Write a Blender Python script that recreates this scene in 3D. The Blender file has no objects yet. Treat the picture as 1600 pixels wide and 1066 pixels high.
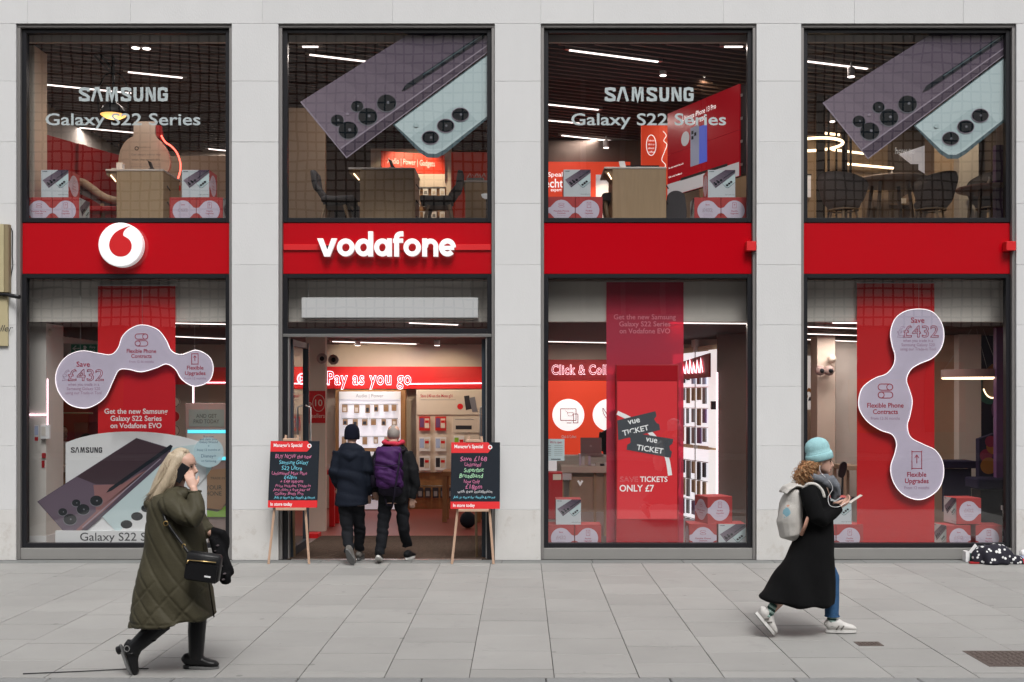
import bpy, bmesh, math, random
from mathutils import Vector, Matrix
import numpy as np
random.seed(7)
SC = bpy.context.scene
COL = SC.collection
# ---------------------------------------------------------------- camera, sky, sun, exposure
D, S, CZ, VX, VY = 14.0, 122.0, 2.08, 815.0, 622.0   # camera distance, measured scale of the facade, eye height, vanishing point
cam_d = bpy.data.cameras.new('camera')
cam = bpy.data.objects.new('camera', cam_d); COL.objects.link(cam)
cam.location = (0, -D, CZ); cam.rotation_euler = (math.radians(90), 0, 0)
cam_d.sensor_width = 36.0; cam_d.lens = 36.0 * S * D / 1600.0
cam_d.shift_x = -15.0 / 1600.0; cam_d.shift_y = 89.0 / 1600.0
cam_d.clip_end = 400.0
SC.camera = cam
world = bpy.data.worlds.new('World'); SC.world = world; world.use_nodes = True
wn = world.node_tree
sky = wn.nodes.new('ShaderNodeTexSky'); sky.sky_type = 'NISHITA'; sky.sun_disc = False
SUN_EL, SUN_AZ = math.radians(54), math.radians(168)
sky.sun_elevation = SUN_EL; sky.sun_rotation = SUN_AZ
sky.air_density = 1.0; sky.dust_density = 6.0; sky.ozone_density = 0.6
hs = wn.nodes.new('ShaderNodeHueSaturation'); hs.inputs['Saturation'].default_value = 0.18
wn.links.new(sky.outputs[0], hs.inputs['Color'])
wn.links.new(hs.outputs[0], wn.nodes['Background'].inputs[0])
wn.nodes['Background'].inputs[1].default_value = 0.13
sun_d = bpy.data.lights.new('sun', 'SUN'); sun_d.energy = 1.4; sun_d.angle = math.radians(18); sun_d.color = (1.0, 0.985, 0.96)
sun = bpy.data.objects.new('sun', sun_d); COL.objects.link(sun)
sv = Vector((math.sin(SUN_AZ) * math.cos(SUN_EL), math.cos(SUN_AZ) * math.cos(SUN_EL), math.sin(SUN_EL)))
sun.rotation_euler = sv.to_track_quat('Z', 'Y').to_euler(); sun.location = sv * 40
vs = SC.view_settings
vs.view_transform = 'Standard'; vs.look = 'None'; vs.gamma = 1.0; vs.use_curve_mapping = False
vs.exposure = 0.30
SC.cycles.use_denoising = True
SC.cycles.max_bounces = 8; SC.cycles.diffuse_bounces = 3; SC.cycles.glossy_bounces = 3
SC.cycles.transparent_max_bounces = 16; SC.cycles.caustics_reflective = False; SC.cycles.caustics_refractive = False
SC.cycles.sample_clamp_indirect = 4.0

# ---------------------------------------------------------------- measuring: a pixel of the photograph and a depth give a place
def X(px, y=0.0): return (px - VX) * (D + y) / (S * D)
def Z(py, y=0.0): return CZ - (py - VY) * (D + y) / (S * D)
def L(n, y=0.0): return n * (D + y) / (S * D)

# ---------------------------------------------------------------- materials
MATS = {}
def mat(name, col, rough=0.6, metal=0.0, emit=0.0, ecol=None, noise=0.0, nscale=8.0, bump=0.0, bscale=60.0, rnd=0.0, spec=0.5, coat=0.0, stretch=(1, 1, 1), sheen=0.0, stain=None):
    if name in MATS: return MATS[name]
    m = bpy.data.materials.new(name); m.use_nodes = True; MATS[name] = m
    nt = m.node_tree; b = nt.nodes['Principled BSDF']
    b.inputs['Base Color'].default_value = (*col, 1); b.inputs['Roughness'].default_value = rough
    b.inputs['Metallic'].default_value = metal; b.inputs['Specular IOR Level'].default_value = spec
    b.inputs['Coat Weight'].default_value = coat; b.inputs['Sheen Weight'].default_value = sheen
    if emit:
        b.inputs['Emission Color'].default_value = (*(ecol or col), 1); b.inputs['Emission Strength'].default_value = emit
    if noise or bump or rnd or stain:
        tc = nt.nodes.new('ShaderNodeTexCoord'); mp = nt.nodes.new('ShaderNodeMapping'); mp.inputs['Scale'].default_value = stretch
        geo = nt.nodes.new('ShaderNodeNewGeometry')
        nt.links.new(geo.outputs['Position'], mp.inputs['Vector'])
        cur = None
        def mul(fac_socket, lo, hi):
            nonlocal cur
            mr = nt.nodes.new('ShaderNodeMapRange'); mr.inputs['To Min'].default_value = lo; mr.inputs['To Max'].default_value = hi
            nt.links.new(fac_socket, mr.inputs['Value'])
            mx = nt.nodes.new('ShaderNodeMix'); mx.data_type = 'RGBA'; mx.blend_type = 'MULTIPLY'; mx.inputs['Factor'].default_value = 1.0
            if cur is None: mx.inputs['A'].default_value = (*col, 1)
            else: nt.links.new(cur, mx.inputs['A'])
            nt.links.new(mr.outputs[0], mx.inputs['B']); cur = mx.outputs['Result']
        if noise:
            n = nt.nodes.new('ShaderNodeTexNoise'); n.inputs['Scale'].default_value = nscale; n.inputs['Detail'].default_value = 6; n.inputs['Roughness'].default_value = 0.62
            nt.links.new(mp.outputs[0], n.inputs['Vector']); mul(n.outputs['Fac'], 1 - noise * 1.6, 1 + noise * 1.6)
        if rnd:
            oi = nt.nodes.new('ShaderNodeObjectInfo'); mul(oi.outputs['Random'], 1 - rnd, 1 + rnd)
        if stain:
            n = nt.nodes.new('ShaderNodeTexNoise'); n.inputs['Scale'].default_value = stain[0]; n.inputs['Detail'].default_value = 8; n.inputs['Roughness'].default_value = 0.7
            nt.links.new(mp.outputs[0], n.inputs['Vector'])
            mr = nt.nodes.new('ShaderNodeMapRange'); mr.inputs['From Min'].default_value = stain[1]; mr.inputs['From Max'].default_value = stain[1] + 0.1
            nt.links.new(n.outputs['Fac'], mr.inputs['Value'])
            mx = nt.nodes.new('ShaderNodeMix'); mx.data_type = 'RGBA'; mx.inputs['B'].default_value = (*stain[3], 1)
            mm = nt.nodes.new('ShaderNodeMath'); mm.operation = 'MULTIPLY'; mm.inputs[1].default_value = stain[2]
            nt.links.new(mr.outputs[0], mm.inputs[0]); nt.links.new(mm.outputs[0], mx.inputs['Factor'])
            if cur is None: mx.inputs['A'].default_value = (*col, 1)
            else: nt.links.new(cur, mx.inputs['A'])
            cur = mx.outputs['Result']
        if cur is not None: nt.links.new(cur, b.inputs['Base Color'])
        if bump:
            n = nt.nodes.new('ShaderNodeTexNoise'); n.inputs['Scale'].default_value = bscale; n.inputs['Detail'].default_value = 4
            nt.links.new(mp.outputs[0], n.inputs['Vector'])
            bp = nt.nodes.new('ShaderNodeBump'); bp.inputs['Strength'].default_value = bump; bp.inputs['Distance'].default_value = 0.01
            nt.links.new(n.outputs['Fac'], bp.inputs['Height']); nt.links.new(bp.outputs[0], b.inputs['Normal'])
    return m

def glass_mat(name, tint, refl=1.0, wave=0.02, alpha=0.0, wscale=1.6):
    """a thin pane: what lies behind shows through, the street is mirrored by the Fresnel law of two faces"""
    if name in MATS: return MATS[name]
    m = bpy.data.materials.new(name); m.use_nodes = True; MATS[name] = m
    nt = m.node_tree; nt.nodes.clear()
    out = nt.nodes.new('ShaderNodeOutputMaterial'); tr = nt.nodes.new('ShaderNodeBsdfTransparent'); tr.inputs[0].default_value = (*tint, 1)
    gl = nt.nodes.new('ShaderNodeBsdfGlossy'); gl.inputs['Roughness'].default_value = 0.005
    geo = nt.nodes.new('ShaderNodeNewGeometry')
    dp = nt.nodes.new('ShaderNodeVectorMath'); dp.operation = 'DOT_PRODUCT'; nt.links.new(geo.outputs['Incoming'], dp.inputs[0]); nt.links.new(geo.outputs['Normal'], dp.inputs[1])
    def math_(op, a, b=None):
        q = nt.nodes.new('ShaderNodeMath'); q.operation = op
        for i, v in enumerate((a, b)):
            if v is None: continue
            if isinstance(v, (int, float)): q.inputs[i].default_value = v
            else: nt.links.new(v, q.inputs[i])
        return q.outputs[0]
    one_minus = math_('SUBTRACT', 1.0, math_('ABSOLUTE', dp.outputs['Value']))
    mu = nt.nodes.new('ShaderNodeMath'); mu.operation = 'MULTIPLY'; mu.inputs[1].default_value = 1.9 * refl; mu.use_clamp = True
    schlick = math_('ADD', 0.04, math_('MULTIPLY', 0.96, math_('POWER', one_minus, 5.0)))
    n = nt.nodes.new('ShaderNodeTexNoise'); n.inputs['Scale'].default_value = wscale; n.inputs['Detail'].default_value = 1
    nt.links.new(geo.outputs['Position'], n.inputs['Vector'])
    bp = nt.nodes.new('ShaderNodeBump'); bp.inputs['Strength'].default_value = wave; bp.inputs['Distance'].default_value = 0.05
    nt.links.new(n.outputs['Fac'], bp.inputs['Height'])
    nt.links.new(bp.outputs[0], gl.inputs['Normal'])
    nt.links.new(schlick, mu.inputs[0])
    mx = nt.nodes.new('ShaderNodeMixShader')
    nt.links.new(mu.outputs[0], mx.inputs[0]); nt.links.new(tr.outputs[0], mx.inputs[1]); nt.links.new(gl.outputs[0], mx.inputs[2])
    if alpha:
        df = nt.nodes.new('ShaderNodeBsdfDiffuse'); df.inputs[0].default_value = (*tint, 1)
        m2 = nt.nodes.new('ShaderNodeMixShader'); m2.inputs[0].default_value = alpha
        nt.links.new(mx.outputs[0], m2.inputs[1]); nt.links.new(df.outputs[0], m2.inputs[2]); nt.links.new(m2.outputs[0], out.inputs[0])
    else: nt.links.new(mx.outputs[0], out.inputs[0])
    return m

M = {}
def defmats():
    d = M
    d['stone'] = mat('portland_stone', (0.590, 0.592, 0.595), 0.85, noise=0.035, nscale=2.2, bump=0.25, bscale=90, stretch=(1, 1, 0.35), rnd=0.02, stain=(5.0, 0.66, 0.2, (0.52, 0.50, 0.46)))
    d['stone_base'] = mat('stained_base_stone', (0.555, 0.545, 0.53), 0.85, noise=0.07, nscale=3, bump=0.3, bscale=90, rnd=0.03, stain=(4.0, 0.55, 0.45, (0.40, 0.36, 0.32)))
    d['joint'] = mat('stone_joint', (0.50, 0.50, 0.495), 0.9)
    d['slab'] = mat('paving_granite', (0.278, 0.274, 0.264), 0.75, noise=0.09, nscale=1.3, bump=0.18, bscale=120, rnd=0.06, stain=(2.2, 0.58, 0.32, (0.195, 0.193, 0.188)))
    d['slab_dark'] = mat('threshold_granite', (0.17, 0.175, 0.172), 0.7, noise=0.06, nscale=4, bump=0.1, bscale=120, rnd=0.05)
    d['kerb'] = mat('kerb_granite', (0.20, 0.205, 0.205), 0.75, noise=0.12, nscale=40, bump=0.2, bscale=150, rnd=0.04)
    d['grout'] = mat('paving_grout', (0.055, 0.053, 0.05), 0.95, noise=0.1, nscale=20)
    d['road'] = mat('asphalt', (0.05, 0.05, 0.052), 0.9, noise=0.2, nscale=30, bump=0.4, bscale=200)
    d['black'] = mat('black_powder_coat', (0.014, 0.014, 0.017), 0.38, bump=0.03, bscale=300)
    d['grey_trim'] = mat('grey_aluminium', (0.22, 0.21, 0.205), 0.45, metal=0.35, noise=0.04)
    d['plinth'] = mat('plinth_grey_metal', (0.26, 0.255, 0.245), 0.5, metal=0.2, noise=0.06, nscale=3)
    d['blue_door'] = mat('door_stile_bluegrey', (0.035, 0.045, 0.058), 0.4)
    d['silver'] = mat('brushed_steel', (0.55, 0.55, 0.54), 0.3, metal=0.9)
    d['fascia'] = mat('red_back_painted_glass', (0.44, 0.002, 0.008), 0.05, spec=0.7, bump=0.006, bscale=2.0)
    d['red'] = mat('brand_red_paint', (0.60, 0.006, 0.010), 0.5, noise=0.03)
    d['dark_red'] = mat('deep_red_paint', (0.36, 0.008, 0.012), 0.55, noise=0.05, nscale=3)
    d['orange_red'] = mat('warm_red_board', (0.80, 0.055, 0.020), 0.5)
    d['lit_orange'] = mat('backlit_orange_red_board', (0.65, 0.05, 0.02), 0.5, emit=0.40, ecol=(1.0, 0.075, 0.022))
    d['white'] = mat('white_print', (0.78, 0.78, 0.79), 0.5)
    d['bluewhite'] = mat('pale_blue_white_vinyl', (0.62, 0.74, 0.77), 0.5)
    d['lettering_white'] = mat('white_vinyl_lettering', (0.72, 0.80, 0.82), 0.5)
    d['sign_white'] = mat('lit_white_acrylic', (0.85, 0.85, 0.85), 0.35, emit=0.22, ecol=(1, 1, 1))
    d['lit_white'] = mat('backlit_white_acrylic', (0.85, 0.85, 0.85), 0.4, emit=0.75, ecol=(1.0, 0.96, 0.95))
    d['lightbox_bright'] = mat('bright_lit_cabinet', (0.9, 0.9, 0.95), 0.4, emit=0.8, ecol=(1.0, 0.95, 1.0))
    d['logo_white'] = mat('white_acrylic_disc', (0.85, 0.85, 0.86), 0.35, emit=0.25, ecol=(1, 1, 1))
    d['neon_white'] = mat('white_neon_tube', (1, 0.9, 0.92), 0.3, emit=3.0, ecol=(1.0, 0.66, 0.76))
    d['neon_rim'] = mat('white_edge_light', (1, 0.95, 0.95), 0.3, emit=0.8, ecol=(1.0, 0.90, 0.93))
    d['neon_red'] = mat('red_neon_tube', (1, 0.15, 0.1), 0.3, emit=4.0, ecol=(1.0, 0.10, 0.07))
    d['strip'] = mat('led_strip', (1, 1, 1), 0.4, emit=2.6, ecol=(1.0, 0.85, 0.80))
    d['strip_warm'] = mat('led_strip_warm', (1, 0.8, 0.6), 0.4, emit=3.0, ecol=(1.0, 0.72, 0.45))
    d['bulb'] = mat('glowing_bulb', (1, 0.7, 0.35), 0.4, emit=1.3, ecol=(1.0, 0.52, 0.14))
    d['spot_face'] = mat('spot_lens', (1, 1, 1), 0.4, emit=5.0, ecol=(1.0, 0.88, 0.80))
    d['lightbox'] = mat('lit_cabinet_white', (0.9, 0.9, 0.95), 0.4, emit=0.20, ecol=(0.93, 0.90, 1.0))
    d['cyan'] = mat('cyan_strip', (0.1, 0.7, 0.85), 0.4, emit=1.0, ecol=(0.12, 0.75, 0.95))
    d['lilac'] = mat('lilac_white_print', (0.66, 0.59, 0.74), 0.5, noise=0.10, nscale=2.0)
    d['box_lilac'] = mat('box_lilac_print', (0.66, 0.58, 0.70), 0.55)
    d['crimson_text'] = mat('crimson_print', (0.42, 0.01, 0.05), 0.5)
    d['faint_text'] = mat('faint_mauve_print', (0.42, 0.24, 0.38), 0.5)
    d['box_red'] = mat('box_red_card', (0.46, 0.045, 0.045), 0.55, noise=0.05, nscale=5)
    d['box_white'] = mat('box_white_card', (0.60, 0.64, 0.67), 0.55)
    d['phone_purple'] = mat('phone_burgundy', (0.135, 0.095, 0.135), 0.4, noise=0.03, nscale=3)
    d['phone_top'] = mat('phone_burgundy_dark_end', (0.055, 0.030, 0.040), 0.4, noise=0.05)
    d['phone_rose'] = mat('phone_rose_sheen', (0.30, 0.14, 0.14), 0.4)
    for q_ in range(6): d['phone_purple%d' % q_] = mat('phone_burgundy_tone_%d' % q_, tuple(a + (b - a) * q_ / 5 for a, b in zip((0.215, 0.165, 0.215), (0.085, 0.058, 0.095))), 0.4)
    d['phone_edge'] = mat('phone_burgundy_edge', (0.085, 0.06, 0.09), 0.35)
    d['phone_shine'] = mat('phone_edge_highlight', (0.36, 0.30, 0.37), 0.35)
    d['phone_white'] = mat('phone_pale_blue', (0.60, 0.73, 0.75), 0.4)
    d['phone_white2'] = mat('phone_pale_blue_bump', (0.50, 0.63, 0.65), 0.4)
    d['phone_teal'] = mat('phone_teal_edge', (0.09, 0.14, 0.16), 0.35)
    d['lens'] = mat('lens_black', (0.012, 0.016, 0.02), 0.25)
    d['lens_ring'] = mat('lens_ring_grey', (0.19, 0.19, 0.22), 0.3)
    d['pen'] = mat('pen_black', (0.015, 0.02, 0.028), 0.4)
    d['black_print'] = mat('black_print', (0.02, 0.02, 0.03), 0.5)
    d['grey_print'] = mat('grey_print', (0.25, 0.25, 0.26), 0.5)
    d['ink'] = mat('chalkboard', (0.014, 0.018, 0.025), 0.7, noise=0.1, nscale=12)
    d['chalk_pink'] = mat('chalk_pink', (0.55, 0.16, 0.30), 0.8); d['chalk_blue'] = mat('chalk_blue', (0.16, 0.52, 0.66), 0.8)
    d['chalk_green'] = mat('chalk_green', (0.38, 0.68, 0.42), 0.8); d['chalk_white'] = mat('chalk_white', (0.55, 0.55, 0.57), 0.8)
    d['easel'] = mat('easel_beech', (0.47, 0.31, 0.22), 0.6, noise=0.1, nscale=6, stretch=(6, 6, 1))
    d['beech'] = mat('beech_veneer', (0.40, 0.285, 0.17), 0.5, noise=0.12, nscale=4, stretch=(9, 9, 0.8))
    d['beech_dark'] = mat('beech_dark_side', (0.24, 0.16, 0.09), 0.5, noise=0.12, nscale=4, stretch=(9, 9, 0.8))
    d['oak'] = mat('oak_panel', (0.33, 0.17, 0.07), 0.5, noise=0.15, nscale=4, stretch=(8, 8, 0.7))
    d['cream'] = mat('cream_wall', (0.62, 0.54, 0.46), 0.8, noise=0.03)
    d['cream_light'] = mat('cream_board', (0.72, 0.62, 0.53), 0.7)
    d['white_wall'] = mat('white_wall', (0.66, 0.62, 0.58), 0.8, noise=0.03)
    d['tan_wall'] = mat('tan_wall', (0.42, 0.31, 0.22), 0.8, noise=0.04)
    d['grey_wall'] = mat('grey_bulkhead', (0.62, 0.58, 0.53), 0.8, noise=0.03)
    d['dark_wall'] = mat('dark_taupe_wall', (0.13, 0.10, 0.085), 0.8, noise=0.06)
    d['slat'] = mat('ceiling_slat_walnut', (0.115, 0.070, 0.060), 0.6, noise=0.1, nscale=5)
    d['ceil_dark'] = mat('ceiling_void', (0.03, 0.025, 0.024), 0.9)
    d['mat_brown'] = mat('entrance_mat_brown', (0.070, 0.048, 0.036), 0.95, noise=0.3, nscale=30, stretch=(1, 0.15, 1), bump=0.5, bscale=100)
    d['coral_floor'] = mat('coral_vinyl_floor', (0.25, 0.058, 0.043), 0.4, noise=0.05)
    d['grey_floor'] = mat('grey_vinyl_floor', (0.20, 0.17, 0.16), 0.4, noise=0.05)
    d['wood_floor'] = mat('dark_oak_floor', (0.16, 0.11, 0.08), 0.5, noise=0.12, nscale=4)
    d['chair'] = mat('charcoal_wool', (0.085, 0.082, 0.088), 0.95, noise=0.15, nscale=60, bump=0.3, bscale=200)
    d['chair2'] = mat('taupe_wool', (0.17, 0.15, 0.145), 0.95, noise=0.15, nscale=60, bump=0.3, bscale=200)
    d['navy_sofa'] = mat('navy_upholstery', (0.020, 0.016, 0.045), 0.9)
    d['brown_card'] = mat('kraft_card', (0.36, 0.24, 0.15), 0.8); d['green_screen'] = mat('grey_green_screen', (0.20, 0.24, 0.22), 0.3, emit=0.12)
    d['kiosk'] = mat('kiosk_rose_beige', (0.34, 0.25, 0.23), 0.5)
    d['green_sign'] = mat('exit_green', (0.01, 0.13, 0.07), 0.5, emit=0.05)
    d['glass'] = glass_mat('window_glass', (0.90, 0.91, 0.91), 1.85, 0.016)
    d['door_glass'] = glass_mat('door_glass', (0.86, 0.87, 0.87), 0.9, 0.01)
    d['red_film'] = glass_mat('red_banner_film', (0.85, 0.12, 0.20), 0.3, 0.0, alpha=0.40)
    d['clear_film'] = glass_mat('blue_circle_film', (0.62, 0.80, 0.86), 0.3, 0.0, alpha=0.8)
    d['screen_red'] = mat('red_screen', (0.30, 0.02, 0.03), 0.25, emit=0.42, ecol=(0.90, 0.045, 0.05))
    d['screen_deep'] = mat('deep_red_screen', (0.20, 0.002, 0.006), 0.25, emit=0.26, ecol=(0.62, 0.008, 0.020))
    d['screen_white'] = mat('white_screen_strip', (0.4, 0.4, 0.42), 0.25, emit=0.28, ecol=(0.8, 0.78, 0.8))
    d['ticket'] = mat('ticket_grey', (0.045, 0.05, 0.06), 0.4, emit=0.04, ecol=(0.6, 0.65, 0.7))
    d['iphone_blue'] = mat('phone_sierra_blue', (0.25, 0.28, 0.38), 0.4, emit=0.15, ecol=(0.5, 0.55, 0.75))
    d['iphone_screen'] = mat('phone_blue_screen', (0.03, 0.05, 0.3), 0.4, emit=0.35, ecol=(0.12, 0.18, 0.85))
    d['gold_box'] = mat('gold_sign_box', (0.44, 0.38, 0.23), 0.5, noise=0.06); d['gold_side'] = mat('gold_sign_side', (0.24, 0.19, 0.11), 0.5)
    d['iron'] = mat('rusty_iron', (0.11, 0.085, 0.075), 0.75, metal=0.3, noise=0.25, nscale=30, bump=0.4, bscale=120)
    d['skin'] = mat('skin', (0.56, 0.34, 0.26), 0.5, noise=0.05, nscale=40); d['skin_dark'] = mat('skin_brown', (0.25, 0.13, 0.085), 0.5)
    d['lips'] = mat('lips', (0.42, 0.15, 0.13), 0.4); d['eye'] = mat('eye_dark', (0.02, 0.015, 0.012), 0.2); d['brow'] = mat('brow', (0.16, 0.10, 0.06), 0.9)
    d['blonde'] = mat('grey_blonde_hair', (0.42, 0.34, 0.24), 0.5, noise=0.25, nscale=40, stretch=(3, 3, 0.4)); d['blonde_dark'] = mat('ash_blonde_hair', (0.27, 0.20, 0.135), 0.5, noise=0.2, nscale=40)
    d['curl'] = mat('ginger_blonde_curls', (0.42, 0.20, 0.085), 0.55, noise=0.2, nscale=40); d['curl_light'] = mat('ginger_light_curls', (0.50, 0.31, 0.16), 0.55)
    d['olive'] = mat('olive_nylon', (0.058, 0.052, 0.033), 0.55, noise=0.12, nscale=9, bump=0.25, bscale=45)
    d['olive_dark'] = mat('olive_lining', (0.022, 0.020, 0.014), 0.9)
    d['leather'] = mat('black_leather', (0.010, 0.010, 0.011), 0.35, bump=0.2, bscale=120); d['legging'] = mat('black_jersey', (0.007, 0.007, 0.008), 0.9)
    d['gold'] = mat('gold_metal', (0.70, 0.50, 0.22), 0.3, metal=1.0)
    d['black_wool'] = mat('black_wool', (0.0055, 0.0055, 0.006), 0.95, bump=0.3, bscale=120); d['grey_scarf'] = mat('grey_knit', (0.15, 0.16, 0.18), 0.95, noise=0.25, nscale=70, bump=0.4, bscale=140)
    d['beanie'] = mat('aqua_knit', (0.30, 0.52, 0.55), 0.9, noise=0.1, nscale=90, bump=0.5, bscale=160, stretch=(1, 1, 0.3))
    d['canvas'] = mat('pale_canvas', (0.52, 0.50, 0.47), 0.85, noise=0.06, nscale=10, bump=0.3, bscale=90); d['canvas_blue'] = mat('canvas_blue_print', (0.22, 0.40, 0.48), 0.85); d['canvas_pink'] = mat('canvas_peach_print', (0.55, 0.30, 0.22), 0.85)
    d['denim'] = mat('blue_denim', (0.035, 0.09, 0.19), 0.85, noise=0.2, nscale=50, bump=0.2, bscale=200)
    d['sneaker'] = mat('white_sneaker', (0.56, 0.54, 0.52), 0.6, noise=0.05, nscale=20); d['sole'] = mat('grey_sole', (0.13, 0.13, 0.13), 0.8); d['sole_white'] = mat('white_sole', (0.60, 0.59, 0.57), 0.6)
    d['sock_green'] = mat('sock_green', (0.02, 0.06, 0.05), 0.95); d['sock_stripe'] = mat('sock_stripe', (0.30, 0.42, 0.38), 0.95)
    d['navy'] = mat('navy_parka', (0.0085, 0.0115, 0.020), 0.75, noise=0.15, nscale=10, bump=0.3, bscale=40); d['navy_knit'] = mat('navy_knit', (0.006, 0.007, 0.015), 0.95, bump=0.5, bscale=150)
    d['black_jacket'] = mat('black_jacket', (0.009, 0.0095, 0.011), 0.65, noise=0.15, nscale=10, bump=0.3, bscale=40)
    d['trouser'] = mat('charcoal_trousers', (0.012, 0.013, 0.016), 0.85, noise=0.1, nscale=20, bump=0.2, bscale=50)
    d['purple'] = mat('purple_ripstop', (0.046, 0.014, 0.072), 0.6, noise=0.25, nscale=14, bump=0.5, bscale=30); d['purple_dark'] = mat('purple_black_trim', (0.012, 0.009, 0.018), 0.7)
    d['red_scarf'] = mat('red_fleece', (0.50, 0.04, 0.07), 0.95, bump=0.4, bscale=100); d['grey_hair'] = mat('cropped_grey_hair', (0.26, 0.23, 0.21), 0.7, noise=0.2, nscale=120, bump=0.4, bscale=300)
    d['shoe_grey'] = mat('grey_suede', (0.13, 0.12, 0.11), 0.9)
    d['video'] = mat('video_wall_bezel', (0.015, 0.015, 0.017), 0.5); d['card_red'] = mat('card_red', (0.55, 0.02, 0.02), 0.5)
    d['lime'] = mat('lime_print', (0.25, 0.50, 0.04), 0.5); d['mauve'] = mat('mauve_print', (0.16, 0.07, 0.20), 0.5); d['teal_print'] = mat('teal_print', (0.01, 0.13, 0.12), 0.6); d['ochre_print'] = mat('ochre_print', (0.42, 0.18, 0.02), 0.6); d['magenta_print'] = mat('magenta_print', (0.30, 0.015, 0.06), 0.6)
defmats()
def add_spots(m, scale, size, fac):
    """trodden gum and drip marks: small round darker spots"""
    nt = m.node_tree; b = nt.nodes['Principled BSDF']; src = b.inputs['Base Color'].links[0].from_socket
    geo = nt.nodes.new('ShaderNodeNewGeometry'); v = nt.nodes.new('ShaderNodeTexVoronoi'); v.inputs['Scale'].default_value = scale; nt.links.new(geo.outputs['Position'], v.inputs['Vector'])
    mr = nt.nodes.new('ShaderNodeMapRange'); mr.inputs['From Min'].default_value = size; mr.inputs['From Max'].default_value = size * 0.7; mr.inputs['To Min'].default_value = 1.0; mr.inputs['To Max'].default_value = fac; nt.links.new(v.outputs['Distance'], mr.inputs['Value'])
    mx = nt.nodes.new('ShaderNodeMix'); mx.data_type = 'RGBA'; mx.blend_type = 'MULTIPLY'; mx.inputs['Factor'].default_value = 1.0; nt.links.new(src, mx.inputs['A']); nt.links.new(mr.outputs[0], mx.inputs['B']); nt.links.new(mx.outputs['Result'], b.inputs['Base Color'])
add_spots(M['slab'], 1.9, 0.055, 0.66); add_spots(M['slab'], 4.1, 0.05, 0.82)
for k_ in 'olive olive_dark legging black_wool grey_scarf beanie canvas denim navy navy_knit black_jacket trouser purple purple_dark red_scarf chair chair2 navy_sofa mat_brown ink brown_card pen lens'.split():
    M[k_].node_tree.nodes['Principled BSDF'].inputs['Specular IOR Level'].default_value = 0.12
for k_ in 'black leather blue_door'.split(): M[k_].node_tree.nodes['Principled BSDF'].inputs['Specular IOR Level'].default_value = 0.28

# ---------------------------------------------------------------- object helpers
def obj(name, me, m=None, parent=None, smooth=False):
    o = bpy.data.objects.new(name, me); COL.objects.link(o)
    if m is not None:
        me.materials.clear() if len(me.materials) else None
        me.materials.append(m if not isinstance(m, str) else M[m])
    if parent is not None: o.parent = parent
    if smooth:
        me.polygons.foreach_set('use_smooth', [True] * len(me.polygons))
    return o
def pyd(verts, faces):
    me = bpy.data.meshes.new('mesh'); me.from_pydata([tuple(v) for v in verts], [], faces); me.update(); return me
def thing(name, label, cat, group=None):
    o = bpy.data.objects.new(name, None); COL.objects.link(o); o.empty_display_size = 0.1
    o['label'] = label; o['category'] = cat
    if group: o['group'] = group
    return o
def tag(o, label, cat, group=None):
    o['label'] = label; o['category'] = cat
    if group: o['group'] = group
    return o
def structure(o): o['kind'] = 'structure'; return o
def copy_tree(o, parent=None):
    c = o.copy(); COL.objects.link(c); c.parent = parent
    for ch in [k for k in bpy.data.objects if k.parent == o]: copy_tree(ch, c)
    return c
def box_me(x0, x1, y0, y1, z0, z1, bev=0.0):
    bm = bmesh.new(); bmesh.ops.create_cube(bm, size=1.0)
    for v in bm.verts: v.co = Vector(((x0 + x1) / 2 + v.co.x * (x1 - x0), (y0 + y1) / 2 + v.co.y * (y1 - y0), (z0 + z1) / 2 + v.co.z * (z1 - z0)))
    if bev: bmesh.ops.bevel(bm, geom=bm.edges[:], offset=bev, segments=1, affect='EDGES')
    me = bpy.data.meshes.new('box'); bm.to_mesh(me); bm.free(); return me
def box(name, x0, x1, y0, y1, z0, z1, m, parent=None, bev=0.0):
    return obj(name, box_me(min(x0, x1), max(x0, x1), min(y0, y1), max(y0, y1), min(z0, z1), max(z0, z1), bev), m, parent)
def pbox(name, px0, py0, px1, py1, y, m, parent=None, th=0.02, bev=0.0):
    """box whose front face stands at depth y and spans these pixels of the photograph"""
    return box(name, X(px0, y), X(px1, y), y, y + th, Z(py1, y), Z(py0, y), m, parent, bev)
def poly_me(pts, y, th=0.0, plane=None):
    """flat outline (x,z) facing the street at depth y, thickness th behind it"""
    f = plane or (lambda a, d, b: (a, d, b))
    n = len(pts)
    ar = sum(pts[i][0] * pts[(i + 1) % n][1] - pts[(i + 1) % n][0] * pts[i][1] for i in range(n))
    if ar < 0: pts = pts[::-1]
    v = [f(a, y, b) for a, b in pts]; faces = [tuple(range(n))]
    if th:
        v += [f(a, y + th, b) for a, b in pts]; faces.append(tuple(range(2 * n - 1, n - 1, -1)))
        faces += [((i + 1) % n, i, n + i, n + (i + 1) % n) for i in range(n)]
    me = pyd(v, faces)
    bm = bmesh.new(); bm.from_mesh(me); bmesh.ops.triangulate(bm, faces=[q for q in bm.faces if len(q.verts) > 4]); bm.to_mesh(me); bm.free()
    return me
def ppoly(name, pts, y, m, parent=None, th=0.0, plane=None):
    return obj(name, poly_me([(X(a, y), Z(b, y)) for a, b in pts], y, th, plane), m, parent)
def circ(cx, cy, r, n=28, ry=None, rot=0.0):
    ry = ry or r; c, s = math.cos(rot), math.sin(rot); out = []
    for i in range(n):
        a = 2 * math.pi * i / n; p, q = r * math.cos(a), ry * math.sin(a); out.append((cx + p * c - q * s, cy + p * s + q * c))
    return out
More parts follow.
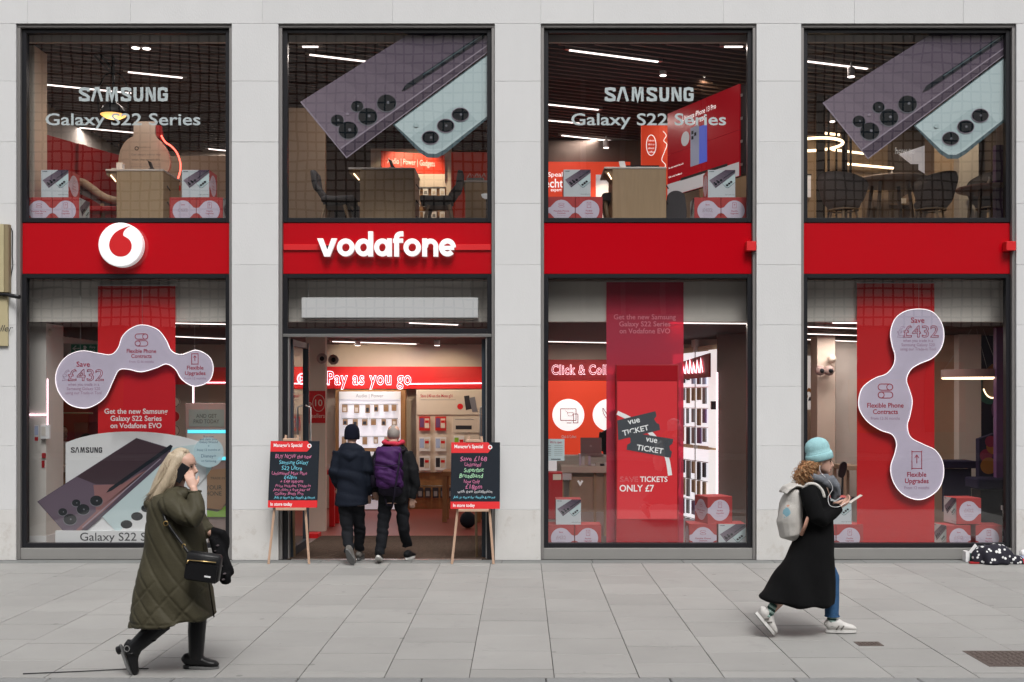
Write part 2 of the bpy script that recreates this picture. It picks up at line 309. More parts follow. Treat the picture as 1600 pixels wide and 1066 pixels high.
def spline(pts, k=6, closed=True):
    n = len(pts); out = []
    for i in range(n if closed else n - 1):
        g = lambda j: pts[j % n] if closed else pts[max(0, min(n - 1, j))]
        p0, p1, p2, p3 = g(i - 1), g(i), g(i + 1), g(i + 2)
        for s in range(k):
            t = s / k
            out.append(tuple(0.5 * (2 * p1[d] + (p2[d] - p0[d]) * t + (2 * p0[d] - 5 * p1[d] + 4 * p2[d] - p3[d]) * t * t + (3 * p1[d] - p0[d] - 3 * p2[d] + p3[d]) * t ** 3) for d in range(len(p1))))
    if not closed: out.append(tuple(pts[-1]))
    return out
def ribbon(pts, w, closed=False):
    """centre line -> left and right rails with mitred corners"""
    n = len(pts); Lr, Rr = [], []
    for i in range(n):
        if closed: a, b, c = pts[i - 1], pts[i], pts[(i + 1) % n]
        else: a, b, c = pts[max(i - 1, 0)], pts[i], pts[min(i + 1, n - 1)]
        d1 = Vector((b[0] - a[0], b[1] - a[1])); d2 = Vector((c[0] - b[0], c[1] - b[1]))
        if d1.length < 1e-9: d1 = d2
        if d2.length < 1e-9: d2 = d1
        d1.normalize(); d2.normalize(); n1 = Vector((-d1.y, d1.x)); n2 = Vector((-d2.y, d2.x)); mm = (n1 + n2)
        mm = mm.normalized() if mm.length > 1e-6 else n1
        k = w / 2 / max(0.35, mm.dot(n1))
        Lr.append((b[0] + mm.x * k, b[1] + mm.y * k)); Rr.append((b[0] - mm.x * k, b[1] - mm.y * k))
    return Lr, Rr
def ribbon_me(lines, y, th=0.0, plane=None, step=0.0004):
    """lines: list of (pts,w,closed); each stroke sits a hair in front of the one before"""
    f = plane or (lambda a, d, b: (a, d, b)); V, F = [], []
    for q, (pts, w, closed) in enumerate(lines):
        Lr, Rr = ribbon(pts, w, closed); n = len(pts); yy = y - step * q; o = len(V)
        V += [f(a, yy, b) for a, b in Lr] + [f(a, yy, b) for a, b in Rr]
        if th: V += [f(a, y + th, b) for a, b in Lr] + [f(a, y + th, b) for a, b in Rr]
        for i in range(n if closed else n - 1):
            j = (i + 1) % n
            F.append((o + i, o + n + i, o + n + j, o + j))
            if th:
                F.append((o + i, o + j, o + 2 * n + j, o + 2 * n + i)); F.append((o + n + j, o + n + i, o + 3 * n + i, o + 3 * n + j))
        if th and not closed:
            F.append((o, o + 2 * n, o + 3 * n, o + n)); F.append((o + n - 1, o + 2 * n - 1, o + 4 * n - 1, o + 3 * n - 1))
    return pyd(V, F)
TEXT_CACHE = {}
def text_me(body, bold=0.0, outline=0.0, spacing=1.0, shear=0.0, depth=0.0, line=1.0, res=3):
    key = (body, bold, outline, spacing, shear, depth, line, res)
    if key in TEXT_CACHE: return TEXT_CACHE[key]
    c = bpy.data.curves.new('lettering', 'FONT'); c.body = body; c.size = 1.0; c.offset = bold; c.space_character = spacing; c.shear = shear
    c.align_x = 'CENTER'; c.space_line = line; c.resolution_u = res; c.extrude = depth
    if outline: c.fill_mode = 'NONE'; c.bevel_depth = outline; c.bevel_resolution = 0
    o = bpy.data.objects.new('lettering', c); COL.objects.link(o)
    dg = bpy.context.evaluated_depsgraph_get()
    me = bpy.data.meshes.new_from_object(o.evaluated_get(dg))
    bpy.data.objects.remove(o); bpy.data.curves.remove(c)
    co = np.empty(len(me.vertices) * 3); me.vertices.foreach_get('co', co); co = co.reshape(-1, 3)
    faces = [tuple(p.vertices) for p in me.polygons]; bpy.data.meshes.remove(me)
    TEXT_CACHE[key] = (co, faces); return TEXT_CACHE[key]
def ptext(name, body, cx, base, h, y, m, parent=None, bold=0.012, width=None, outline=0.0, spacing=1.0, shear=0.0, depth=0.0, plane=None, jitter=0.0, rot=0.0, line=1.0, raw=False):
    """lettering: centre and baseline in pixels, h = height of a capital in pixels, width (pixels) stretches it to fit"""
    co, faces = text_me(body, bold, outline, spacing, shear, depth, line)
    k = h / 0.69
    x0, x1 = co[:, 0].min(), co[:, 0].max(); sx = k if width is None else width / (x1 - x0)
    c, s = math.cos(rot), math.sin(rot); V = []
    f = plane or (lambda a, d, b: (a, d, b))
    for p in co:
        a, b, d = (p[0] - (x0 + x1) / 2) * sx, p[1] * k, p[2] * k
        if jitter: a += math.sin(p[0] * 9 + p[1] * 5) * jitter; b += math.sin(p[0] * 4.3 + 1.7) * jitter * 1.4
        a, b = a * c - b * s, a * s + b * c
        V.append(f(cx + a, y, base + b) if raw else f(X(cx + a, y), y - L(d, y), Z(base - b, y)))
    return obj(name, pyd(V, faces), m, parent)
def stroke_tube(pts, r, n=6, closed=False, caps=True):
    """round bar along a path; r a number or one per point"""
    P = [Vector(p) for p in pts]; k = len(P); rr = r if isinstance(r, (list, tuple)) else [r] * k
    V, F = [], []; up = None
    for i in range(k):
        t = (P[(i + 1) % k] - P[i - 1]) if closed else (P[min(i + 1, k - 1)] - P[max(i - 1, 0)])
        t = t.normalized() if t.length > 1e-9 else Vector((0, 0, 1))
        if up is None: up = t.orthogonal().normalized()
        up = (up - t * up.dot(t)); up = up.normalized() if up.length > 1e-6 else t.orthogonal().normalized()
        s = t.cross(up)
        for j in range(n):
            a = 2 * math.pi * j / n; V.append(P[i] + (up * math.cos(a) + s * math.sin(a)) * rr[i])
    for i in range(k if closed else k - 1):
        for j in range(n):
            F.append((i * n + j, i * n + (j + 1) % n, ((i + 1) % k) * n + (j + 1) % n, ((i + 1) % k) * n + j))
    if caps and not closed: F.append(tuple(range(n - 1, -1, -1))); F.append(tuple(range((k - 1) * n, k * n)))
    return V, F
def bar(name, pts, r, m, parent=None, n=8, closed=False, smooth=True):
    V, F = stroke_tube(pts, r, n, closed); return obj(name, pyd(V, F), m, parent, smooth)
def merge(parts):
    V, F = [], []
    for v, f in parts:
        o = len(V); V += list(v); F += [tuple(i + o for i in q) for q in f]
    return V, F
def lathe(prof, n=24):
    V, F = [], []; k = len(prof)
    for r, z in prof:
        for j in range(n):
            a = 2 * math.pi * j / n; V.append((r * math.cos(a), r * math.sin(a), z))
    for i in range(k - 1):
        for j in range(n): F.append((i * n + j, i * n + (j + 1) % n, (i + 1) * n + (j + 1) % n, (i + 1) * n + j))
    F.append(tuple(range(n - 1, -1, -1))); F.append(tuple(range((k - 1) * n, k * n)))
    return V, F
def moved(vf, d, rot=None):
    R = rot or Matrix.Identity(3); return [R @ Vector(v) + Vector(d) for v in vf[0]], vf[1]
def area_lamp(name, loc, sx, sy, power, col, parent=None, rot=(0, 0, 0)):
    l = bpy.data.lights.new(name, 'AREA'); l.shape = 'RECTANGLE'; l.size = sx; l.size_y = sy; l.energy = power; l.color = col
    o = bpy.data.objects.new(name, l); COL.objects.link(o); o.location = loc; o.rotation_euler = rot
    if parent is not None: o.parent = parent
    return o
def spot_lamp(name, loc, target, power, col, cone=60, parent=None):
    l = bpy.data.lights.new(name, 'SPOT'); l.energy = power; l.color = col; l.spot_size = math.radians(cone); l.spot_blend = 0.5; l.shadow_soft_size = 0.04
    o = bpy.data.objects.new(name, l); COL.objects.link(o); o.location = loc
    o.rotation_euler = (Vector(loc) - Vector(target)).to_track_quat('Z', 'Y').to_euler()
    if parent is not None: o.parent = parent
    return o
def at(o, loc): o.location = loc; return o
# ================================================================ THE GROUND
KY = -5.87
pav = structure(box('pavement', -40, 40, KY, 0.3, -0.2, -0.009, 'grout'))
structure(box('road', -60, 60, -24.0, KY - 0.30, -0.30, -0.115, 'road'))
structure(box('ground', -150, 150, -150, 150, -0.5, -0.31, 'road'))
structure(box('pavement_opposite', -60, 60, -28.0, -24.0, -0.3, 0.0, 'slab'))
W, DP = 0.633, 0.608
full_slab = box_me(-W / 2 + 0.0028, W / 2 - 0.0028, -DP / 2 + 0.0072, DP / 2 - 0.0072, -0.05, 0, 0.0022)
full_slab.materials.append(M['slab'])
rs = random.Random(3)
offs = {-1: -2.58}
for k in range(-13, 13):
    xc = 0.243 + (k + 0.5) * W
    o0 = offs.get(k, -0.23 - ((k * 0.38 + 0.13 + rs.uniform(-0.08, 0.08)) % 1.0) * DP)
    ys = []; yy = o0
    while yy < -0.23: yy += DP
    yy -= DP if yy > -0.23 else 0
    ys = [-0.23]
    while yy > KY + 0.06:
        if ys[-1] - yy > 0.06: ys.append(yy)
        yy -= DP
    ys.append(KY)
    for a, b in zip(ys, ys[1:]):
        if abs((a - b) - DP) < 1e-4:
            o = bpy.data.objects.new('paving_slab', full_slab); COL.objects.link(o); o.location = (xc, (a + b) / 2, rs.uniform(-0.0016, 0.0012))
        else:
            o = box('paving_slab', xc - W / 2 + 0.0028, xc + W / 2 - 0.0028, b + 0.0072, a - 0.0072, -0.05, 0, 'slab', bev=0.0022); o.location.z = rs.uniform(-0.0016, 0.0012)
        o.parent = pav
xk = -8.3
while xk < 8.3:                                            # flush granite strip along the shopfront
    o = box('threshold_stone', xk + 0.003, xk + 1.147, -0.226, 0.03, -0.05, 0.002, 'slab_dark', pav, 0.003); xk += 1.15
xk = -8.1
while xk < 8.3:                                            # kerb stones along the road
    o = box('kerb_stone', xk + 0.004, xk + 0.916, KY - 0.30, KY - 0.004, -0.24, -0.001, 'kerb', pav, 0.008); xk += 0.92

def cover(label, x0, x1, y0, y1, nx, ny):
    t = thing('drain_cover', label, 'drain cover')
    box('frame', x0, x1, y0, y1, -0.03, 0.0035, 'iron', t)
    V = []
    bm = bmesh.new(); sx, sy = (x1 - x0 - 0.04) / nx, (y1 - y0 - 0.04) / ny
    for i in range(nx):
        for j in range(ny):
            cx, cy = x0 + 0.02 + (i + 0.5) * sx, y0 + 0.02 + (j + 0.5) * sy
            g = bmesh.ops.create_cube(bm, size=1.0)
            for v in g['verts']: v.co = Vector((cx + v.co.x * sx * (0.75 if (i + j) % 2 else 0.35), cy + v.co.y * sy * (0.35 if (i + j) % 2 else 0.75), 0.0045 + v.co.z * 0.005))
    me = bpy.data.meshes.new('tread'); bm.to_mesh(me); bm.free()
    o = obj('tread', me, 'iron', t); o['kind'] = 'stuff'
cover('small rusty rectangular cover in the paving ahead of the walking woman in black', 2.83, 3.04, -4.83, -4.68, 6, 4)
cover('large rusty rectangular cover at the right edge of the paving', 3.62, 4.50, -5.54, -5.02, 16, 10)
tag(bar('cable', [(-3.75, -5.78, 0.006), (-3.3, -5.70, 0.007), (-2.95, -5.62, 0.007), (-2.86, -5.62, 0.006)], 0.004, 'black'), 'thin black cable lying along the kerb behind the blonde woman', 'cable')  # tube added to draw the dark crack/shadow line; no cable lies there

# ================================================================ THE SHOP BUILDING
B = [(25, 362), (435, 773), (845, 1182), (1252, 1588)]
TOP, BOT = 37, 874
bld = thing('shop_building', 'pale stone shop building with four tall glazed bays and red bands', 'building')
rows = [37, 127, 222, 318, 414, 508, 604, 697, 797, 874]
def block(x0, x1, z0, z1, y1=0.30, m='stone'):
    g = 0.0011
    o = box('stone_block', x0 + g, x1 - g, rs.uniform(-0.0012, 0.0012), y1, z0 + g, z1 - g, m, bld, 0.0025); return o
edges = [(-9.2, X(B[0][0])), (X(B[0][1]), X(B[1][0])), (X(B[1][1]), X(B[2][0])), (X(B[2][1]), X(B[3][0])), (X(B[3][1]), 9.2)]
for i, (a, b) in enumerate(edges):
    box('pier_core', a + 0.01, b - 0.01, 0.006, 0.27, 0.0, Z(TOP), 'joint', bld)
    for r0, r1 in zip(rows, rows[1:]):
        z1, z0 = Z(r0), max(Z(r1), 0.003) if r1 != 874 else 0.003
        if i in (0, 4):
            cut = [a, (a + b) / 2 + 0.3 * (1 if r0 % 2 else -1), b] if b - a > 1.2 else [a, b]
            for p, q in zip(cut, cut[1:]): block(p, q, z0, z1, m='stone_base' if r0 == 797 else 'stone')
        else: block(a, b, z0, z1, m='stone_base' if r0 == 797 else 'stone')
box('lintel_core', -9.19, 9.19, 0.006, 0.27, Z(TOP), 8.2, 'joint', bld)
for zi, (z0, z1, o0) in enumerate([(Z(TOP), Z(TOP) + 0.62, 0.0), (Z(TOP) + 0.62, Z(TOP) + 1.24, 0.8)]):
    xx = -9.2 + o0 * 0.0
    cuts = [-9.2] + [q for q in [X(43), X(204), X(410), X(613), X(845), X(927), X(1130), X(1335), X(1505)]] + [9.2]
    if zi: cuts = [c + (0.5 if 0 < n < len(cuts) - 1 else 0) for n, c in enumerate(cuts)]
    for p, q in zip(cuts, cuts[1:]): block(p, q, z0, z1)
def bars_me(rects, y0, y1, bev=0.003):
    bm = bmesh.new()
    for (x0, x1, z0, z1) in rects:
        me = box_me(x0, x1, y0, y1, z0, z1, bev); bm.from_mesh(me); bpy.data.meshes.remove(me)
    me = bpy.data.meshes.new('bars'); bm.to_mesh(me); bm.free(); return me
FY, GY = 0.075, 0.125                                       # front of the black frames, the glass
for i, (l, r) in enumerate(B):
    x0, x1 = X(l), X(r); t = L(5)
    # aluminium surround inside the stone opening
    obj('window_surround', bars_me([(x0 + 0.001, x0 + t, 0.004, Z(TOP) - t), (x1 - t, x1 - 0.001, 0.004, Z(TOP) - t), (x0 + 0.001, x1 - 0.001, Z(TOP) - t + 0.001, Z(TOP) - 0.001)], 0.03, 0.24), 'grey_trim', bld)
    a, b = x0 + t + 0.001, x1 - t - 0.001; w = L(7)
    def window(top, bot, y=FY, tb=6, bb=7):
        z1, z0 = Z(top), Z(bot)
        fr = obj('window', bars_me([(a, a + w, z0, z1), (b - w, b, z0, z1), (a + w + 0.0005, b - w - 0.0005, z1 - L(tb), z1), (a + w + 0.0005, b - w - 0.0005, z0, z0 + L(bb))], y, y + 0.085), 'black', bld)
        gl = obj('pane', pyd([(a + w, GY, z0 + L(bb)), (b - w, GY, z0 + L(bb)), (b - w, GY, z1 - L(tb)), (a + w, GY, z1 - L(tb))], [(0, 1, 2, 3)]), 'glass', fr)
        return fr
    window(TOP + 5.5, 346)
    fz1, fz0 = Z(346.5), Z(427)
    box('fascia_panel', a, b, FY + 0.012, FY + 0.05, fz0, fz1, 'fascia', bld, 0.004)
    if i == 1: box('fascia_rail', a + 0.01, b - 0.01, FY - 0.012, FY + 0.011, Z(390), Z(381), 'red', bld, 0.003)
    if i in (2, 3):
        px = 1166 if i == 2 else 1571
        box('red_sounder_box', X(px), X(px + 15), -0.03, FY + 0.012, Z(392), Z(377.5), 'red', bld, 0.004)
    if i != 1:
        window(427.5, 857, tb=6, bb=7)
        box('plinth', a - 0.005, b + 0.005, 0.045, 0.22, 0.003, Z(857.5), 'plinth', bld, 0.004)
    else:
        window(427.5, 521, tb=6, bb=8)
        box('door_head', a, b, FY - 0.01, FY + 0.09, Z(526), Z(521.5), 'silver', bld, 0.003)
        for q, (e, sgn) in enumerate(((a, 1), (b, -1))):      # fixed jambs of the doorway
            box('door_jamb', e, e + sgn * L(7), FY, FY + 0.10, 0.004, Z(526.5), 'black', bld, 0.003)
            box('door_jamb_trim', e + sgn * L(7.3), e + sgn * L(9.6), FY + 0.012, FY + 0.09, 0.004, Z(526.5), 'grey_trim', bld, 0.002)
box('door_threshold', X(455), X(752), -0.02, 0.06, 0.003, 0.012, 'silver', bld)
# the wall goes on above, the floors and the roof close the shop
box('upper_wall', -9.2, 9.2, 0.0, 0.30, Z(TOP) + 1.2415, 11.0, 'stone', bld)

# ---------------------------------------------------------------- inside: floors, walls and ceilings
BY = 6.7
structure(box('shop_floor', -7.6, 7.6, 0.24, 7.2, -0.19, 0.000, 'grey_floor'))
structure(box('coral_floor', X(395, 3), X(800, 3), 2.45, 6.68, 0.0005, 0.006, 'coral_floor'))
structure(box('wall_back', -7.6, 7.6, BY, BY + 0.3, 0.0, 7.2, 'cream'))
structure(box('wall_left', -7.9, -7.6, 0.24, 7.0, 0.0, 7.2, 'white_wall'))
structure(box('wall_right', 7.6, 7.9, 0.24, 7.0, 0.0, 7.2, 'white_wall'))
structure(box('floor_upper', -7.6, 7.6, 0.26, 6.7, 3.62, 4.34, 'wood_floor'))
structure(box('ceiling_lower', -7.6, 7.6, 0.54, 6.7, 3.30, 3.36, 'ceil_dark'))
structure(box('ceiling_upper', -7.6, 7.6, 0.31, 6.7, 7.05, 7.15, 'ceil_dark'))
structure(box('roof', -9.2, 9.2, 0.30, 7.5, 10.8, 11.0, 'stone'))
bh = structure(box('bulkhead_wall', -7.6, 7.6, 0.40, 0.53, 3.085, 3.615, 'grey_wall'))
structure(box('bulkhead_upper_wall', -7.6, 7.6, 0.305, 0.36, 6.735, 7.045, 'grey_wall'))
for i in range(5):                                         # inner lining of the piers
    a, b = edges[i]
    structure(box('pier_lining_wall', max(a, -7.59) + 0.01, min(b, 7.59) - 0.01, 0.245, 0.30, 0.001, 3.61, 'white_wall'))
    structure(box('pier_lining_upper_wall', max(a, -7.59) + 0.01, min(b, 7.59) - 0.01, 0.245, 0.30, 4.345, 7.0, 'white_wall'))
ANG = math.radians(21)
def clip_line(c, x0, x1, y0, y1):
    """stretch of the line y = c + tan(ANG) x inside the room"""
    t = math.tan(ANG); xa = max(x0, (y0 - c) / t); xb = min(x1, (y1 - c) / t)
    return (xa, xb) if xb - xa > 0.15 else None
def slat_ceiling(parent_name, z0, z1, y0, y1, pitch, wid):
    bm = bmesh.new(); t = math.tan(ANG); n = Vector((-math.sin(ANG), math.cos(ANG), 0)); c = y0 - 7.6 * t
    while c < y1 + 7.6 * t:
        seg = clip_line(c, -7.55, 7.55, y0, y1)
        if seg:
            p, q = Vector((seg[0], c + t * seg[0], 0)), Vector((seg[1], c + t * seg[1], 0))
            vs_ = [bm.verts.new((w + n * s * wid / 2) + Vector((0, 0, z))) for w in (p, q) for s in (-1, 1) for z in (z0, z1)]
            for f in ((0, 1, 3, 2), (4, 6, 7, 5), (0, 4, 5, 1), (2, 3, 7, 6), (0, 2, 6, 4), (1, 5, 7, 3)): bm.faces.new([vs_[k] for k in f])
        c += pitch / math.cos(ANG)
    bmesh.ops.recalc_face_normals(bm, faces=bm.faces[:])
    me = bpy.data.meshes.new('slats'); bm.to_mesh(me); bm.free()
    o = obj('slats', me, 'slat', bpy.data.objects[parent_name]); o['kind'] = 'stuff'
slat_ceiling('ceiling_lower', 3.09, 3.20, 0.62, 6.66, 0.16, 0.05)
slat_ceiling('ceiling_upper', 6.74, 6.86, 0.42, 6.66, 0.17, 0.05)

# ---------------------------------------------------------------- strip lights between the slats
def strip(label, px0, py0, px1, py1, zc, power, warm=False):
    """LED strip in the slatted ceiling: its two ends seen at these pixels, at ceiling height zc"""
    P = []
    for px, py in ((px0, py0), (px1, py1)):
        sc = (VY - py) / (zc - CZ); dep = S * D / sc; P.append(Vector(((px - VX) / sc, dep - D, zc)))
    for p in P: p.y = min(max(p.y, 0.45), 6.6)
    d = (P[1] - P[0]); ln = d.length; d.normalize(); c = (P[0] + P[1]) / 2
    t = thing('light_strip', label, 'light', 'slim LED strips in the slatted ceilings'); t.location = c
    t.rotation_euler = (0, 0, math.atan2(d.y, d.x))
    box('housing', -ln / 2 - 0.06, ln / 2 + 0.06, -0.028, 0.028, 0.006, 0.05, 'silver', t)
    box('diffuser', -ln / 2, ln / 2, -0.018, 0.018, -0.004, 0.0055, 'strip_warm' if warm else 'strip', t)
    area_lamp('light_strip_lamp', (0, 0, -0.012), ln, 0.05, power * ln, (1.0, 0.74, 0.50) if warm else (1.0, 0.86, 0.78), t)
ZU, ZL = 6.72, 3.07
UP, LP = 10.0, 16.0
strip('long strip light behind the first upper window, left of its lettering', 55, 131, 205, 146, ZU, UP)
strip('strip light above the lettering of the first upper window', 200, 113, 285, 122, ZU, UP)
strip('strip light low behind the lettering of the first upper window', 125, 200, 212, 208, ZU, UP)
strip('short strip light deep inside at the right of the first upper window', 326, 233, 355, 236, ZU, UP)
strip('strip light running up to the purple phone in the second upper window', 484, 86, 600, 100, ZU, UP)
strip('short strip light at the top left corner of the second upper window', 466, 63, 492, 65, ZU, UP)
strip('long strip light above the lettering of the third upper window', 890, 79, 1028, 97, ZU, UP)
strip('short strip light at the top right of the third upper window', 1138, 63, 1165, 66, ZU, UP)
strip('strip light left of the lettering in the third upper window', 850, 163, 935, 172, ZU, UP)
strip('strip light just under the large lettering of the third upper window', 850, 188, 905, 193, ZU, UP)
strip('long strip light low above the boxes of the third upper window', 878, 212, 988, 224, ZU, UP)
strip('strip light at the upper left of the fourth upper window', 1258, 96, 1355, 108, ZU, UP)
strip('strip light behind the red hanging banner of the first lower window', 245, 503, 355, 507, ZL, LP)
strip('lower strip light at the right of the first lower window', 270, 526, 355, 530, ZL, LP)
strip('strip light across the inside of the shop entrance', 520, 534, 650, 538, ZL, LP)
strip('strip light behind the transom glass of the entrance', 640, 505, 715, 508, ZL, LP)
strip('strip light along the left of the third lower window', 853, 534, 950, 536, ZL, LP)
strip('strip light behind the red film of the third lower window', 1050, 503, 1168, 506, ZL, LP)
strip('upper strip light of three behind the fourth lower window', 1262, 511, 1378, 515, ZL, LP)
strip('middle strip light of three behind the fourth lower window', 1262, 522, 1340, 524.5, ZL, LP)
strip('lowest strip light of three behind the fourth lower window', 1262, 531, 1342, 534, ZL, LP)
strip('strip light seen through the red banner of the fourth lower window', 1330, 498, 1395, 501, ZL, LP)

# ---------------------------------------------------------------- across the street (mirrored in the glass)
def tile_mat():
    m = bpy.data.materials.new('white_tile_cladding'); m.use_nodes = True; nt = m.node_tree; b = nt.nodes['Principled BSDF']
    geo = nt.nodes.new('ShaderNodeNewGeometry'); sp = nt.nodes.new('ShaderNodeSeparateXYZ'); cb = nt.nodes.new('ShaderNodeCombineXYZ')
    nt.links.new(geo.outputs['Position'], sp.inputs[0]); nt.links.new(sp.outputs[0], cb.inputs[0]); nt.links.new(sp.outputs[2], cb.inputs[1])
    br = nt.nodes.new('ShaderNodeTexBrick'); br.offset = 0.0; br.inputs['Scale'].default_value = 1.0
    br.inputs['Brick Width'].default_value = 0.36; br.inputs['Row Height'].default_value = 0.36; br.inputs['Mortar Size'].default_value = 0.035; br.inputs['Mortar Smooth'].default_value = 0.1
    br.inputs['Color1'].default_value = (0.74, 0.66, 0.59, 1); br.inputs['Color2'].default_value = (0.66, 0.57, 0.51, 1); br.inputs['Mortar'].default_value = (0.012, 0.010, 0.009, 1)
    nt.links.new(cb.outputs[0], br.inputs['Vector']); nt.links.new(br.outputs['Color'], b.inputs['Base Color']); b.inputs['Roughness'].default_value = 0.5
    return m
M['tile'] = tile_mat(); M['dark_glass'] = mat('dark_glazing', (0.02, 0.022, 0.026), 0.1); M['shop_dark'] = mat('dark_shopfronts', (0.17, 0.155, 0.16), 0.5)
ob = thing('opposite_building', 'tiled building across the street mirrored in the shop windows', 'building')
OY = -26.0
box('wall', -40, 0.6, OY - 3, OY, 4.7, 18.5, 'tile', ob); box('wall', 8.6, 40, OY - 3, OY, 4.7, 18.5, 'tile', ob)
box('wall', 0.61, 8.59, OY - 3, OY - 0.8, 0.02, 18.5, 'shop_dark', ob)
ro = random.Random(8)
for k in range(22):
    x0_ = -33 + k * 3.0 + ro.uniform(0, .6)
    if 0.0 < x0_ < 8.7 or x0_ < 0.6 < x0_ + 2.3: continue
    box('shop_window', x0_, x0_ + ro.uniform(1.2, 2.3), OY - 0.49, OY - 0.42, ro.choice([.4, .8]), ro.uniform(2.4, 3.6), ro.choice(['oak', 'lilac', 'grey_wall', 'mauve', 'ochre_print', 'white_wall', 'dark_red', 'teal_print']), ob)  # matte coloured boxes added to give the lower panes dim reflections
for k in range(5): box('window', 0.9 + k * 1.5, 2.2 + k * 1.5, OY - 0.79, OY - 0.7, 5.2, 14, 'dark_glass', ob)
box('shopfront', -40, 0.6, OY - 3, OY - 0.5, 0.02, 4.69, 'shop_dark', ob); box('shopfront', 8.6, 40, OY - 3, OY - 0.5, 0.02, 4.69, 'shop_dark', ob)
# ================================================================ SIGNS ON THE FACADE
def PW(pts, y): return [(X(a, y), Z(b, y)) for a, b in pts]
lg = thing('logo_sign', 'round white disc sign with red speech mark on the first red band', 'sign')
LY = -0.035
V, F = lathe([(L(34.5), 0.0), (L(34.5), 0.085), (L(33.5), 0.095), (L(31), 0.097)], 56)
R90 = Matrix.Rotation(math.radians(90), 3, 'X')
me = pyd(*moved((V, F), (X(189.3), 0.064, Z(383)), R90)); o = obj('disc', me, 'logo_white', lg)
pts = spline([(203, 353.5), (194, 356), (182, 362), (174, 371), (170.5, 382), (173, 392), (180, 399), (189, 401), (198, 398.5), (204.5, 391), (205.5, 382), (202, 374.5), (195.5, 370), (192.5, 367.5), (193.5, 361.5), (198, 356.5)], 5)
ppoly('speech_mark', pts, -0.0365, 'red', lg, 0.003)
box('mounting', X(183), X(196), 0.064, FY + 0.012, Z(390), Z(376), 'black', lg)

def arc(cx, cy, rx, ry, a0, a1, n=14):
    return [(cx + rx * math.cos(math.radians(a0 + (a1 - a0) * i / n)), cy - ry * math.sin(math.radians(a0 + (a1 - a0) * i / n))) for i in range(n + 1)]
wm = thing('wordmark_sign', 'white raised lower-case wordmark on the red band over the entrance', 'sign')
WY, SW = -0.02, 7.4
top, bas, mid = 372.5, 400.8, 386.6
ring = lambda cx, rx=9.9: (arc(cx, mid, rx, 10.2, 0, 348, 30), SW, True)
letters = [
    None,
    [ring(540.0)],
    [ring(567.6, 9.2), ([(578.9, 361.5), (578.9, bas)], SW, False)],
    [ring(597.2, 9.0), ([(608.3, top), (608.3, bas)], SW, False)],
    [([(619.5, bas), (619.5, 373)] + arc(626.6, 371.5, 7.1, 6.3, 180, 90, 7)[1:] + [(630.0, 365.2)], SW, False), ([(614, 376), (629.5, 376)], 6.4, False)],
    [ring(644.0)],
    [([(663.3, bas), (663.3, top)], SW, False), ([(664.5, 386)] + arc(672.6, 384.6, 8.3, 8.0, 150, 0, 9) + [(680.9, bas)], SW, False)],
    [(arc(699.0, mid, 9.6, 10.2, 0, 318, 24), SW, False), ([(691.5, 387.3), (709.5, 387.3)], 6.0, False)],
]
for lt in letters:
    if lt is None: ppoly('letter', [(495.5, top), (504.2, top), (511.0, 391.5), (517.9, top), (526.3, top), (515.4, bas), (506.4, bas)], WY, 'sign_white', wm, 0.05); continue
    me = ribbon_me([(PW(p, WY), L(w, WY), c) for p, w, c in lt], WY, 0.05, step=0.0009); obj('letter', me, 'sign_white', wm)
for px in (508.5, 576.5, 661): box('mounting', X(px), X(px + 4.5), WY + 0.0505, FY + 0.012, Z(388), Z(383), 'black', wm)

# ---------------------------------------------------------------- white vinyl lettering on the upper windows
GL = {'S': [(.90, .70), (.87, .86), (.5, .90), (.14, .86), (.12, .68), (.3, .56), (.7, .43), (.88, .3), (.86, .13), (.5, .09), (.12, .13), (.1, .32)],
      'A': [(.08, 0), (.40, .93), (.60, .93), (.92, 0)], 'M': [(.10, 0), (.14, .92), (.27, .92), (.5, .14), (.73, .92), (.86, .92), (.90, 0)],
      'U': [(.12, 1), (.12, .3), (.2, .12), (.5, .08), (.8, .12), (.88, .3), (.88, 1)], 'N': [(.12, 0), (.12, .91), (.27, .91), (.73, .09), (.88, .09), (.88, 1)],
      'G': [(.88, .68), (.84, .86), (.5, .91), (.16, .86), (.12, .68), (.12, .3), (.16, .13), (.5, .09), (.84, .13), (.88, .3), (.88, .47), (.52, .47)]}
def maker_name(parent, x0, x1, ytop, ybot, y, m, name='lettering', plane=None, raw=False):
    """the heavy seven-letter maker's name, drawn stroke by stroke"""
    wt = x1 - x0; ws = [(0, .135), (.132, .15), (.295, .155), (.468, .125), (.61, .115), (.742, .125), (.878, .122)]; h = ybot - ytop
    lines = []
    for ch, (a, w) in zip('SAMSUNG', ws):
        p = [(x0 + (a + (.07 + .86 * q[0]) * w) * wt, ybot - q[1] * h) for q in GL[ch]]
        if raw: lines.append((p, wt * 0.034 if ch in 'AMN' else wt * 0.038, False))
        else: lines.append((PW(p, y), L(wt * (0.030 if ch in 'AMN' else 0.034), y), False))
    return obj(name, ribbon_me(lines, y, plane=plane), m, parent)
SY = GY + 0.012
for k, dx in ((0, 0), (1, 821.5)):
    t = thing('window_lettering', ['white vinyl lettering on the first upper window, over a hanging lamp', 'white vinyl lettering on the third upper window, before a red video wall'][k], 'lettering')
    maker_name(t, 122.5 + dx, 263 + dx, 136.5, 158.5, SY, 'lettering_white')
    ptext('lettering', 'Galaxy S22 Series', 192 + dx, 195.5, 18, SY, 'lettering_white', t, 0.014, width=242)

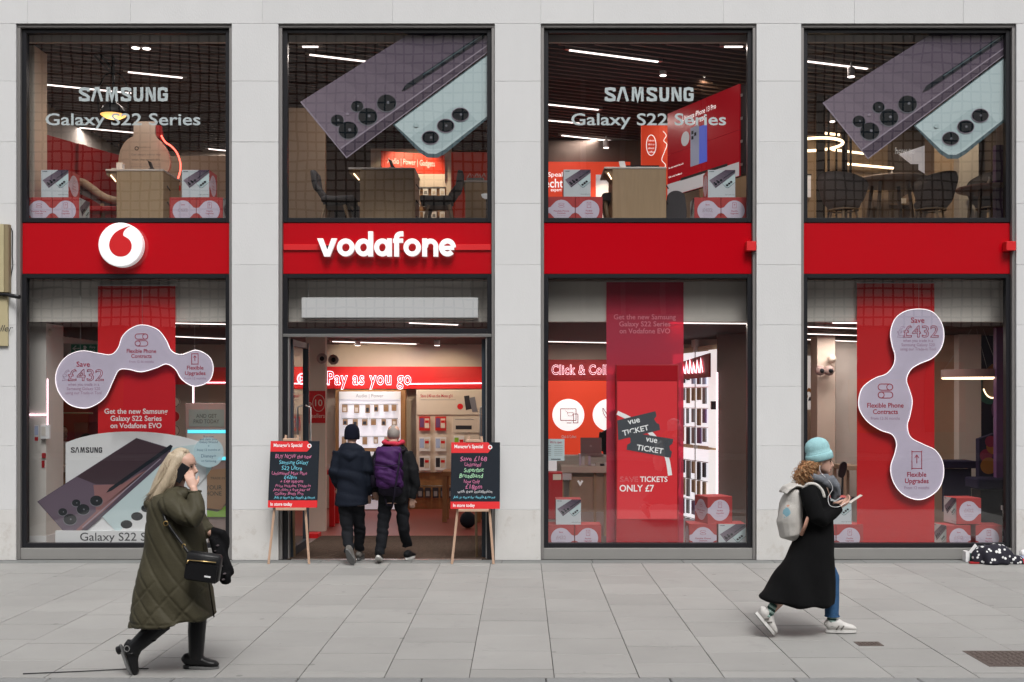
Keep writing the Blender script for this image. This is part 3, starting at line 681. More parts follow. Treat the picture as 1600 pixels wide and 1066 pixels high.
# ---------------------------------------------------------------- phone artwork (flat print, several inks)
def art(parent, f, y, dy, plane=None, pen=True, inks=None):
    """f maps the artwork's own coordinates to (x,z); inks are laid dy apart"""
    k = [0]
    def ink(name, pts, m):
        k[0] += 1; return obj(name, poly_me([f(*p) for p in pts], y - dy * k[0], 0.0, plane), m, parent)
    ink('print', [(614, 195), (766, 82), (766, 182), (697, 239), (684, 246.5), (668, 246.5), (656, 239)], 'phone_teal')
    ink('print', [(617, 195), (766, 84), (766, 178), (694, 234), (681, 240.5), (669, 240), (659, 234)], 'phone_white')
    ink('print', [(640, 216), (704, 169), (722, 164), (746, 190), (690, 232), (672, 233)], 'phone_white2')
    ink('print', [(469, 160), (652, 45), (766, 45), (766, 79), (541, 247)], 'phone_edge')
    lp = lambda a, b, q: (a[0] + (b[0] - a[0]) * q, a[1] + (b[1] - a[1]) * q)
    k[0] += 1
    for q in range(6):
        u, w = q / 6, (q + 1) / 6; P_ = [lp((469, 159), (652, 45), u), lp((469, 159), (652, 45), w)] + ([(766, 45)] if q == 5 else []) + [lp((531, 231), (766, 67), w), lp((531, 231), (766, 67), u)]
        k[0] -= 1; ink('print', P_, 'phone_purple%d' % q)
    ink('print', [(531, 231), (766, 66.5), (766, 68.6), (532.5, 233)], 'phone_shine')
    ink('print', [(540, 246.2), (766, 77.2), (766, 78.8), (541, 247.4)], 'phone_shine')
    ink('print', [(469, 159.5), (541, 247), (542, 245.8), (471, 158.2)], 'phone_shine')
    for cx, cy, r in ((527, 188, 10), (558, 166, 9.5), (544, 203.5, 15), (574.6, 182, 14.7), (604, 161, 14.7)):
        ink('print', circ(cx, cy + 1.2, r + 0.9, 22, r * 0.93), 'lens_ring'); ink('print', circ(cx, cy, r, 22, r * 0.9), 'lens')
        ink('print', circ(cx + r * .15, cy - r * .05, r * .16, 8), 'lens_ring')
    ink('print', circ(543, 178, 2.6, 10, 2.0), 'phone_shine')
    for cx, cy in ((672.5, 215), (696.4, 196.5), (719.3, 179)):
        ink('print', circ(cx, cy, 14, 22, 10.5 * 1.05), 'phone_shine'); ink('print', circ(cx, cy, 13, 22, 10), 'lens')
        ink('print', circ(cx + 1, cy, 2, 8), 'lens_ring')
    ink('print', circ(650, 195.5, 4.2, 12, 3.4), 'phone_white2')
    if pen:
        ink('print', [(627.5, 142.5), (634, 132.5), (766, 44.5), (766, 53), (637, 138.5)], 'pen'); ink('print', [(660, 117), (766, 46.6), (766, 48), (662, 117.5)], 'phone_teal')
for k, dx in ((0, 0), (1, 816.5)):
    t = thing('window_sticker', ['large purple and pale blue phones printed on the second upper window', 'large purple and pale blue phones printed on the fourth upper window'][k], 'sticker')
    sxx = 1.0 if k == 0 else 0.983
    art(t, lambda a, b: (X(469 + (a - 469) * sxx + dx, SY), Z(b + k * 1.5, SY)), SY + 0.008, 0.0003)

# ---------------------------------------------------------------- product boxes in the windows
BA = 0.365
def box_face(parent, kind, plane):
    a = BA; h = a / 2
    f = lambda u, v: ((u - 0.5) * a, v * a)                   # u to the right, v up, both 0..1
    def ink(name, pts, d, m): return obj(name, poly_me([f(*p) for p in pts], -d, 0.0, plane), m, parent)
    if kind == 'P':
        ink('face', [(0.004, .004), (.996, .004), (.996, .996), (.004, .996)], 0.0008, 'box_white')
        g = lambda px, py: f(0.055 + (px - 469) / 297 * 0.94, 1 - 0.004 - (py - 45) / 202 * 0.66)
        art(parent, g, -0.001, 0.0002, plane)
        maker_name(parent, -0.45 * a, -0.27 * a, -0.955 * a, -0.925 * a, -0.001, 'black_print', plane=lambda u, d, v: plane(u, d, -v), raw=True)
        ptext('lettering', 'Galaxy S22 Series', 0.30 * a, 0.085 * a, 0.024 * a, -0.001, 'black_print', parent, 0.012, plane=plane, raw=True, width=0.36 * a)
        return
    nl, nr = kind in 'AB', kind in 'AC'; r = 0.385; pts = []
    for i in range(36):
        an = -math.pi + 2 * math.pi * (i + .5) / 36; c, s = math.cos(an), math.sin(an)
        if nr and c > math.cos(math.radians(48)): continue
        if nl and c < -math.cos(math.radians(48)): continue
        pts.append((an, (0.5 + r * c, 0.5 + r * s)))
    neck = lambda sg: [(0.5 + sg * 0.32, 0.5 - sg * 0.215), (0.5 + sg * 0.40, 0.5 - sg * 0.125), (0.5 + sg * 0.495, 0.5 - sg * 0.09), (0.5 + sg * 0.495, 0.5 + sg * 0.09), (0.5 + sg * 0.40, 0.5 + sg * 0.125), (0.5 + sg * 0.32, 0.5 + sg * 0.215)]
    out = [p for an, p in pts if an < 0]
    if nr: out += neck(1)
    out += [p for an, p in pts if an >= 0]
    if nl: out += neck(-1)
    ink('blob_print', out, 0.0008, 'box_lilac')
    def tx(body, v, hh, m='crimson_text', b=0.012, w=None, u=0.5): ptext('lettering', body, (u - 0.5) * a, v * a, hh * a, -0.0012, m, parent, b, plane=plane, raw=True, width=None if w is None else w * a)
    if kind == 'A':
        for q, v in ((-1, .73), (1, .64)):
            p = [f(*e) for e in circ(0.5, v, 0.105, 16, 0.035)]; obj('icon', ribbon_me([(p, 0.010 * a, True)], -0.0012, plane=plane), 'crimson_text', parent)
        tx('Flexible Phone', .45, .052, w=.56); tx('Contracts', .37, .052); tx('From 12-36 months', .29, .026, 'faint_text')
    elif kind == 'B':
        p = [f(.43, .60), f(.57, .60), f(.57, .80), f(.43, .80)]; obj('icon', ribbon_me([(p, 0.012 * a, True), ([f(.5, .66), f(.5, .75)], 0.01 * a, False), ([f(.465, .715), f(.5, .755), f(.535, .715)], 0.01 * a, False)], -0.0012, plane=plane), 'crimson_text', parent)
        tx('Flexible', .46, .055); tx('Upgrades', .37, .055); tx('From 12 months', .28, .026, 'faint_text')
    else:
        tx('Save', .70, .06); tx('when you trade in a', .36, .026, 'faint_text'); tx('using our Trade-in Tool', .29, .026, 'faint_text')
        ptext('lettering', '£432', 0, .46 * a, .13 * a, -0.0012, 'crimson_text', parent, 0.01, outline=0.012, plane=plane, raw=True)
def product_box(label, px0, px1, pybot, front, left=None, right=None, y=0.24, yaw=0.0, zb=None):
    t = thing('product_box', label, 'box', 'cube display boxes in the shop windows'); h = BA / 2
    obj('carton', box_me(-h, h, -h, h, 0, BA, 0.0012), 'box_red', t)
    P_ = {'front': lambda u, d, v: (u, -h + d, v), 'right': lambda u, d, v: (h - d, u, v), 'left': lambda u, d, v: (-h + d, -u, v)}
    box_face(t, front, P_['front'])
    if left: box_face(t, left, P_['left'])
    if right: box_face(t, right, P_['right'])
    yc = y + h
    t.location = (X((px0 + px1) / 2, y), yc, Z(pybot, y) if zb is None else zb); t.rotation_euler = (0, 0, math.radians(yaw))
    k = (X(px1, y) - X(px0, y)) / BA; t.scale = (k, k, k)
    return t
zu = 4.352
Zs = lambda: None
def stack3(where, tops, lefts, rights, zb, y=0.26):
    for (lab, a, b, fr, le, ri) in (lefts, rights): product_box(lab, a, b, 0, fr, le, ri, y=y, zb=zb)
    lab, a, b, fr, le, ri = tops; k = (X(lefts[2], y) - X(lefts[1], y)); product_box(lab, a, b, 0, fr, le, ri, y=y + 0.01, zb=zb + k + 0.001)
stack3('', ('white phone box on top of the stack left of the first upper window', 64, 107, 'P', None, 'B'), ('red box with contracts print at the left end of the first upper window', 39.5, 81, 'A', None, None), ('red box with upgrades print beside it, left half of the first upper window', 81.6, 123, 'B', None, 'P'), zu)
stack3('', ('white phone box on top of the stack right of the first upper window', 284, 327, 'P', None, 'B'), ('red box with Save print in the first upper window', 264.5, 306, 'C', None, None), ('red box with upgrades print at the right end of the first upper window', 306.6, 348, 'B', None, 'P'), zu)
stack3('', ('white phone box on top of the stack left of the third upper window', 880.5, 923, 'P', None, None), ('red box with contracts print at the left end of the third upper window', 856, 898.5, 'A', None, None), ('red box with upgrades print in the left half of the third upper window', 899.2, 941.5, 'B', None, 'P'), zu)
stack3('', ('white phone box on top of the stack right of the third upper window', 1106, 1149, 'P', 'B', None), ('red box with Save print in the third upper window', 1085, 1126.4, 'C', 'P', None), ('red box with upgrades print at the right end of the third upper window', 1127, 1168.5, 'B', None, None), zu)
zl = 0.078
structure(box('window_floor', X(845), X(1182), 0.23, 0.95, 0.001, zl - 0.002, 'grey_wall')); structure(box('window_floor', X(1252), X(1588), 0.23, 0.95, 0.001, zl - 0.002, 'grey_wall')); structure(box('window_floor', X(25), X(362), 0.23, 0.80, 0.001, zl - 0.002, 'grey_wall'))
stack3('', ('white phone box on top of the stack left of the third lower window', 868.5, 908, 'P', None, 'C'), ('red box with Save print at the left end of the third lower window', 856, 897.3, 'C', None, None), ('red box with upgrades print in the left half of the third lower window', 898.3, 939.5, 'B', None, 'A'), zl)
k_ = X(1120, .26) - X(1078, .26)
product_box('red box with contracts print in the right half of the third lower window', 1077, 1120, 0, 'A', 'B', None, y=0.26, zb=zl)
product_box('white phone box at the right end of the third lower window', 1122.5, 1165.5, 0, 'P', None, None, y=0.26, zb=zl)
product_box('red box turned corner-on on top of the boxes in the third lower window', 1097, 1140, 0, 'B', 'A', None, y=0.30, zb=zl + k_ + 0.001, yaw=-28 + 46)
product_box('white phone box half hidden behind the woman in black', 1289, 1331, 0, 'P', None, None, y=0.27, zb=zl + k_ + 0.001)
product_box('red box with upgrades print beside the hem of the black coat', 1307, 1349, 0, 'B', None, None, y=0.26, zb=zl)
product_box('red contracts box behind the woman in black', 1264, 1306, 0, 'A', None, None, y=0.26, zb=zl)
product_box('red box with Save print on top of the stack in the fourth lower window', 1492, 1532.5, 0, 'C', 'P', None, y=0.29, zb=zl + k_ + 0.001, yaw=6)
product_box('red box with Save print in the bottom row of the fourth lower window', 1475.5, 1516, 0, 'C', 'P', None, y=0.27, zb=zl, yaw=8)
product_box('red box with upgrades print at the right end of the fourth lower window', 1527, 1567.5, 0, 'B', None, None, y=0.27, zb=zl, yaw=-4)

# ---------------------------------------------------------------- hanging banners
def banner(label, x0, x1, y0, y1, y, m):
    t = thing('hanging_banner', label, 'banner')
    pbox('cloth', x0, y0, x1, y1, y, m, t, 0.004)
    pbox('top_rail', x0 - 1, y0 - 2.2, x1 + 1, y0 - 0.2, y - 0.004, 'silver', t, 0.012)
    for px in (x0 + 12, x1 - 12): bar('wire', [(X(px, y), y + 0.003, Z(y0 - 2, y)), (X(px, y), y + 0.003, 3.61)], 0.0015, 'silver', t, 5)
    return t
b1 = banner('tall red banner hanging in the first lower window', 153, 274, 447, 700, 0.345, 'red')
b4 = banner('tall red banner hanging in the fourth lower window', 1339, 1460, 443, 848, 0.345, 'red')
t = thing('hanging_banner', 'translucent red banner with faint lettering behind the ticket screen', 'banner')
FYM = 0.378
pbox('film', 947.5, 441, 1068, 849.5, FYM, 'red_film', t, 0.0006); pbox('top_rail', 947, 439, 1068.5, 441, FYM - .004, 'silver', t, .01)
M['pink_text'] = mat('faint_pink_lettering', (0.62, 0.22, 0.27), 0.6)
for i, s in enumerate(('Get the new Samsung', 'Galaxy S22 Series', 'on Vodafone EVO')): ptext('lettering', s, 1007.5, 499 + i * 11, 7.6, FYM - 0.001, 'pink_text', t, 0.010, width=[97, 80, 79][i])
t = thing('window_lettering', 'white three-line lettering over the red banner of the first lower window', 'lettering')
for i, s in enumerate(('Get the new Samsung', 'Galaxy S22 Series', 'on Vodafone EVO')): ptext('lettering', s, 212.5, 646.5 + i * 11.2, 7.8, SY, 'white', t, 0.018, width=[99, 80, 80][i])

# ---------------------------------------------------------------- blob shaped hanging signs with a lit rim
def toggle_icon(t, cx, cy, w, y):
    h = w * 0.42
    for q, sg in ((0, 1), (1, -1)):
        yy = cy + q * h * 1.28; r = h / 2
        p = arc(cx + w / 2 - r, yy, r, r, 90, -90, 8) + arc(cx - w / 2 + r, yy, r, r, 270, 90, 8)
        obj('icon', ribbon_me([(PW(p, y), L(w * 0.055, y), True), (PW(circ(cx + sg * (w / 2 - r), yy, r * .96, 18), y), L(w * 0.05, y), True)], y), 'crimson_text', t)
def phone_icon(t, cx, cy, w, h, y, m='crimson_text'):
    p = spline([(cx - w / 2 + 1, cy - h / 2), (cx + w / 2 - 1, cy - h / 2), (cx + w / 2, cy - h / 2 + 1), (cx + w / 2, cy + h / 2 - 1), (cx + w / 2 - 1, cy + h / 2), (cx - w / 2 + 1, cy + h / 2), (cx - w / 2, cy + h / 2 - 1), (cx - w / 2, cy - h / 2 + 1)], 2)
    obj('icon', ribbon_me([(PW(p, y), L(1.1, y), True), (PW([(cx, cy + h * .2), (cx, cy - h * .28)], y), L(1.1, y), False), (PW([(cx - w * .22, cy - h * .12), (cx, cy - h * .31), (cx + w * .22, cy - h * .12)], y), L(1.0, y), False)], y), m, t)
def blob_sign(label, outline, y):
    t = thing('blob_sign', label, 'hanging sign')
    pts = spline(outline, 5); ppoly('board', pts, y, 'lilac', t, 0.025)
    wpts = [(X(a, y), y - 0.004, Z(b, y)) for a, b in pts]
    bar('lit_rim', wpts, L(0.65, y), 'neon_rim', t, 6, True)
    return t
BS = 0.27
o1 = [(a / 2.22, 420 + b / 2.22) for a, b in [(193, 385), (203, 340), (235, 302), (285, 285), (340, 293), (385, 298), (410, 275), (425, 235), (455, 207), (495, 195), (545, 210), (575, 245), (595, 285), (630, 298), (680, 283), (725, 305), (740, 345), (725, 390), (675, 408), (632, 385), (608, 348), (577, 331), (540, 345), (490, 358), (445, 349), (413, 352), (393, 388), (367, 443), (330, 473), (290, 484), (240, 470), (205, 430)]]
t = blob_sign('lilac three-lobed sign with glowing rim hanging in the first lower window', o1, BS); TY = BS - 0.0015
ptext('lettering', 'Save', 130, 573, 7.8, TY, 'crimson_text', t, 0.014, width=21); ptext('lettering', '£432', 134, 595, 17.5, TY, 'crimson_text', t, 0, outline=0.016, width=56)
ptext('lettering', '£', 103, 595, 17, TY, 'faint_text', t, 0, outline=0.010)
for i, s in enumerate(('when you trade in a', 'Samsung Galaxy S20', 'using our Trade-in Tool')): ptext('lettering', s, 130.5, 603 + i * 6.6, 4.6, TY, 'faint_text', t, 0.004, width=[49, 52, 56][i])
toggle_icon(t, 221, 526, 20, TY); ptext('lettering', 'Flexible Phone', 221, 551.5, 5.9, TY, 'crimson_text', t, 0.014, width=46); ptext('lettering', 'Contracts', 221, 559.5, 5.9, TY, 'crimson_text', t, 0.014, width=32); ptext('lettering', 'From 12-36 months', 221, 567, 3.6, TY, 'faint_text', t, 0.002, width=38)
phone_icon(t, 304.5, 561, 10, 16, TY); ptext('lettering', 'Flexible', 305, 577.5, 5.8, TY, 'crimson_text', t, 0.014, width=26); ptext('lettering', 'Upgrades', 305, 586, 5.8, TY, 'crimson_text', t, 0.014, width=32); ptext('lettering', 'From 12 months', 305, 593, 3.4, TY, 'faint_text', t, 0.002, width=34)
bar('wire', [(X(222, BS), BS + 0.01, Z(507, BS)), (X(222, BS), BS + 0.01, 3.61)], 0.0016, 'silver', t, 5); bar('wire', [(X(304, BS), BS + 0.01, Z(547, BS)), (X(304, BS), BS + 0.01, 3.61)], 0.0016, 'silver', t, 5); bar('wire', [(X(125, BS), BS + 0.01, Z(548, BS)), (X(125, BS), BS + 0.01, 3.61)], 0.0016, 'silver', t, 5)
o4 = [(1200 + a / 2.22, 420 + b / 2.22) for a, b in [(525, 140), (570, 150), (600, 185), (610, 230), (600, 275), (570, 310), (525, 330), (495, 350), (480, 385), (490, 420), (500, 460), (492, 510), (483, 545), (495, 585), (540, 610), (580, 630), (605, 670), (608, 720), (590, 765), (550, 795), (510, 800), (465, 780), (435, 740), (425, 690), (440, 640), (445, 605), (430, 575), (390, 560), (345, 530), (318, 490), (315, 450), (330, 410), (370, 380), (410, 365), (435, 335), (440, 300), (430, 265), (425, 220), (440, 175), (475, 148)]]
t = blob_sign('lilac zig-zag three-lobed sign with glowing rim in the fourth lower window', o4, BS)
ptext('lettering', 'Save', 1434, 504.5, 8.2, TY, 'crimson_text', t, 0.014, width=21); ptext('lettering', '£432', 1439, 527, 18, TY, 'crimson_text', t, 0, outline=0.016, width=55); ptext('lettering', '£', 1408, 527, 17.5, TY, 'faint_text', t, 0, outline=0.010)
for i, s in enumerate(('when you trade in a', 'Samsung Galaxy S20', 'using our Trade-in Tool')): ptext('lettering', s, 1434.5, 534.5 + i * 6.6, 4.6, TY, 'faint_text', t, 0.004, width=[47, 52, 56][i])
toggle_icon(t, 1383.5, 605, 23, TY); ptext('lettering', 'Flexible Phone', 1383.5, 637, 7.2, TY, 'crimson_text', t, 0.016, width=57); ptext('lettering', 'Contracts', 1383.5, 647, 7.2, TY, 'crimson_text', t, 0.016, width=39); ptext('lettering', 'From 12-36 months', 1383.5, 656, 4.6, TY, 'faint_text', t, 0.002, width=45)
phone_icon(t, 1432.5, 719, 15, 26, TY); ptext('lettering', 'Flexible', 1432.5, 745, 7.2, TY, 'crimson_text', t, 0.016, width=30); ptext('lettering', 'Upgrades', 1432.5, 755, 7.2, TY, 'crimson_text', t, 0.016, width=37); ptext('lettering', 'From 12 months', 1432.5, 764.5, 4.6, TY, 'faint_text', t, 0.002, width=39)
bar('wire', [(X(1436, BS), BS + 0.01, Z(482, BS)), (X(1436, BS), BS + 0.01, 3.61)], 0.0016, 'silver', t, 5)

# ---------------------------------------------------------------- the big phone stand-up in the first lower window
SD = 0.225
t = thing('display_stand', 'white arched cardboard stand with a giant burgundy phone in the first lower window', 'display')
arch = [(102.5, 829), (102.5, 696)] + spline([(102.5, 692), (125, 684), (160, 677), (205, 674.5), (250, 677), (290, 684), (323, 694)], 4, False) + [(323, 829)]
ppoly('back_card', arch, SD + 0.05, 'white', t, 0.012)
M['stand_shade'] = mat('stand_side_card', (0.5, 0.5, 0.52), 0.6)
pbox('plinth_card', 86.5, 829.5, 323, 851, SD, 'white', t, 0.06)
maker_name(t, 110.5, 160, 699, 707.5, SD + 0.0485, 'black_print')
ptext('lettering', 'Galaxy S22 Series', 196, 845, 12.6, SD - 0.0015, 'black_print', t, 0.006, width=142)
ph = thing('phone_cutout', 'giant burgundy and white phone cut-out leaning in the first lower window', 'display')
yc = SD + 0.035
def cut(name, pts, m, k, th=0.0): return ppoly(name, pts, yc - 0.0006 * k, m, ph, th)
cut('print', [(158, 806), (268, 700), (336, 690), (343, 712), (322, 745), (250, 820), (238, 829), (180, 829)], 'phone_white', -3, 0.006)
cut('print', [(188, 829), (252, 764), (322, 708), (322, 745), (250, 820), (238, 829)], 'white', -2)
cut('print', [(58, 784), (213, 684.5), (268, 701), (262, 716), (136, 829), (98, 829)], 'phone_edge', 0, 0.006)
cut('print', [(59.5, 783.5), (213, 685.5), (266, 701.5), (244, 716), (118, 829), (99, 829)], 'phone_purple', 1)
cut('print', [(120, 745), (213, 685.5), (266, 701.5), (244, 716), (190, 757), (150, 757)], 'phone_top', 2)
cut('print', [(146, 758), (190, 757), (216, 741), (240, 729), (228, 735), (172, 790), (126, 829), (118, 829), (150, 799)], 'phone_rose', 3)
cut('print', [(128, 824), (250, 717), (252, 717), (130, 824.5)], 'phone_shine', 4)
for n, (cx, cy, r) in enumerate(((98, 800, 7), (119, 786, 6.6), (109.5, 811.5, 10.3), (130, 796, 10), (150.5, 782.5, 9.8))):
    cut('print', circ(cx, cy + 1, r + .8, 20, r * .86), 'lens_ring', 5); cut('print', circ(cx, cy, r, 20, r * .82), 'lens', 6); cut('print', circ(cx + 1, cy, r * .14, 8), 'lens_ring', 7)
for cx, cy, r in ((197.6, 819.5, 9.2), (214, 807, 9.2), (229, 794.5, 8.5)): cut('print', circ(cx, cy, r, 18, r * .72), 'lens', 1)
cut('print', [(166, 770), (171, 763), (266, 695), (270, 697), (268, 701), (174, 767)], 'pen', 8)
t = thing('window_sticker', 'round pale blue offer sticker on the first lower window above the blonde woman', 'sticker')
ppoly('disc', circ(326, 707, 23.5, 36), SY + 0.004, 'clear_film', t)
M['blue_text'] = mat('steel_blue_print', (0.12, 0.20, 0.30), 0.5)
for i, s in enumerate(('Buy now', 'and claim your', 'Galaxy Watch4', '+', 'Enjoy 12 months of', 'Disney+', 'on Samsung')): ptext('lettering', s, 326, [683.5, 688, 692.5, 699, 704.5, 715, 722][i], [3.2, 3.2, 3.2, 4, 3.2, 5, 3.4][i], SY + 0.003, 'blue_text', t, 0.004)

# ---------------------------------------------------------------- neighbour's sign on the far left pier
t = thing('gold_lightbox', 'dull gold box sign fixed to the left edge of the stone wall', 'sign')
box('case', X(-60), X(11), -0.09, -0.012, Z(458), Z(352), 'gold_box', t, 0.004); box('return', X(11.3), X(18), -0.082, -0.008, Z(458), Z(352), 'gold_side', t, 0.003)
box('bracket', X(-30), X(2), -0.011, 0.0, Z(430), Z(380), 'black', t)
bar('cable', [(X(2), -0.02, Z(351)), (X(16), -0.012, Z(352)), (X(20), -0.008, Z(362)), (X(19.5), -0.008, Z(400)), (X(20.5), -0.008, Z(415)), (X(16), -0.008, Z(440)), (X(12), -0.02, Z(463))], 0.006, 'black', t, 6)
t = thing('gold_nameplate', 'flat gold nameplate with script letters below the gold box sign', 'sign')
box('plate', X(-60), X(14), -0.035, -0.003, Z(541), Z(463), 'gold_box', t, 0.003)
ptext('lettering', 'Jeweller', -5, 518, 10, -0.0365, 'black_print', t, 0.0, shear=0.35)
t = thing('sign_lamp', 'black tubular lamp arm above the gold nameplate', 'lamp')
bar('arm', [(X(-20), -0.06, Z(461)), (X(14), -0.07, Z(461)), (X(24), -0.10, Z(463.5)), (X(39), -0.16, Z(466))], [0.02, 0.02, 0.026, 0.026], 'black', t, 10); box('bracket', X(8), X(15), -0.06, 0.0, Z(464), Z(458), 'black', t)
# ================================================================ INSIDE, GROUND FLOOR
def sp_me(r, loc, n=12, sz=1.0):
    V, F = lathe([(max(1e-4, r * math.sin(math.pi * i / 10)), -r * sz * math.cos(math.pi * i / 10)) for i in range(11)], n); return moved((V, F), loc)
def cctv(label, px, py, y):
    t = thing('security_camera', label, 'camera'); c = Vector((X(px, y), y, Z(py, y)))
    obj('housing', pyd(*moved(lathe([(0.03, 0), (0.078, 0.01), (0.082, 0.06), (0.07, 0.10), (0.03, 0.11)], 16), c + Vector((0, 0.10, 0)), R90)), 'kiosk', t, True)
    obj('lens', pyd(*sp_me(0.036, c + Vector((0.012, -0.012, -0.006)))), 'lens', t, True); bar('bracket', [c + Vector((0, 0.10, 0.0)), c + Vector((0, 0.22, 0.03))], 0.018, 'white', t)
def dome(label, px, py, y):
    t = thing('dome_camera', label, 'camera'); c = Vector((X(px, y), y, Z(py, y)))
    obj('globe', pyd(*sp_me(0.07, c, 16)), 'cream', t, True); bar('bracket', [c, c + Vector((-0.02, 0.14, 0.03))], 0.03, 'white', t)
def neon_text(t, body, cx, base, h, y, width=None, r=0.009): return ptext('neon_lettering', body, cx, base, h, y, 'neon_white', t, 0.018, outline=r, width=width, spacing=1.12)

# ---- first lower window: white pier, back of the shop, kiosk, counter, staff
t = structure(box('column_white', X(41, .6), X(72, .6), 0.60, 1.15, 0.001, 3.08, 'white_wall')); box('skirting', X(41, .6) - .004, X(72, .6) + .006, 0.592, 1.152, 0.002, 0.24, 'white', t)
t = thing('neon_line', 'white neon line wrapped round the white pier in the first lower window', 'light')
bar('tube', [(X(41, .58), .585, Z(648, .58)), (X(72, .58), .585, Z(648.5, .58))], 0.009, 'neon_white', t, 6); bar('tube', [(X(73.4, .58), .60, Z(592, .58)), (X(73.4, .58), .60, Z(682, .58))], 0.008, 'neon_white', t, 6)
t = thing('call_point', 'small white alarm box on the white pier', 'box'); pbox('case', 63, 664, 77, 686, .54, 'white', t, .055, .004); pbox('cover', 64.5, 667, 71, 681, .535, 'grey_wall', t, .004)
t = thing('notice', 'small blue and red notice stuck on the white pier', 'notice'); pbox('sheet', 53, 664, 60.5, 690, .594, 'white', t, .003); pbox('print', 54, 666, 59.5, 680, .592, 'iphone_blue', t, .001); pbox('print', 54, 683, 59.5, 689, .592, 'red', t, .001)
t = thing('alarm_button', 'red fire alarm button on the white pier', 'alarm'); pbox('case', 65, 708, 71, 716, .575, 'dark_red', t, .02, .003); pbox('sign', 65, 720, 69.5, 731, .590, 'dark_red', t, .004)
dome('white globe camera at the top of the white pier', 73, 520, 0.72)
structure(box('partition_wall', X(72, 3.4), X(160, 3.4), 3.42, 3.52, 0.001, 2.95, 'white_wall'))
t = thing('red_wall_panel', 'deep red wall panel behind the staff desk in the first lower window', 'panel'); pbox('board', 76, 556, 190, 715, 3.36, 'dark_red', t, .05); pbox('band', 74, 575, 110, 590, 3.33, 'red', t, .02)
t = thing('exit_sign', 'green fire exit sign with arrow hanging behind the first lower window', 'sign'); pbox('case', 111, 538, 152, 551.5, 2.6, 'green_sign', t, .03)
ptext('lettering', 'Fire', 144.5, 544.5, 4, 2.597, 'white', t, .01); ptext('lettering', 'exit', 144.5, 550, 4, 2.597, 'white', t, .01)
obj('arrow', ribbon_me([(PW([(114, 544.6), (124, 544.6)], 2.597), L(1.5, 2.6), False), (PW([(119, 540.5), (114.2, 544.6), (119, 548.7)], 2.597), L(1.5, 2.6), False)], 2.597), 'white', t)
ppoly('running_figure', [(129, 549), (131, 544), (130, 541), (133, 540), (136, 543), (134, 545), (136, 549), (133, 547), (131, 549)], 2.597, 'white', t)
t = thing('staff_desk', 'oak counter with white top and monitors in the first lower window', 'counter'); pbox('front', 72.5, 738, 160, 848, 2.1, 'oak', t, .5); pbox('worktop', 71, 728, 160, 738, 2.05, 'cream_light', t, .6, .004)
pbox('upstand', 74, 690, 104, 728, 2.6, 'white_wall', t, .03)
for (lab, a, b, c, d) in (('white screen back on the staff desk', 84, 700, 101, 725), ('clear plastic screen beside the staff', 116, 660, 155, 689)):
    t = thing('desk_screen', lab, 'screen'); pbox('panel', a, b, c, d, 2.45 if a < 90 else 2.7, 'cream_light' if a < 90 else 'door_glass', t, .015, .004); pbox('stand', (a + c) / 2 - 2, d, (a + c) / 2 + 2, 728, 2.46 if a < 90 else 2.71, 'grey_wall', t, .01)
t = thing('desk_lamp', 'jointed pale desk lamp behind the first lower window', 'lamp'); bar('arm', [(X(94, 2.9), 2.9, Z(690, 2.9)), (X(78, 2.9), 2.9, Z(630, 2.9)), (X(88, 2.9), 2.9, Z(645, 2.9)), (X(145, 2.9), 2.9, Z(646, 2.9))], .012, 'beech', t, 6)
t = thing('kiosk', 'rose beige trade-in kiosk with screen and cyan strips in the first lower window', 'kiosk')
pbox('body', 289, 630, 353, 850, 1.3, 'kiosk', t, .45, .01); pbox('screen', 295, 640, 350, 667, 1.295, 'green_screen', t, .004); pbox('panel', 292, 676, 353, 720, 1.292, 'grey_wall', t, .006)
for py in (672, 714): pbox('cyan_strip', 293, py, 353, py + 5, 1.286, 'cyan', t, .006)
ppoly('card_panel', [(322, 735), (353, 732), (353, 785), (346, 797), (322, 794)], 1.27, 'brown_card', t, .01); ppoly('green_foot', [(322, 797), (340, 800), (353, 790), (353, 808), (322, 808)], 1.275, 'lime', t, .006)
M['dim_text'] = mat('dim_grey_lettering', (0.06, 0.07, 0.06), .5)
ptext('lettering', 'AND GET', 322.5, 653, 6, 1.293, 'dim_text', t, .006, width=32); ptext('lettering', 'PAID TODAY', 322.5, 661.5, 6, 1.293, 'dim_text', t, .006, width=40)
ptext('lettering', 'TRADE IN', 340, 749, 3.5, 1.268, 'dim_text', t, .004); ptext('lettering', 'YOUR', 334, 765, 6.5, 1.268, 'dim_text', t, .004); ptext('lettering', 'PHONE', 331, 774.5, 6.5, 1.268, 'dim_text', t, .004)
t = thing('neon_line', 'upright white neon tube above the kiosk in the first lower window', 'light'); bar('tube', [(X(302, 2), 2.0, Z(602, 2)), (X(302, 2), 2.0, Z(634, 2))], .014, 'neon_white', t, 6)
t = thing('wall_fascia', 'red wall band with neon line at the right of the first lower window', 'panel'); pbox('band', 262, 574, 358, 601, 5.9, 'red', t, .06); bar('neon_line', [(X(322, 5.88), 5.885, Z(598, 5.88)), (X(358, 5.88), 5.885, Z(598, 5.88))], .011, 'neon_white', t, 6)
for (lab, py, m_) in (('outlined circle badge on the cream wall above the red one', 628, 'dark_wall'), ('red circle badge on the cream wall behind the first lower window', 651, 'red'), ('outlined circle badge on the cream wall below the red one', 673, 'dark_wall')):
    t = thing('wall_badge', lab, 'badge'); ppoly('disc', circ(272, py, 9, 20), 5.86, 'cream_light', t, .01); (ppoly('face', circ(272, py, 8.3, 20), 5.857, 'red', t) if m_ == 'red' else obj('ring', ribbon_me([(PW(circ(272, py, 8.2, 22), 5.857), .012, True)], 5.857), m_, t))

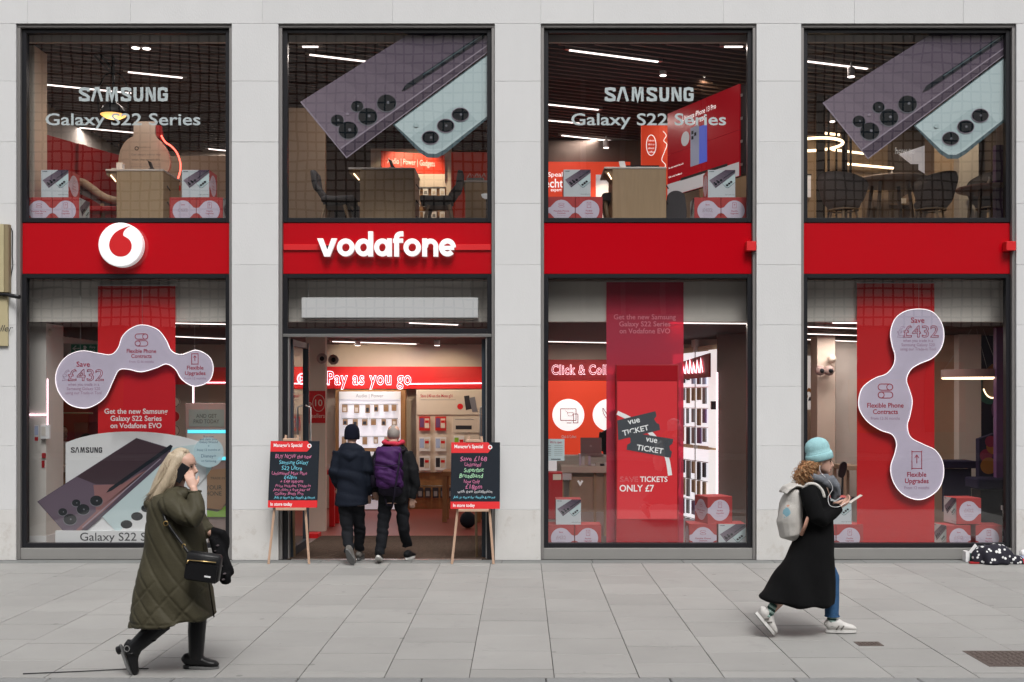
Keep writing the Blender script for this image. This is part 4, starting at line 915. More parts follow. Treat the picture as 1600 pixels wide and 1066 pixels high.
# ---- the doorway
def door_leaf(label, px, sgn):
    t = thing('door_leaf', label, 'door'); x = X(px, .2); y0, y1 = 0.20, 1.28; zt = Z(530, .2)
    for a, b in ((y0, y0 + .07), (y1 - .05, y1)): box('stile', x - .04, x + .04, a, b, .012, zt, 'blue_door', t, .004)
    box('rail', x - .03, x + .03, y0 + .0705, y1 - .0505, .012, .12, 'blue_door', t); box('rail', x - .03, x + .03, y0 + .0705, y1 - .0505, zt - .08, zt, 'blue_door', t)
    obj('glass', pyd([(x, y0 + .07, .12), (x, y1 - .05, .12), (x, y1 - .05, zt - .08), (x, y0 + .07, zt - .08)], [(0, 1, 2, 3)]), 'door_glass', t)
    for s in (-1, 1): bar('handle', [(x + s * .02, y1 - .16, .75), (x + s * .09, y1 - .16, .78), (x + s * .09, y1 - .16, 1.95), (x + s * .02, y1 - .16, 1.98)], .014, 'silver', t, 8)
door_leaf('open glass door leaf folded in at the left of the entrance', 453, 1)
door_leaf('open glass door leaf folded in at the right of the entrance', 757.5, -1)
for px, lab in ((446, 'dark closed-up door stack at the left jamb'), (764.5, 'dark closed-up door stack at the right jamb')):
    t = thing('door_stile', lab, 'door'); pbox('stile', px - 4, 528, px + 4, 869, .19, 'blue_door', t, .08, .006); pbox('edge_strip', px - 1, 530, px + .4, 867, .186, 'grey_trim', t, .003)
t = thing('air_curtain', 'long white heater box hanging behind the glass over the entrance', 'heater')
pbox('case', 471, 465, 747, 497, .20, 'white', t, .17, .006); box('grille', X(478, .2), X(740, .2), .22, .35, Z(497, .2) - .012, Z(497, .2) - .001, 'silver', t)
for px in (482, 735): bar('hanger', [(X(px, .28), .28, Z(465, .28)), (X(px, .28), .28, 3.61)], .004, 'silver', t, 6)
t = thing('entrance_mat', 'ribbed brown mat inside the entrance', 'mat'); box('pile', X(446), X(764), 0.07, 2.44, 0.0005, 0.009, 'mat_brown', t)
bm = bmesh.new()
for k in range(74):
    me = box_me(X(446) + .03 + k * .0345, X(446) + .045 + k * .0345, .08, 2.42, .0092, .0125); bm.from_mesh(me); bpy.data.meshes.remove(me)
me = bpy.data.meshes.new('ribs'); bm.to_mesh(me); bm.free(); o = obj('ribs', me, 'mat_brown', t); o['kind'] = 'stuff'
yc3 = 3.0
col_ = structure(box('column_cream', X(478, yc3), X(508, yc3), yc3, yc3 + .16, .007, 3.08, 'cream_light'))
t = thing('column_band', 'red best sellers band wrapped on the cream column by the entrance', 'sign'); box('band', X(474, yc3) , X(508.5, yc3), yc3 - .012, yc3 - .002, Z(661, yc3), Z(611, yc3), 'red', t); 
obj('ring', ribbon_me([(PW(circ(498, 630, 9.4, 26, 13), yc3 - .014), .008, True)], yc3 - .014), 'cream_light', t); ptext('lettering', '10', 498, 634.5, 10, yc3 - .014, 'cream_light', t, .008); ptext('lettering', 'top', 479, 634, 8, yc3 - .014, 'cream_light', t, .006); ptext('lettering', 'sellers', 497.5, 653, 6.6, yc3 - .014, 'cream_light', t, .002, width=20); ptext('lettering', 'best', 474.5 + 4, 653, 6.6, yc3 - .014, 'cream_light', t, .002)
cctv('left of the two small round cameras on the cream column', 502, 560, yc3 - .2); cctv('second small round camera just past the cream column', 520, 562, yc3 + .2)
t = thing('wall_fascia', 'red lit wall band with outlined neon words over the entrance', 'sign'); YF = 6.45
pbox('band', 400, 573, 800, 607.5, YF, 'red', t, .1); neon_text(t, 'Pay as you go', 577, 601, 20.5, YF - .03, width=131)
bar('neon_line', [(X(640, YF), YF - .02, Z(600, YF)), (X(760, YF), YF - .02, Z(599, YF))], .009, 'neon_white', t, 6); bar('neon_line', [(X(455, YF), YF - .02, Z(599, YF)), (X(513, YF), YF - .02, Z(600, YF))], .009, 'neon_white', t, 6)
obj('neon_play_mark', ribbon_me([(PW(circ(472, 592, 7, 20, 8), YF - .03), .03, True), (PW([(469, 588), (476, 592), (469, 596)], YF - .03), .025, True)], YF - .03), 'neon_white', t)
def product_card(t, px0, py0, px1, py1, y, m, m2):
    o = pbox('packet', px0, py0, px1, py1, y, m, t, .03); pbox('packet_print', px0 + (px1 - px0) * .2, py0 + (py1 - py0) * .35, px0 + (px1 - px0) * .8, py0 + (py1 - py0) * .85, y - .002, m2, o, .0015)
YC = 6.15
t = thing('display_cabinet', 'bright white cabinet of hanging accessories at the back of the entrance', 'cabinet')
pbox('wood_surround', 524, 609, 633, 797, YC + .05, 'oak', t, .24); pbox('lit_panel', 529.5, 612, 626, 700, YC + .03, 'lightbox', t, .019, .006); pbox('lit_panel', 529.5, 706, 626, 796, YC + .03, 'lightbox', t, .019, .006)
pbox('header', 530, 612, 625.5, 624.5, YC + .005, 'white', t, .02); ptext('lettering', 'Audio | Power', 577.5, 621, 5.4, YC + .003, 'grey_print', t, -.004, width=43); pbox('header', 530, 706, 625.5, 718, YC + .005, 'white', t, .02); ptext('lettering', 'Protect', 577.5, 715, 5.4, YC + .003, 'grey_print', t, -.004, width=30)
rr = random.Random(5)
for py, xs, hh in ((631.5, (538.5, 557.5, 574, 587.5, 602.5, 616), 13), (654, (538.5, 555.5, 570, 584, 599.5, 615.5), 12.5), (682, (538, 570, 587, 604, 617), 12), (730, (540, 556, 572, 588, 604), 12), (764, (545, 574, 585, 606), 20)):
    bar('rail', [(X(534, YC), YC + .02, Z(py, YC)), (X(622, YC), YC + .02, Z(py, YC))], .006, 'silver', t, 6)
    for q in xs: h_ = hh * rr.uniform(.7, 1.05); product_card(t, q - rr.uniform(3, 4.6), py + 1, q + rr.uniform(3, 4.6), py + 1 + h_, YC - .03, 'brown_card' if py < 720 else 'black_print', rr.choice(['cream_light', 'black_print', 'brown_card', 'oak']))
area_lamp('cabinet_lamp', (X(577, YC), YC - .08, Z(660, YC)), 1.0, 1.9, 2.5, (0.95, 0.95, 1.0), t, (math.radians(90), 0, 0))
YM = 6.35
t = thing('phone_board', 'cream sales board with red price cards right of the lit cabinet', 'display'); pbox('board', 650.5, 609, 762, 738, YM + .03, 'cream_light', t, .06); pbox('header_panel', 651.5, 610.5, 762, 648, YM + .005, 'cream', t, .02)
ptext('lettering', 'Save £40 on the Moto g31', 682, 621, 5, YM + .002, 'crimson_text', t, .008, width=50); pbox('small_print', 657, 624.5, 712, 625.2, YM + .003, 'grey_print', t, .001)
ppoly('badge', circ(719, 635.5, 4.6, 18), YM + .002, 'red', t); ppoly('phone', [(725, 619), (733, 618), (737, 639), (728, 641)], YM + .002, 'black_print', t, .01); ppoly('phone', [(733, 622), (742, 620), (746, 643), (738, 644)], YM - .001, 'lens_ring', t, .01)
for r0, (py, mm) in enumerate(((651, 'card_red'), (683, 'white'), (713, 'white'))):
    for px in (655, 680):
        o = pbox('price_card', px, py, px + 17, py + 22, YM - .02, mm, t, .03); pbox('card_print', px + 1, py + 2.5, px + 7.5, py + 17, YM - .023, rr.choice(['mauve', 'black_print', 'iphone_blue']), o, .002); pbox('card_print', px + 8.5, py + 3, px + 15.5, py + 18, YM - .023, 'cream_light' if mm == 'card_red' else 'cream', o, .002); pbox('card_print', px + 9, py + 6, px + 15, py + 10, YM - .0255, 'red', o, .002)
pbox('poster', 708, 652, 755, 676, YM, 'cream', t, .01); pbox('poster_print', 712, 665, 737, 671, YM - .002, 'black_print', t, .001); pbox('poster_print', 711, 655, 740, 656, YM - .002, 'grey_print', t, .001)
pbox('price_card', 709, 681, 725, 700, YM - .02, 'white', t, .03); pbox('card_print', 710, 684, 716.5, 696, YM - .023, 'lime', t, .002); pbox('card_print', 718, 687, 724, 696, YM - .023, 'red', t, .002); pbox('shelf', 728, 690, 750, 697, YM - .12, 'white', t, .14); pbox('price_card', 734, 679, 748, 690, YM - .06, 'cream', t, .02)
structure(box('panel_oak_wall', X(634, 6.5), X(800, 6.5), 6.42, 6.6, .007, Z(739, 6.45), 'oak'))
t = thing('accessory_rack', 'row of black hanging packets low on the oak wall by the entrance', 'rack'); bar('rail', [(X(650, 6.3), 6.38, Z(760, 6.3)), (X(762, 6.3), 6.38, Z(760, 6.3))], .008, 'silver', t, 6)
for k in range(9): product_card(t, 652 + k * 12, 762, 661 + k * 12, 778, 6.33, 'black_print', 'grey_print')
def table(label, px0, px1, pyt, pyb, y, m, dep=.5, legw=6, name='display_table'):
    t = thing(name, label, 'table'); pbox('top', px0, pyt, px1, pyt + 7, y, m, t, dep, .004); zt = Z(pyt + 7, y) - .001; w = L(legw, y) / 2
    for xx in (X(px0, y) + w + .01, X(px1, y) - w - .01):
        for yy in (y + w + .01, y + dep - w - .01): box('leg', xx - w, xx + w, yy - w, yy + w, .012, zt, m, t)
    return t
table('red table with small goods behind the left chalkboard', 476, 523, 735, 830, 3.55, 'red', .55, 8)
t = thing('small_goods', 'white price cards and cables on the red table', 'goods')
for k in range(7): box('card', X(482 + k * 5.5, 3.7), X(486 + k * 5.5, 3.7), 3.70 + .03 * (k % 3), 3.72 + .03 * (k % 3), Z(735, 3.55) + .002, Z(735, 3.55) + .06 + .03 * (k % 2), rr.choice(['white', 'cream', 'silver']), t)
table('oak table at the right inside the entrance', 690, 752, 737, 838, 4.2, 'oak', .6, 7)
t = thing('red_step_box', 'low red box on the floor behind the left chalkboard', 'box'); pbox('case', 474, 834, 497, 846, 2.2, 'red', t, .25, .006)
t = thing('round_bin', 'dark speckled round bag under the right chalkboard', 'bag'); obj('body', pyd(*sp_me(.13, (X(731, 3.4), 3.4, .14), 14, 1.0)), 'ink', t, True); bar('handle', [(X(727, 3.4), 3.4, .26), (X(731, 3.4), 3.4, .33), (X(735, 3.4), 3.4, .26)], .01, 'black', t, 6)
def spot(label, px, py, y, target, power, warm=True, cone=70):
    t = thing('ceiling_spot', label, 'spotlight'); c = Vector((X(px, y), y, Z(py, y)))
    obj('barrel', pyd(*moved(lathe([(.05, 0), (.05, .12), (.03, .13), (.012, .14), (.012, .2)], 14), c)), 'white', t, True); obj('lens', pyd(*moved(lathe([(.046, -.004), (.046, -.001)], 14), c)), 'spot_face', t)
    spot_lamp('spot_lamp', c + Vector((0, 0, -.02)), target, power, (1.0, .78, .52) if warm else (1, .9, .82), cone, t)
spot('ceiling spot over the lit cabinet of the entrance', 559, 540, 5.4, (X(577, 6.5), 6.6, 2.75), 32, cone=75)
spot('ceiling spot above the sales board of the entrance', 683, 540, 5.2, (X(695, 6.4), 6.5, 2.0), 55, cone=80)

# ---- third lower window
YO = 6.4
t = thing('wall_fascia', 'dark red wall band with glowing neon words in the third lower window', 'sign'); pbox('band', 846, 562, 1085, 594, YO + .02, 'dark_red', t, .1); neon_text(t, 'Click & Collect', 917, 585, 14.5, YO - .02, width=110)
t = thing('lit_wall_board', 'orange red glowing board with white icon circles in the third lower window', 'panel'); pbox('board', 850, 595, 1075, 712, YO + .03, 'lit_orange', t, .05)
for cx in (888, 951): ppoly('circle', circ(cx, 648.5, 25, 40), YO + .025, 'lit_white', t, .003)
def rp(p, w=1.1, closed=True, m_='crimson_text', y=YO + .022): return obj('icon', ribbon_me([(PW(p, y), L(w, y), closed)], y), m_, t)
rp([(876, 639), (900, 639), (900, 657), (876, 657)]); rp([(896, 647), (903, 647), (903, 661), (896, 661)]); rp([(885, 661), (893, 661)], closed=False); rp([(883, 642), (886, 643), (888, 650), (894, 650), (896, 645), (887, 645)], .7, False); rp(spline([(942, 638), (943, 646), (949, 655), (957, 659), (960, 655), (954, 651), (950, 650), (945, 642)], 3))
ptext('lettering', 'Click & Collect', 889, 684.5, 4.4, YO + .022, 'white', t, .014, width=23)
structure(box('column_grey', X(1086, 4.6), X(1120, 4.6), 4.6, 5.0, .001, 3.08, 'white_wall')); structure(box('partition_dark_wall', X(1122, 2.9), X(1185, 2.9), 2.9, 3.0, .001, 3.08, 'dark_wall'))
t = thing('service_counter', 'pale counter table with goods in the left of the third lower window', 'table'); YT = 2.4
pbox('top', 877, 729, 985, 739, YT, 'cream_light', t, .6, .004); pbox('side_panel', 878, 739.5, 893, 750, YT + .01, 'white', t, .5)
for px in (879, 892, 930, 946, 957): box('leg', X(px, YT) - .02, X(px, YT) + .02, YT + .05, YT + .10, .002, Z(739.5, YT), 'beech', t)
obj('check_mark', ribbon_me([(PW([(903, 751), (906.5, 757), (910, 751)], YT - .01), .03, False)], YT - .01), 'sign_white', t); pbox('front_panel', 893, 745, 985, 800, YT + .06, 'tan_wall', t, .03)
t = thing('laptop', 'pale open laptop seen from behind on the counter in the third lower window', 'laptop'); pbox('lid', 907, 684, 940, 710, 3.1, 'silver', t, .01, .003); pbox('base', 905, 710, 943, 712.5, 2.95, 'silver', t, .25); ppoly('maker_mark', circ(923, 697, 2, 10), 3.098, 'white', t)
t = thing('back_counter', 'low counter along the glowing board in the third lower window', 'counter'); pbox('front', 850, 713, 985, 800, 2.98, 'grey_wall', t, .5)
t = thing('card_reader_stand', 'price stands and card reader on the counter table', 'goods')
for k, px in enumerate((906, 911, 916, 921)): o = box('stand', X(px, YT), X(px + 3.6, YT), YT + .2 + .02 * k, YT + .22 + .02 * k, Z(729, YT) + .001, Z(712 + 2 * (k % 2), YT), ['lilac', 'white', 'cream', 'lilac'][k], t)
for k in range(5): box('tray', X(925 + k * 7, YT), X(931 + k * 7, YT), YT + .1, YT + .25, Z(729, YT) + .001, Z(726 - (k % 2) * 2, YT), ['white', 'grey_wall', 'black_print'][k % 3], t)
t = thing('fire_extinguisher_box', 'dark red equipment box under the opening hours sheet', 'box'); pbox('case', 857, 738, 879, 812, 1.5, 'dark_red', t, .3, .01); pbox('plate', 864, 741, 877, 750, 1.495, 'cream', t, .004)
t = thing('white_pillar_light', 'white glowing post at the left edge of the third lower window', 'light'); pbox('post', 856, 719, 870, 738, 1.9, 'sign_white', t, .1)
t = thing('opening_hours_sheet', 'pale blue opening hours sheet on the glass of the third lower window', 'notice'); pbox('sheet', 854.5, 686, 882, 720, SY + .002, 'bluewhite', t, .0006)
ptext('lettering', "We're open", 868.5, 693, 4.2, SY + .001, 'crimson_text', t, .006, width=19)
for k in range(6): pbox('small_print', 857, 696 + k * 3, 861, 696.8 + k * 3, SY + .001, 'grey_print', t, .0003); pbox('small_print', 866, 696 + k * 3, 879, 696.6 + k * 3, SY + .001, 'grey_print', t, .0003)
pbox('small_print', 861, 717, 876, 718.4, SY + .001, 'black_print', t, .0003)
YS = .20
t = thing('screen_totem', 'tall red screen stand with dark tickets in the third lower window', 'screen'); pbox('case', 962.5, 570, 1060, 849, YS, 'dark_red', t, .12, .006)
pbox('top_panel', 964, 571.5, 1058.5, 595, YS - .004, 'screen_deep', t, .003); pbox('bottom_panel', 964, 812, 1058.5, 848, YS - .004, 'screen_deep', t, .003); pbox('screen', 964.5, 596, 1058, 811, YS - .004, 'screen_red', t, .003)
yk = YS - .0055
obj('swoosh', ribbon_me([(PW(spline([(964.5, 645), (985, 655), (1010, 671), (1030, 692), (1042, 715), (1047, 743)], 5, False), yk), L(6.5, yk), False)], yk), 'sign_white', t)
def ticket(pts, y): 
    return ppoly('ticket', pts, y, 'ticket', t, .0012)
ticket([(964.5, 657), (1024, 642.5), (1026, 650), (1022, 655), (1026, 661), (1030, 663), (1031.5, 672), (966, 688)], yk - .002); ticket([(983, 675.5), (1052, 686), (1051, 693), (1046, 697), (1047, 703), (1050, 706), (1048, 715.5), (979, 703), (980, 695), (985, 692), (985, 685), (981, 681)], yk - .004)
ptext('lettering', 'vue', 991, 661.5, 9, yk - .003, 'sign_white', t, .016, rot=math.radians(12), width=19); ptext('lettering', 'TICKET', 994, 676.5, 8.2, yk - .003, 'sign_white', t, .018, rot=math.radians(13), width=42)
ptext('lettering', 'vue', 1017.5, 691, 9, yk - .006, 'sign_white', t, .016, rot=math.radians(-9), width=18); ptext('lettering', 'TICKET', 1015, 706, 8.2, yk - .006, 'sign_white', t, .018, rot=math.radians(-9), width=42)
ptext('lettering', 'TICKETS', 1021.5, 753, 8.2, yk, 'sign_white', t, .018, width=43); ptext('lettering', 'ONLY £7', 995, 768, 10, yk, 'sign_white', t, .018, width=54); ptext('lettering', 'SAVE', 983, 753, 8, yk, 'screen_white', t, 0, outline=.006, width=28)
def slanted(A_, B_):
    """plane through two floor points: u 0..1 runs from A to B, d outwards to the street, v is height"""
    A2, B2 = Vector(A_), Vector(B_); n = Vector((B2.y - A2.y, -(B2.x - A2.x))).normalized()
    if n.y > 0: n = -n
    return lambda u, d, v: (A2.x + (B2.x - A2.x) * u - n.x * d, A2.y + (B2.y - A2.y) * u - n.y * d, v)
pl = slanted((X(1064, 5.2), 5.2), (X(1128, 3.5), 3.5))
t = thing('display_cabinet', 'bright white cabinet of coloured phone cases standing aslant in the third lower window', 'cabinet')
def sq(u0, u1, z0, z1, d, m, th=.02, name='panel', par=None): return obj(name, poly_me([(u0, z0), (u1, z0), (u1, z1), (u0, z1)], d, th, pl), m, par or t)
zz = lambda py: Z(py, 4.2)
sq(-.3, 1.22, .02, zz(540), .05, 'beech', .2, 'wood_surround'); sq(-.25, .98, zz(697), zz(549), .02, 'lightbox_bright', .02, 'lit_panel'); sq(-.25, .98, zz(845), zz(703), .02, 'lightbox_bright', .02, 'lit_panel')
sq(.72, 1.0, zz(698), zz(548), -.02, 'lit_white', .03, 'side_panel'); sq(.72, 1.0, zz(846), zz(702), -.02, 'lit_white', .03, 'side_panel')
for r0, py in enumerate((572, 605, 638, 668, 722, 752, 785, 815)):
    sq(-.25, .70, zz(py) - .006, zz(py) + .006, -.01, 'silver', .01, 'rail')
    for k in range(7): u = -.22 + k * .135; h_ = rr.uniform(.20, .30); sq(u, u + rr.uniform(.04, .085), zz(py) - .01 - h_, zz(py) - .01, -.035, rr.choice(['black_print', 'black_print', 'grey_print', 'lime', 'grey_print', 'brown_card', 'mauve', 'iphone_blue']), .03, 'packet')
t = thing('neon_line', 'tall upright white neon tube beside the slanted cabinet', 'light'); bar('tube', [(X(1120.5, 2.8), 2.8, Z(582, 2.8)), (X(1120.5, 2.8), 2.8, Z(790, 2.8))], .014, 'neon_white', t, 6); box('clamp', X(1112, 2.8), X(1123, 2.8), 2.81, 2.9, Z(640, 2.8), Z(627, 2.8), 'black', t)
t = thing('hanging_sign', 'small slanted red sign with glowing neon strokes above the slanted cabinet', 'sign'); pl = slanted((X(1060, 4.6), 4.6), (X(1107, 3.3), 3.3)); zz = lambda py: Z(py, 3.6)
obj('board', poly_me([(-.2, zz(592)), (1, zz(590)), (1, zz(553)), (-.2, zz(566))], .01, .03, pl), 'dark_red', t)
obj('neon_strokes', ribbon_me([([(.15 + k * .12, zz(583)), (.18 + k * .12, zz(568 - 3 * (k % 3))), (.24 + k * .12, zz(582))], .03, False) for k in range(6)], -.01, plane=pl), 'neon_white', t)
# ---- fourth lower window
structure(box('column_pink', X(1277, 3.6), X(1305, 3.6), 3.6, 4.0, .001, 3.08, 'cream_light')); structure(box('panel_grey_wall', X(1305.5, 3.9), X(1345, 3.9), 3.9, 4.2, .001, 3.0, 'white_wall'))
cctv('left of two round cameras on the pink column in the fourth lower window', 1283, 579, 3.4); cctv('right of two round cameras on the pink column in the fourth lower window', 1297, 579, 3.4); dome('small globe camera above the two round ones in the fourth lower window', 1300, 561, 3.5)
t = thing('poster', 'white poster with small orange animals at the left of the fourth lower window', 'poster'); pbox('sheet', 1255, 556, 1276, 640, 4.3, 'sign_white', t, .02)
for k, (a, b) in enumerate(((1264, 610), (1270, 616), (1266, 624), (1273, 608), (1259, 618))): ppoly('animal_print', spline([(a - 3, b + 3), (a - 2, b - 2), (a, b - 4), (a + 3, b - 1), (a + 3, b + 4), (a, b + 2)], 3), 4.297, ['ochre_print', 'oak', 'black_print'][k % 3], t)
structure(box('partition_tan_wall', X(1252, 4.5), X(1276, 4.5), 4.5, 4.6, .001, Z(641, 4.5), 'tan_wall'))
structure(box('column_beige', X(1459, 3.4), X(1498, 3.4), 3.4, 3.8, .001, 3.08, 'tan_wall')); structure(box('column_bright', X(1498.5, 3.2), X(1533, 3.2), 3.2, 3.8, .001, 3.08, 'white_wall'))
structure(box('mural_wall', X(1533.5, 3.5), 7.55, 3.5, 3.6, .001, 3.08, 'navy_sofa')); mw = bpy.data.objects['mural_wall']
ppoly('mural_print', circ(1548, 610, 22, 26), 3.496, 'teal_print', mw); ppoly('mural_print', circ(1562, 590, 24, 26), 3.494, 'ochre_print', mw); ppoly('mural_print', circ(1575, 640, 26, 26), 3.492, 'mauve', mw)
structure(box('partition_dark_wall', X(1557, 1.5), X(1590, 1.5), 1.5, 1.6, .001, 3.08, 'mauve'))
t = thing('ring_light', 'wide rose ring pendant lamp with lit lower edge in the fourth lower window', 'lamp'); YR = 2.05; cx, cz, R_ = X(1527, YR), Z(590, YR), .50
V, F = [], []; prof = [(R_, 0), (R_, .115), (R_ - .05, .115), (R_ - .05, 0)]
n_ = 56
for r, z in prof:
    for j in range(n_): a = 2 * math.pi * j / n_; V.append((cx + r * math.cos(a), YR + r * math.sin(a), cz + z))
for i in range(4):
    for j in range(n_): F.append((i * n_ + j, i * n_ + (j + 1) % n_, ((i + 1) % 4) * n_ + (j + 1) % n_, ((i + 1) % 4) * n_ + j))
obj('ring', pyd(V, F), 'kiosk', t, False); V2 = []
bar('lit_edge', [(cx + (R_ - .024) * math.cos(2 * math.pi * j / 48), YR + (R_ - .024) * math.sin(2 * math.pi * j / 48), cz - .008) for j in range(48)], .016, 'strip_warm', t, 6, True)
for a in (0.5, 2.6, 4.6): bar('wire', [(cx + R_ * .95 * math.cos(a), YR + R_ * .95 * math.sin(a), cz + .1), (cx + .1 * math.cos(a), YR, 3.09)], .002, 'silver', t, 5)
t = thing('round_mirror', 'round mirror with lit lower edge behind the ring lamp', 'mirror'); ppoly('disc', circ(1551, 600, 15, 30, 22), 3.3, 'tan_wall', t, .02); obj('lit_edge', ribbon_me([(PW(arc(1551, 600, 15, 22, 200, 320, 14), 3.29), .02, False)], 3.29), 'strip_warm', t)
t = thing('navy_desk', 'dark navy desk panel in the fourth lower window', 'desk'); pbox('top', 1474, 721, 1529, 732, 2.2, 'navy_sofa', t, .5, .006); pbox('front', 1474, 732.5, 1516, 800, 2.25, 'navy_sofa', t, .05); box('leg', X(1517, 2.3), X(1520, 2.3), 2.35, 2.4, .002, Z(732.5, 2.2), 'black', t)
t = thing('booth_seat', 'high-backed navy booth seat with multicoloured circles in the fourth lower window', 'sofa'); ppoly('backrest', [(1530, 686), (1558, 676), (1588, 672), (1588, 752), (1530, 748)], 1.75, 'navy_sofa', t, .12)
for k, (a, b, r, m_) in enumerate(((1541, 712, 10, 'magenta_print'), (1545, 728, 13, 'ochre_print'), (1553, 698, 12, 'ochre_print'), (1566, 712, 10, 'teal_print'), (1548, 690, 9, 'magenta_print'), (1572, 735, 11, 'mauve'))): ppoly('circle_print', circ(a, b, r, 22), 1.7485 - .0006 * k, m_, t)
pbox('seat', 1527, 748, 1590, 765, 1.3, 'navy_sofa', t, .44, .02); pbox('base', 1532, 766, 1588, 850, 1.4, 'black', t, .3)
t = thing('high_stool', 'black curved stool back beside the woman in black', 'stool'); obj('backrest', poly_me([(X(a, 1.6), Z(b, 1.6)) for a, b in spline([(1311, 744), (1313, 728), (1318, 722), (1323, 724), (1323, 734), (1318, 746)], 4)], 1.6, .05), 'black', t); bar('stem', [(X(1317, 1.62), 1.63, Z(742, 1.6)), (X(1316, 1.62), 1.63, Z(775, 1.6))], .015, 'black', t); obj('seat', pyd(*moved(lathe([(.05, 0), (.17, .01), (.17, .04), (.05, .05)], 18), (X(1317, 1.8), 1.75, Z(780, 1.8)))), 'black', t, True); bar('post', [(X(1317, 1.8), 1.75, .01), (X(1317, 1.8), 1.75, Z(780, 1.8))], .025, 'silver', t)
table('wooden table behind the woman in black', 1318, 1345, 728, 840, 2.9, 'tan_wall', .6, 4)
t = thing('wall_socket', 'white plug socket low at the right of the fourth lower window', 'socket'); pbox('plate', 1565, 790, 1570, 797, .5, 'white', t, .02, .002); bar('cable', [(X(1567.5, .49), .495, Z(797, .49)), (X(1568.5, .49), .495, Z(812, .49)), (X(1567, .49), .495, Z(830, .49))], .005, 'white', t, 6); pbox('adapter', 1568, 838, 1573, 846, .45, 'white', t, .03)
# ================================================================ INSIDE, UPPER FLOOR
ZF = 4.342
def podium(label, px0, px1, pyt, y, over=18, strip_=True, dep=.7, sgn=-1):
    """tall service desk: thick beech front, worktop oversailing to one side with a lit groove under it"""
    t = thing('service_desk', label, 'desk'); x0, x1 = X(px0, y), X(px1, y); zt = Z(pyt, y)
    box('front', x0, x1, y, y + dep, ZF + .002, zt - .025, 'beech', t, .004)
    box('worktop', x0 - L(over, y), x1 + .003, y - .006, y + dep + .1, zt - .0245, zt, 'white_wall', t, .003)
    ppoly('underside', [(px0 - over + 1, pyt + 3), (px0 - .4, pyt + 3), (px0 - .4, pyt + 22), (px0 - over * .6, pyt + 13), (px0 - over + 1, pyt + 9)], y + .02, 'beech_dark', t, .3)
    if strip_: bar('light_groove', [(X(px0 - over * .55, y), y + .012, Z(pyt + 9, y)), (X(px0 - 1.5, y), y + .012, Z(pyt + 19, y))], .009, 'strip_warm', t, 6)
    for k in range(3): bar('cable_hook', [(x1 + .004, y + .15, zt - .2 - k * .22), (x1 + .05, y + .15, zt - .27 - k * .22)], .008, 'black', t, 6)
    return t
def tablet(label, px, py, y, m='black', lean=5):
    t = thing('tablet', label, 'tablet'); ppoly('screen', [(px, py), (px + 6, py + 3), (px + 10, py + 13), (px + 5, py + 13)], y, m, t, .02); box('foot', X(px + 2, y), X(px + 11, y), y, y + .1, Z(py + 14, y), Z(py + 13, y) , 'black', t)
# ---- first upper window
structure(box('column_upper', X(43, .42), X(54, .42), .42, .8, ZF, 6.73, 'cream'))
A0, A1 = Vector((X(54, 1.0), 1.0)), Vector((X(188, 2.5), 2.5))
pl1 = slanted(A0, A1)
o = structure(obj('red_partition_wall', poly_me([(-.2, ZF), (1, ZF), (1, 5.74), (-.2, 5.74)], 0, .08, pl1), 'dark_red')); obj('pilaster', poly_me([(.46, ZF), (.56, ZF), (.56, 5.73), (.46, 5.73)], -.05, .04, pl1), 'dark_red', o)
structure(box('partition_upper_wall', X(40, 3.2), X(365, 3.2), 3.25, 3.35, ZF, 5.9, 'tan_wall'))
t = thing('speech_mark_board', 'tall cream board with round head and neck behind the first upper window', 'sign')
ppoly('board', [(209, 190)] + spline([(243, 190), (243, 212), (252, 222), (262, 237), (266, 255), (262, 268), (256, 277)], 4, False) + [(256, 345), (195, 345)] + spline([(190, 270), (185, 255), (188, 235), (197, 220), (208, 213)], 4, False), 2.0, 'cream_light', t, .06)
ppoly('red_return', [(243.5, 196), (252, 196), (254, 210), (256, 222), (244, 212)], 2.02, 'dark_red', t, .05)
obj('badge', ribbon_me([(PW(circ(213.5, 232, 2.6, 14), 1.998), .012, True)], 1.998), 'black_print', t)
for k, (py, w, h) in enumerate(((231, 20, 2.2), (243, 46, 3.2), (251, 44, 3.2), (257, 48, 1.4), (260.5, 46, 1.4))): ptext('lettering', ['Vodafone', 'Get smart every day', 'with the smart life', 'Ask one of our team to help you today', 'and find the one for you in store'][k], 226 + (2 if k else 0), py, h, 1.998, 'grey_print', t, -.004, width=w)
t = thing('red_neon_loop', 'red neon loop around the cream board behind the first upper window', 'light'); bar('tube', [(X(a, 1.95), 1.95, Z(b, 1.95)) for a, b in spline([(252, 212), (258, 222), (268, 229), (277, 240), (282, 256), (281, 270), (277, 283), (275, 296)], 4, False)], .013, 'neon_red', t, 6)
pbox('number_plate', 272, 290, 282, 298, 1.95, 'red', t, .01)
podium('beech service desk behind the first upper window', 182, 255, 264.5, 1.0, 17)
t = thing('mug', 'small white box standing on the beech desk of the first upper window', 'box'); pbox('case', 181.5, 254, 191.5, 264.3, 1.2, 'white', t, .08, .004); pbox('cable', 174, 262.5, 181, 264.3, 1.2, 'grey_wall', t, .05)
tablet('leaning tablet on the beech desk of the first upper window', 230, 250.5, 1.15)
t = thing('curved_bench', 'long grey curved bench seat sweeping behind the first upper window', 'sofa')
pts = [(118, 277), (130, 279), (142, 287), (155, 297), (168, 304), (185, 308)]
Vq, Fq = stroke_tube([(X(a, 1.6), 1.6, Z(b, 1.6) - .06) for a, b in spline(pts, 4, False)], .055, 8); obj('backrest_roll', pyd(Vq, Fq), 'tan_wall', t, True)
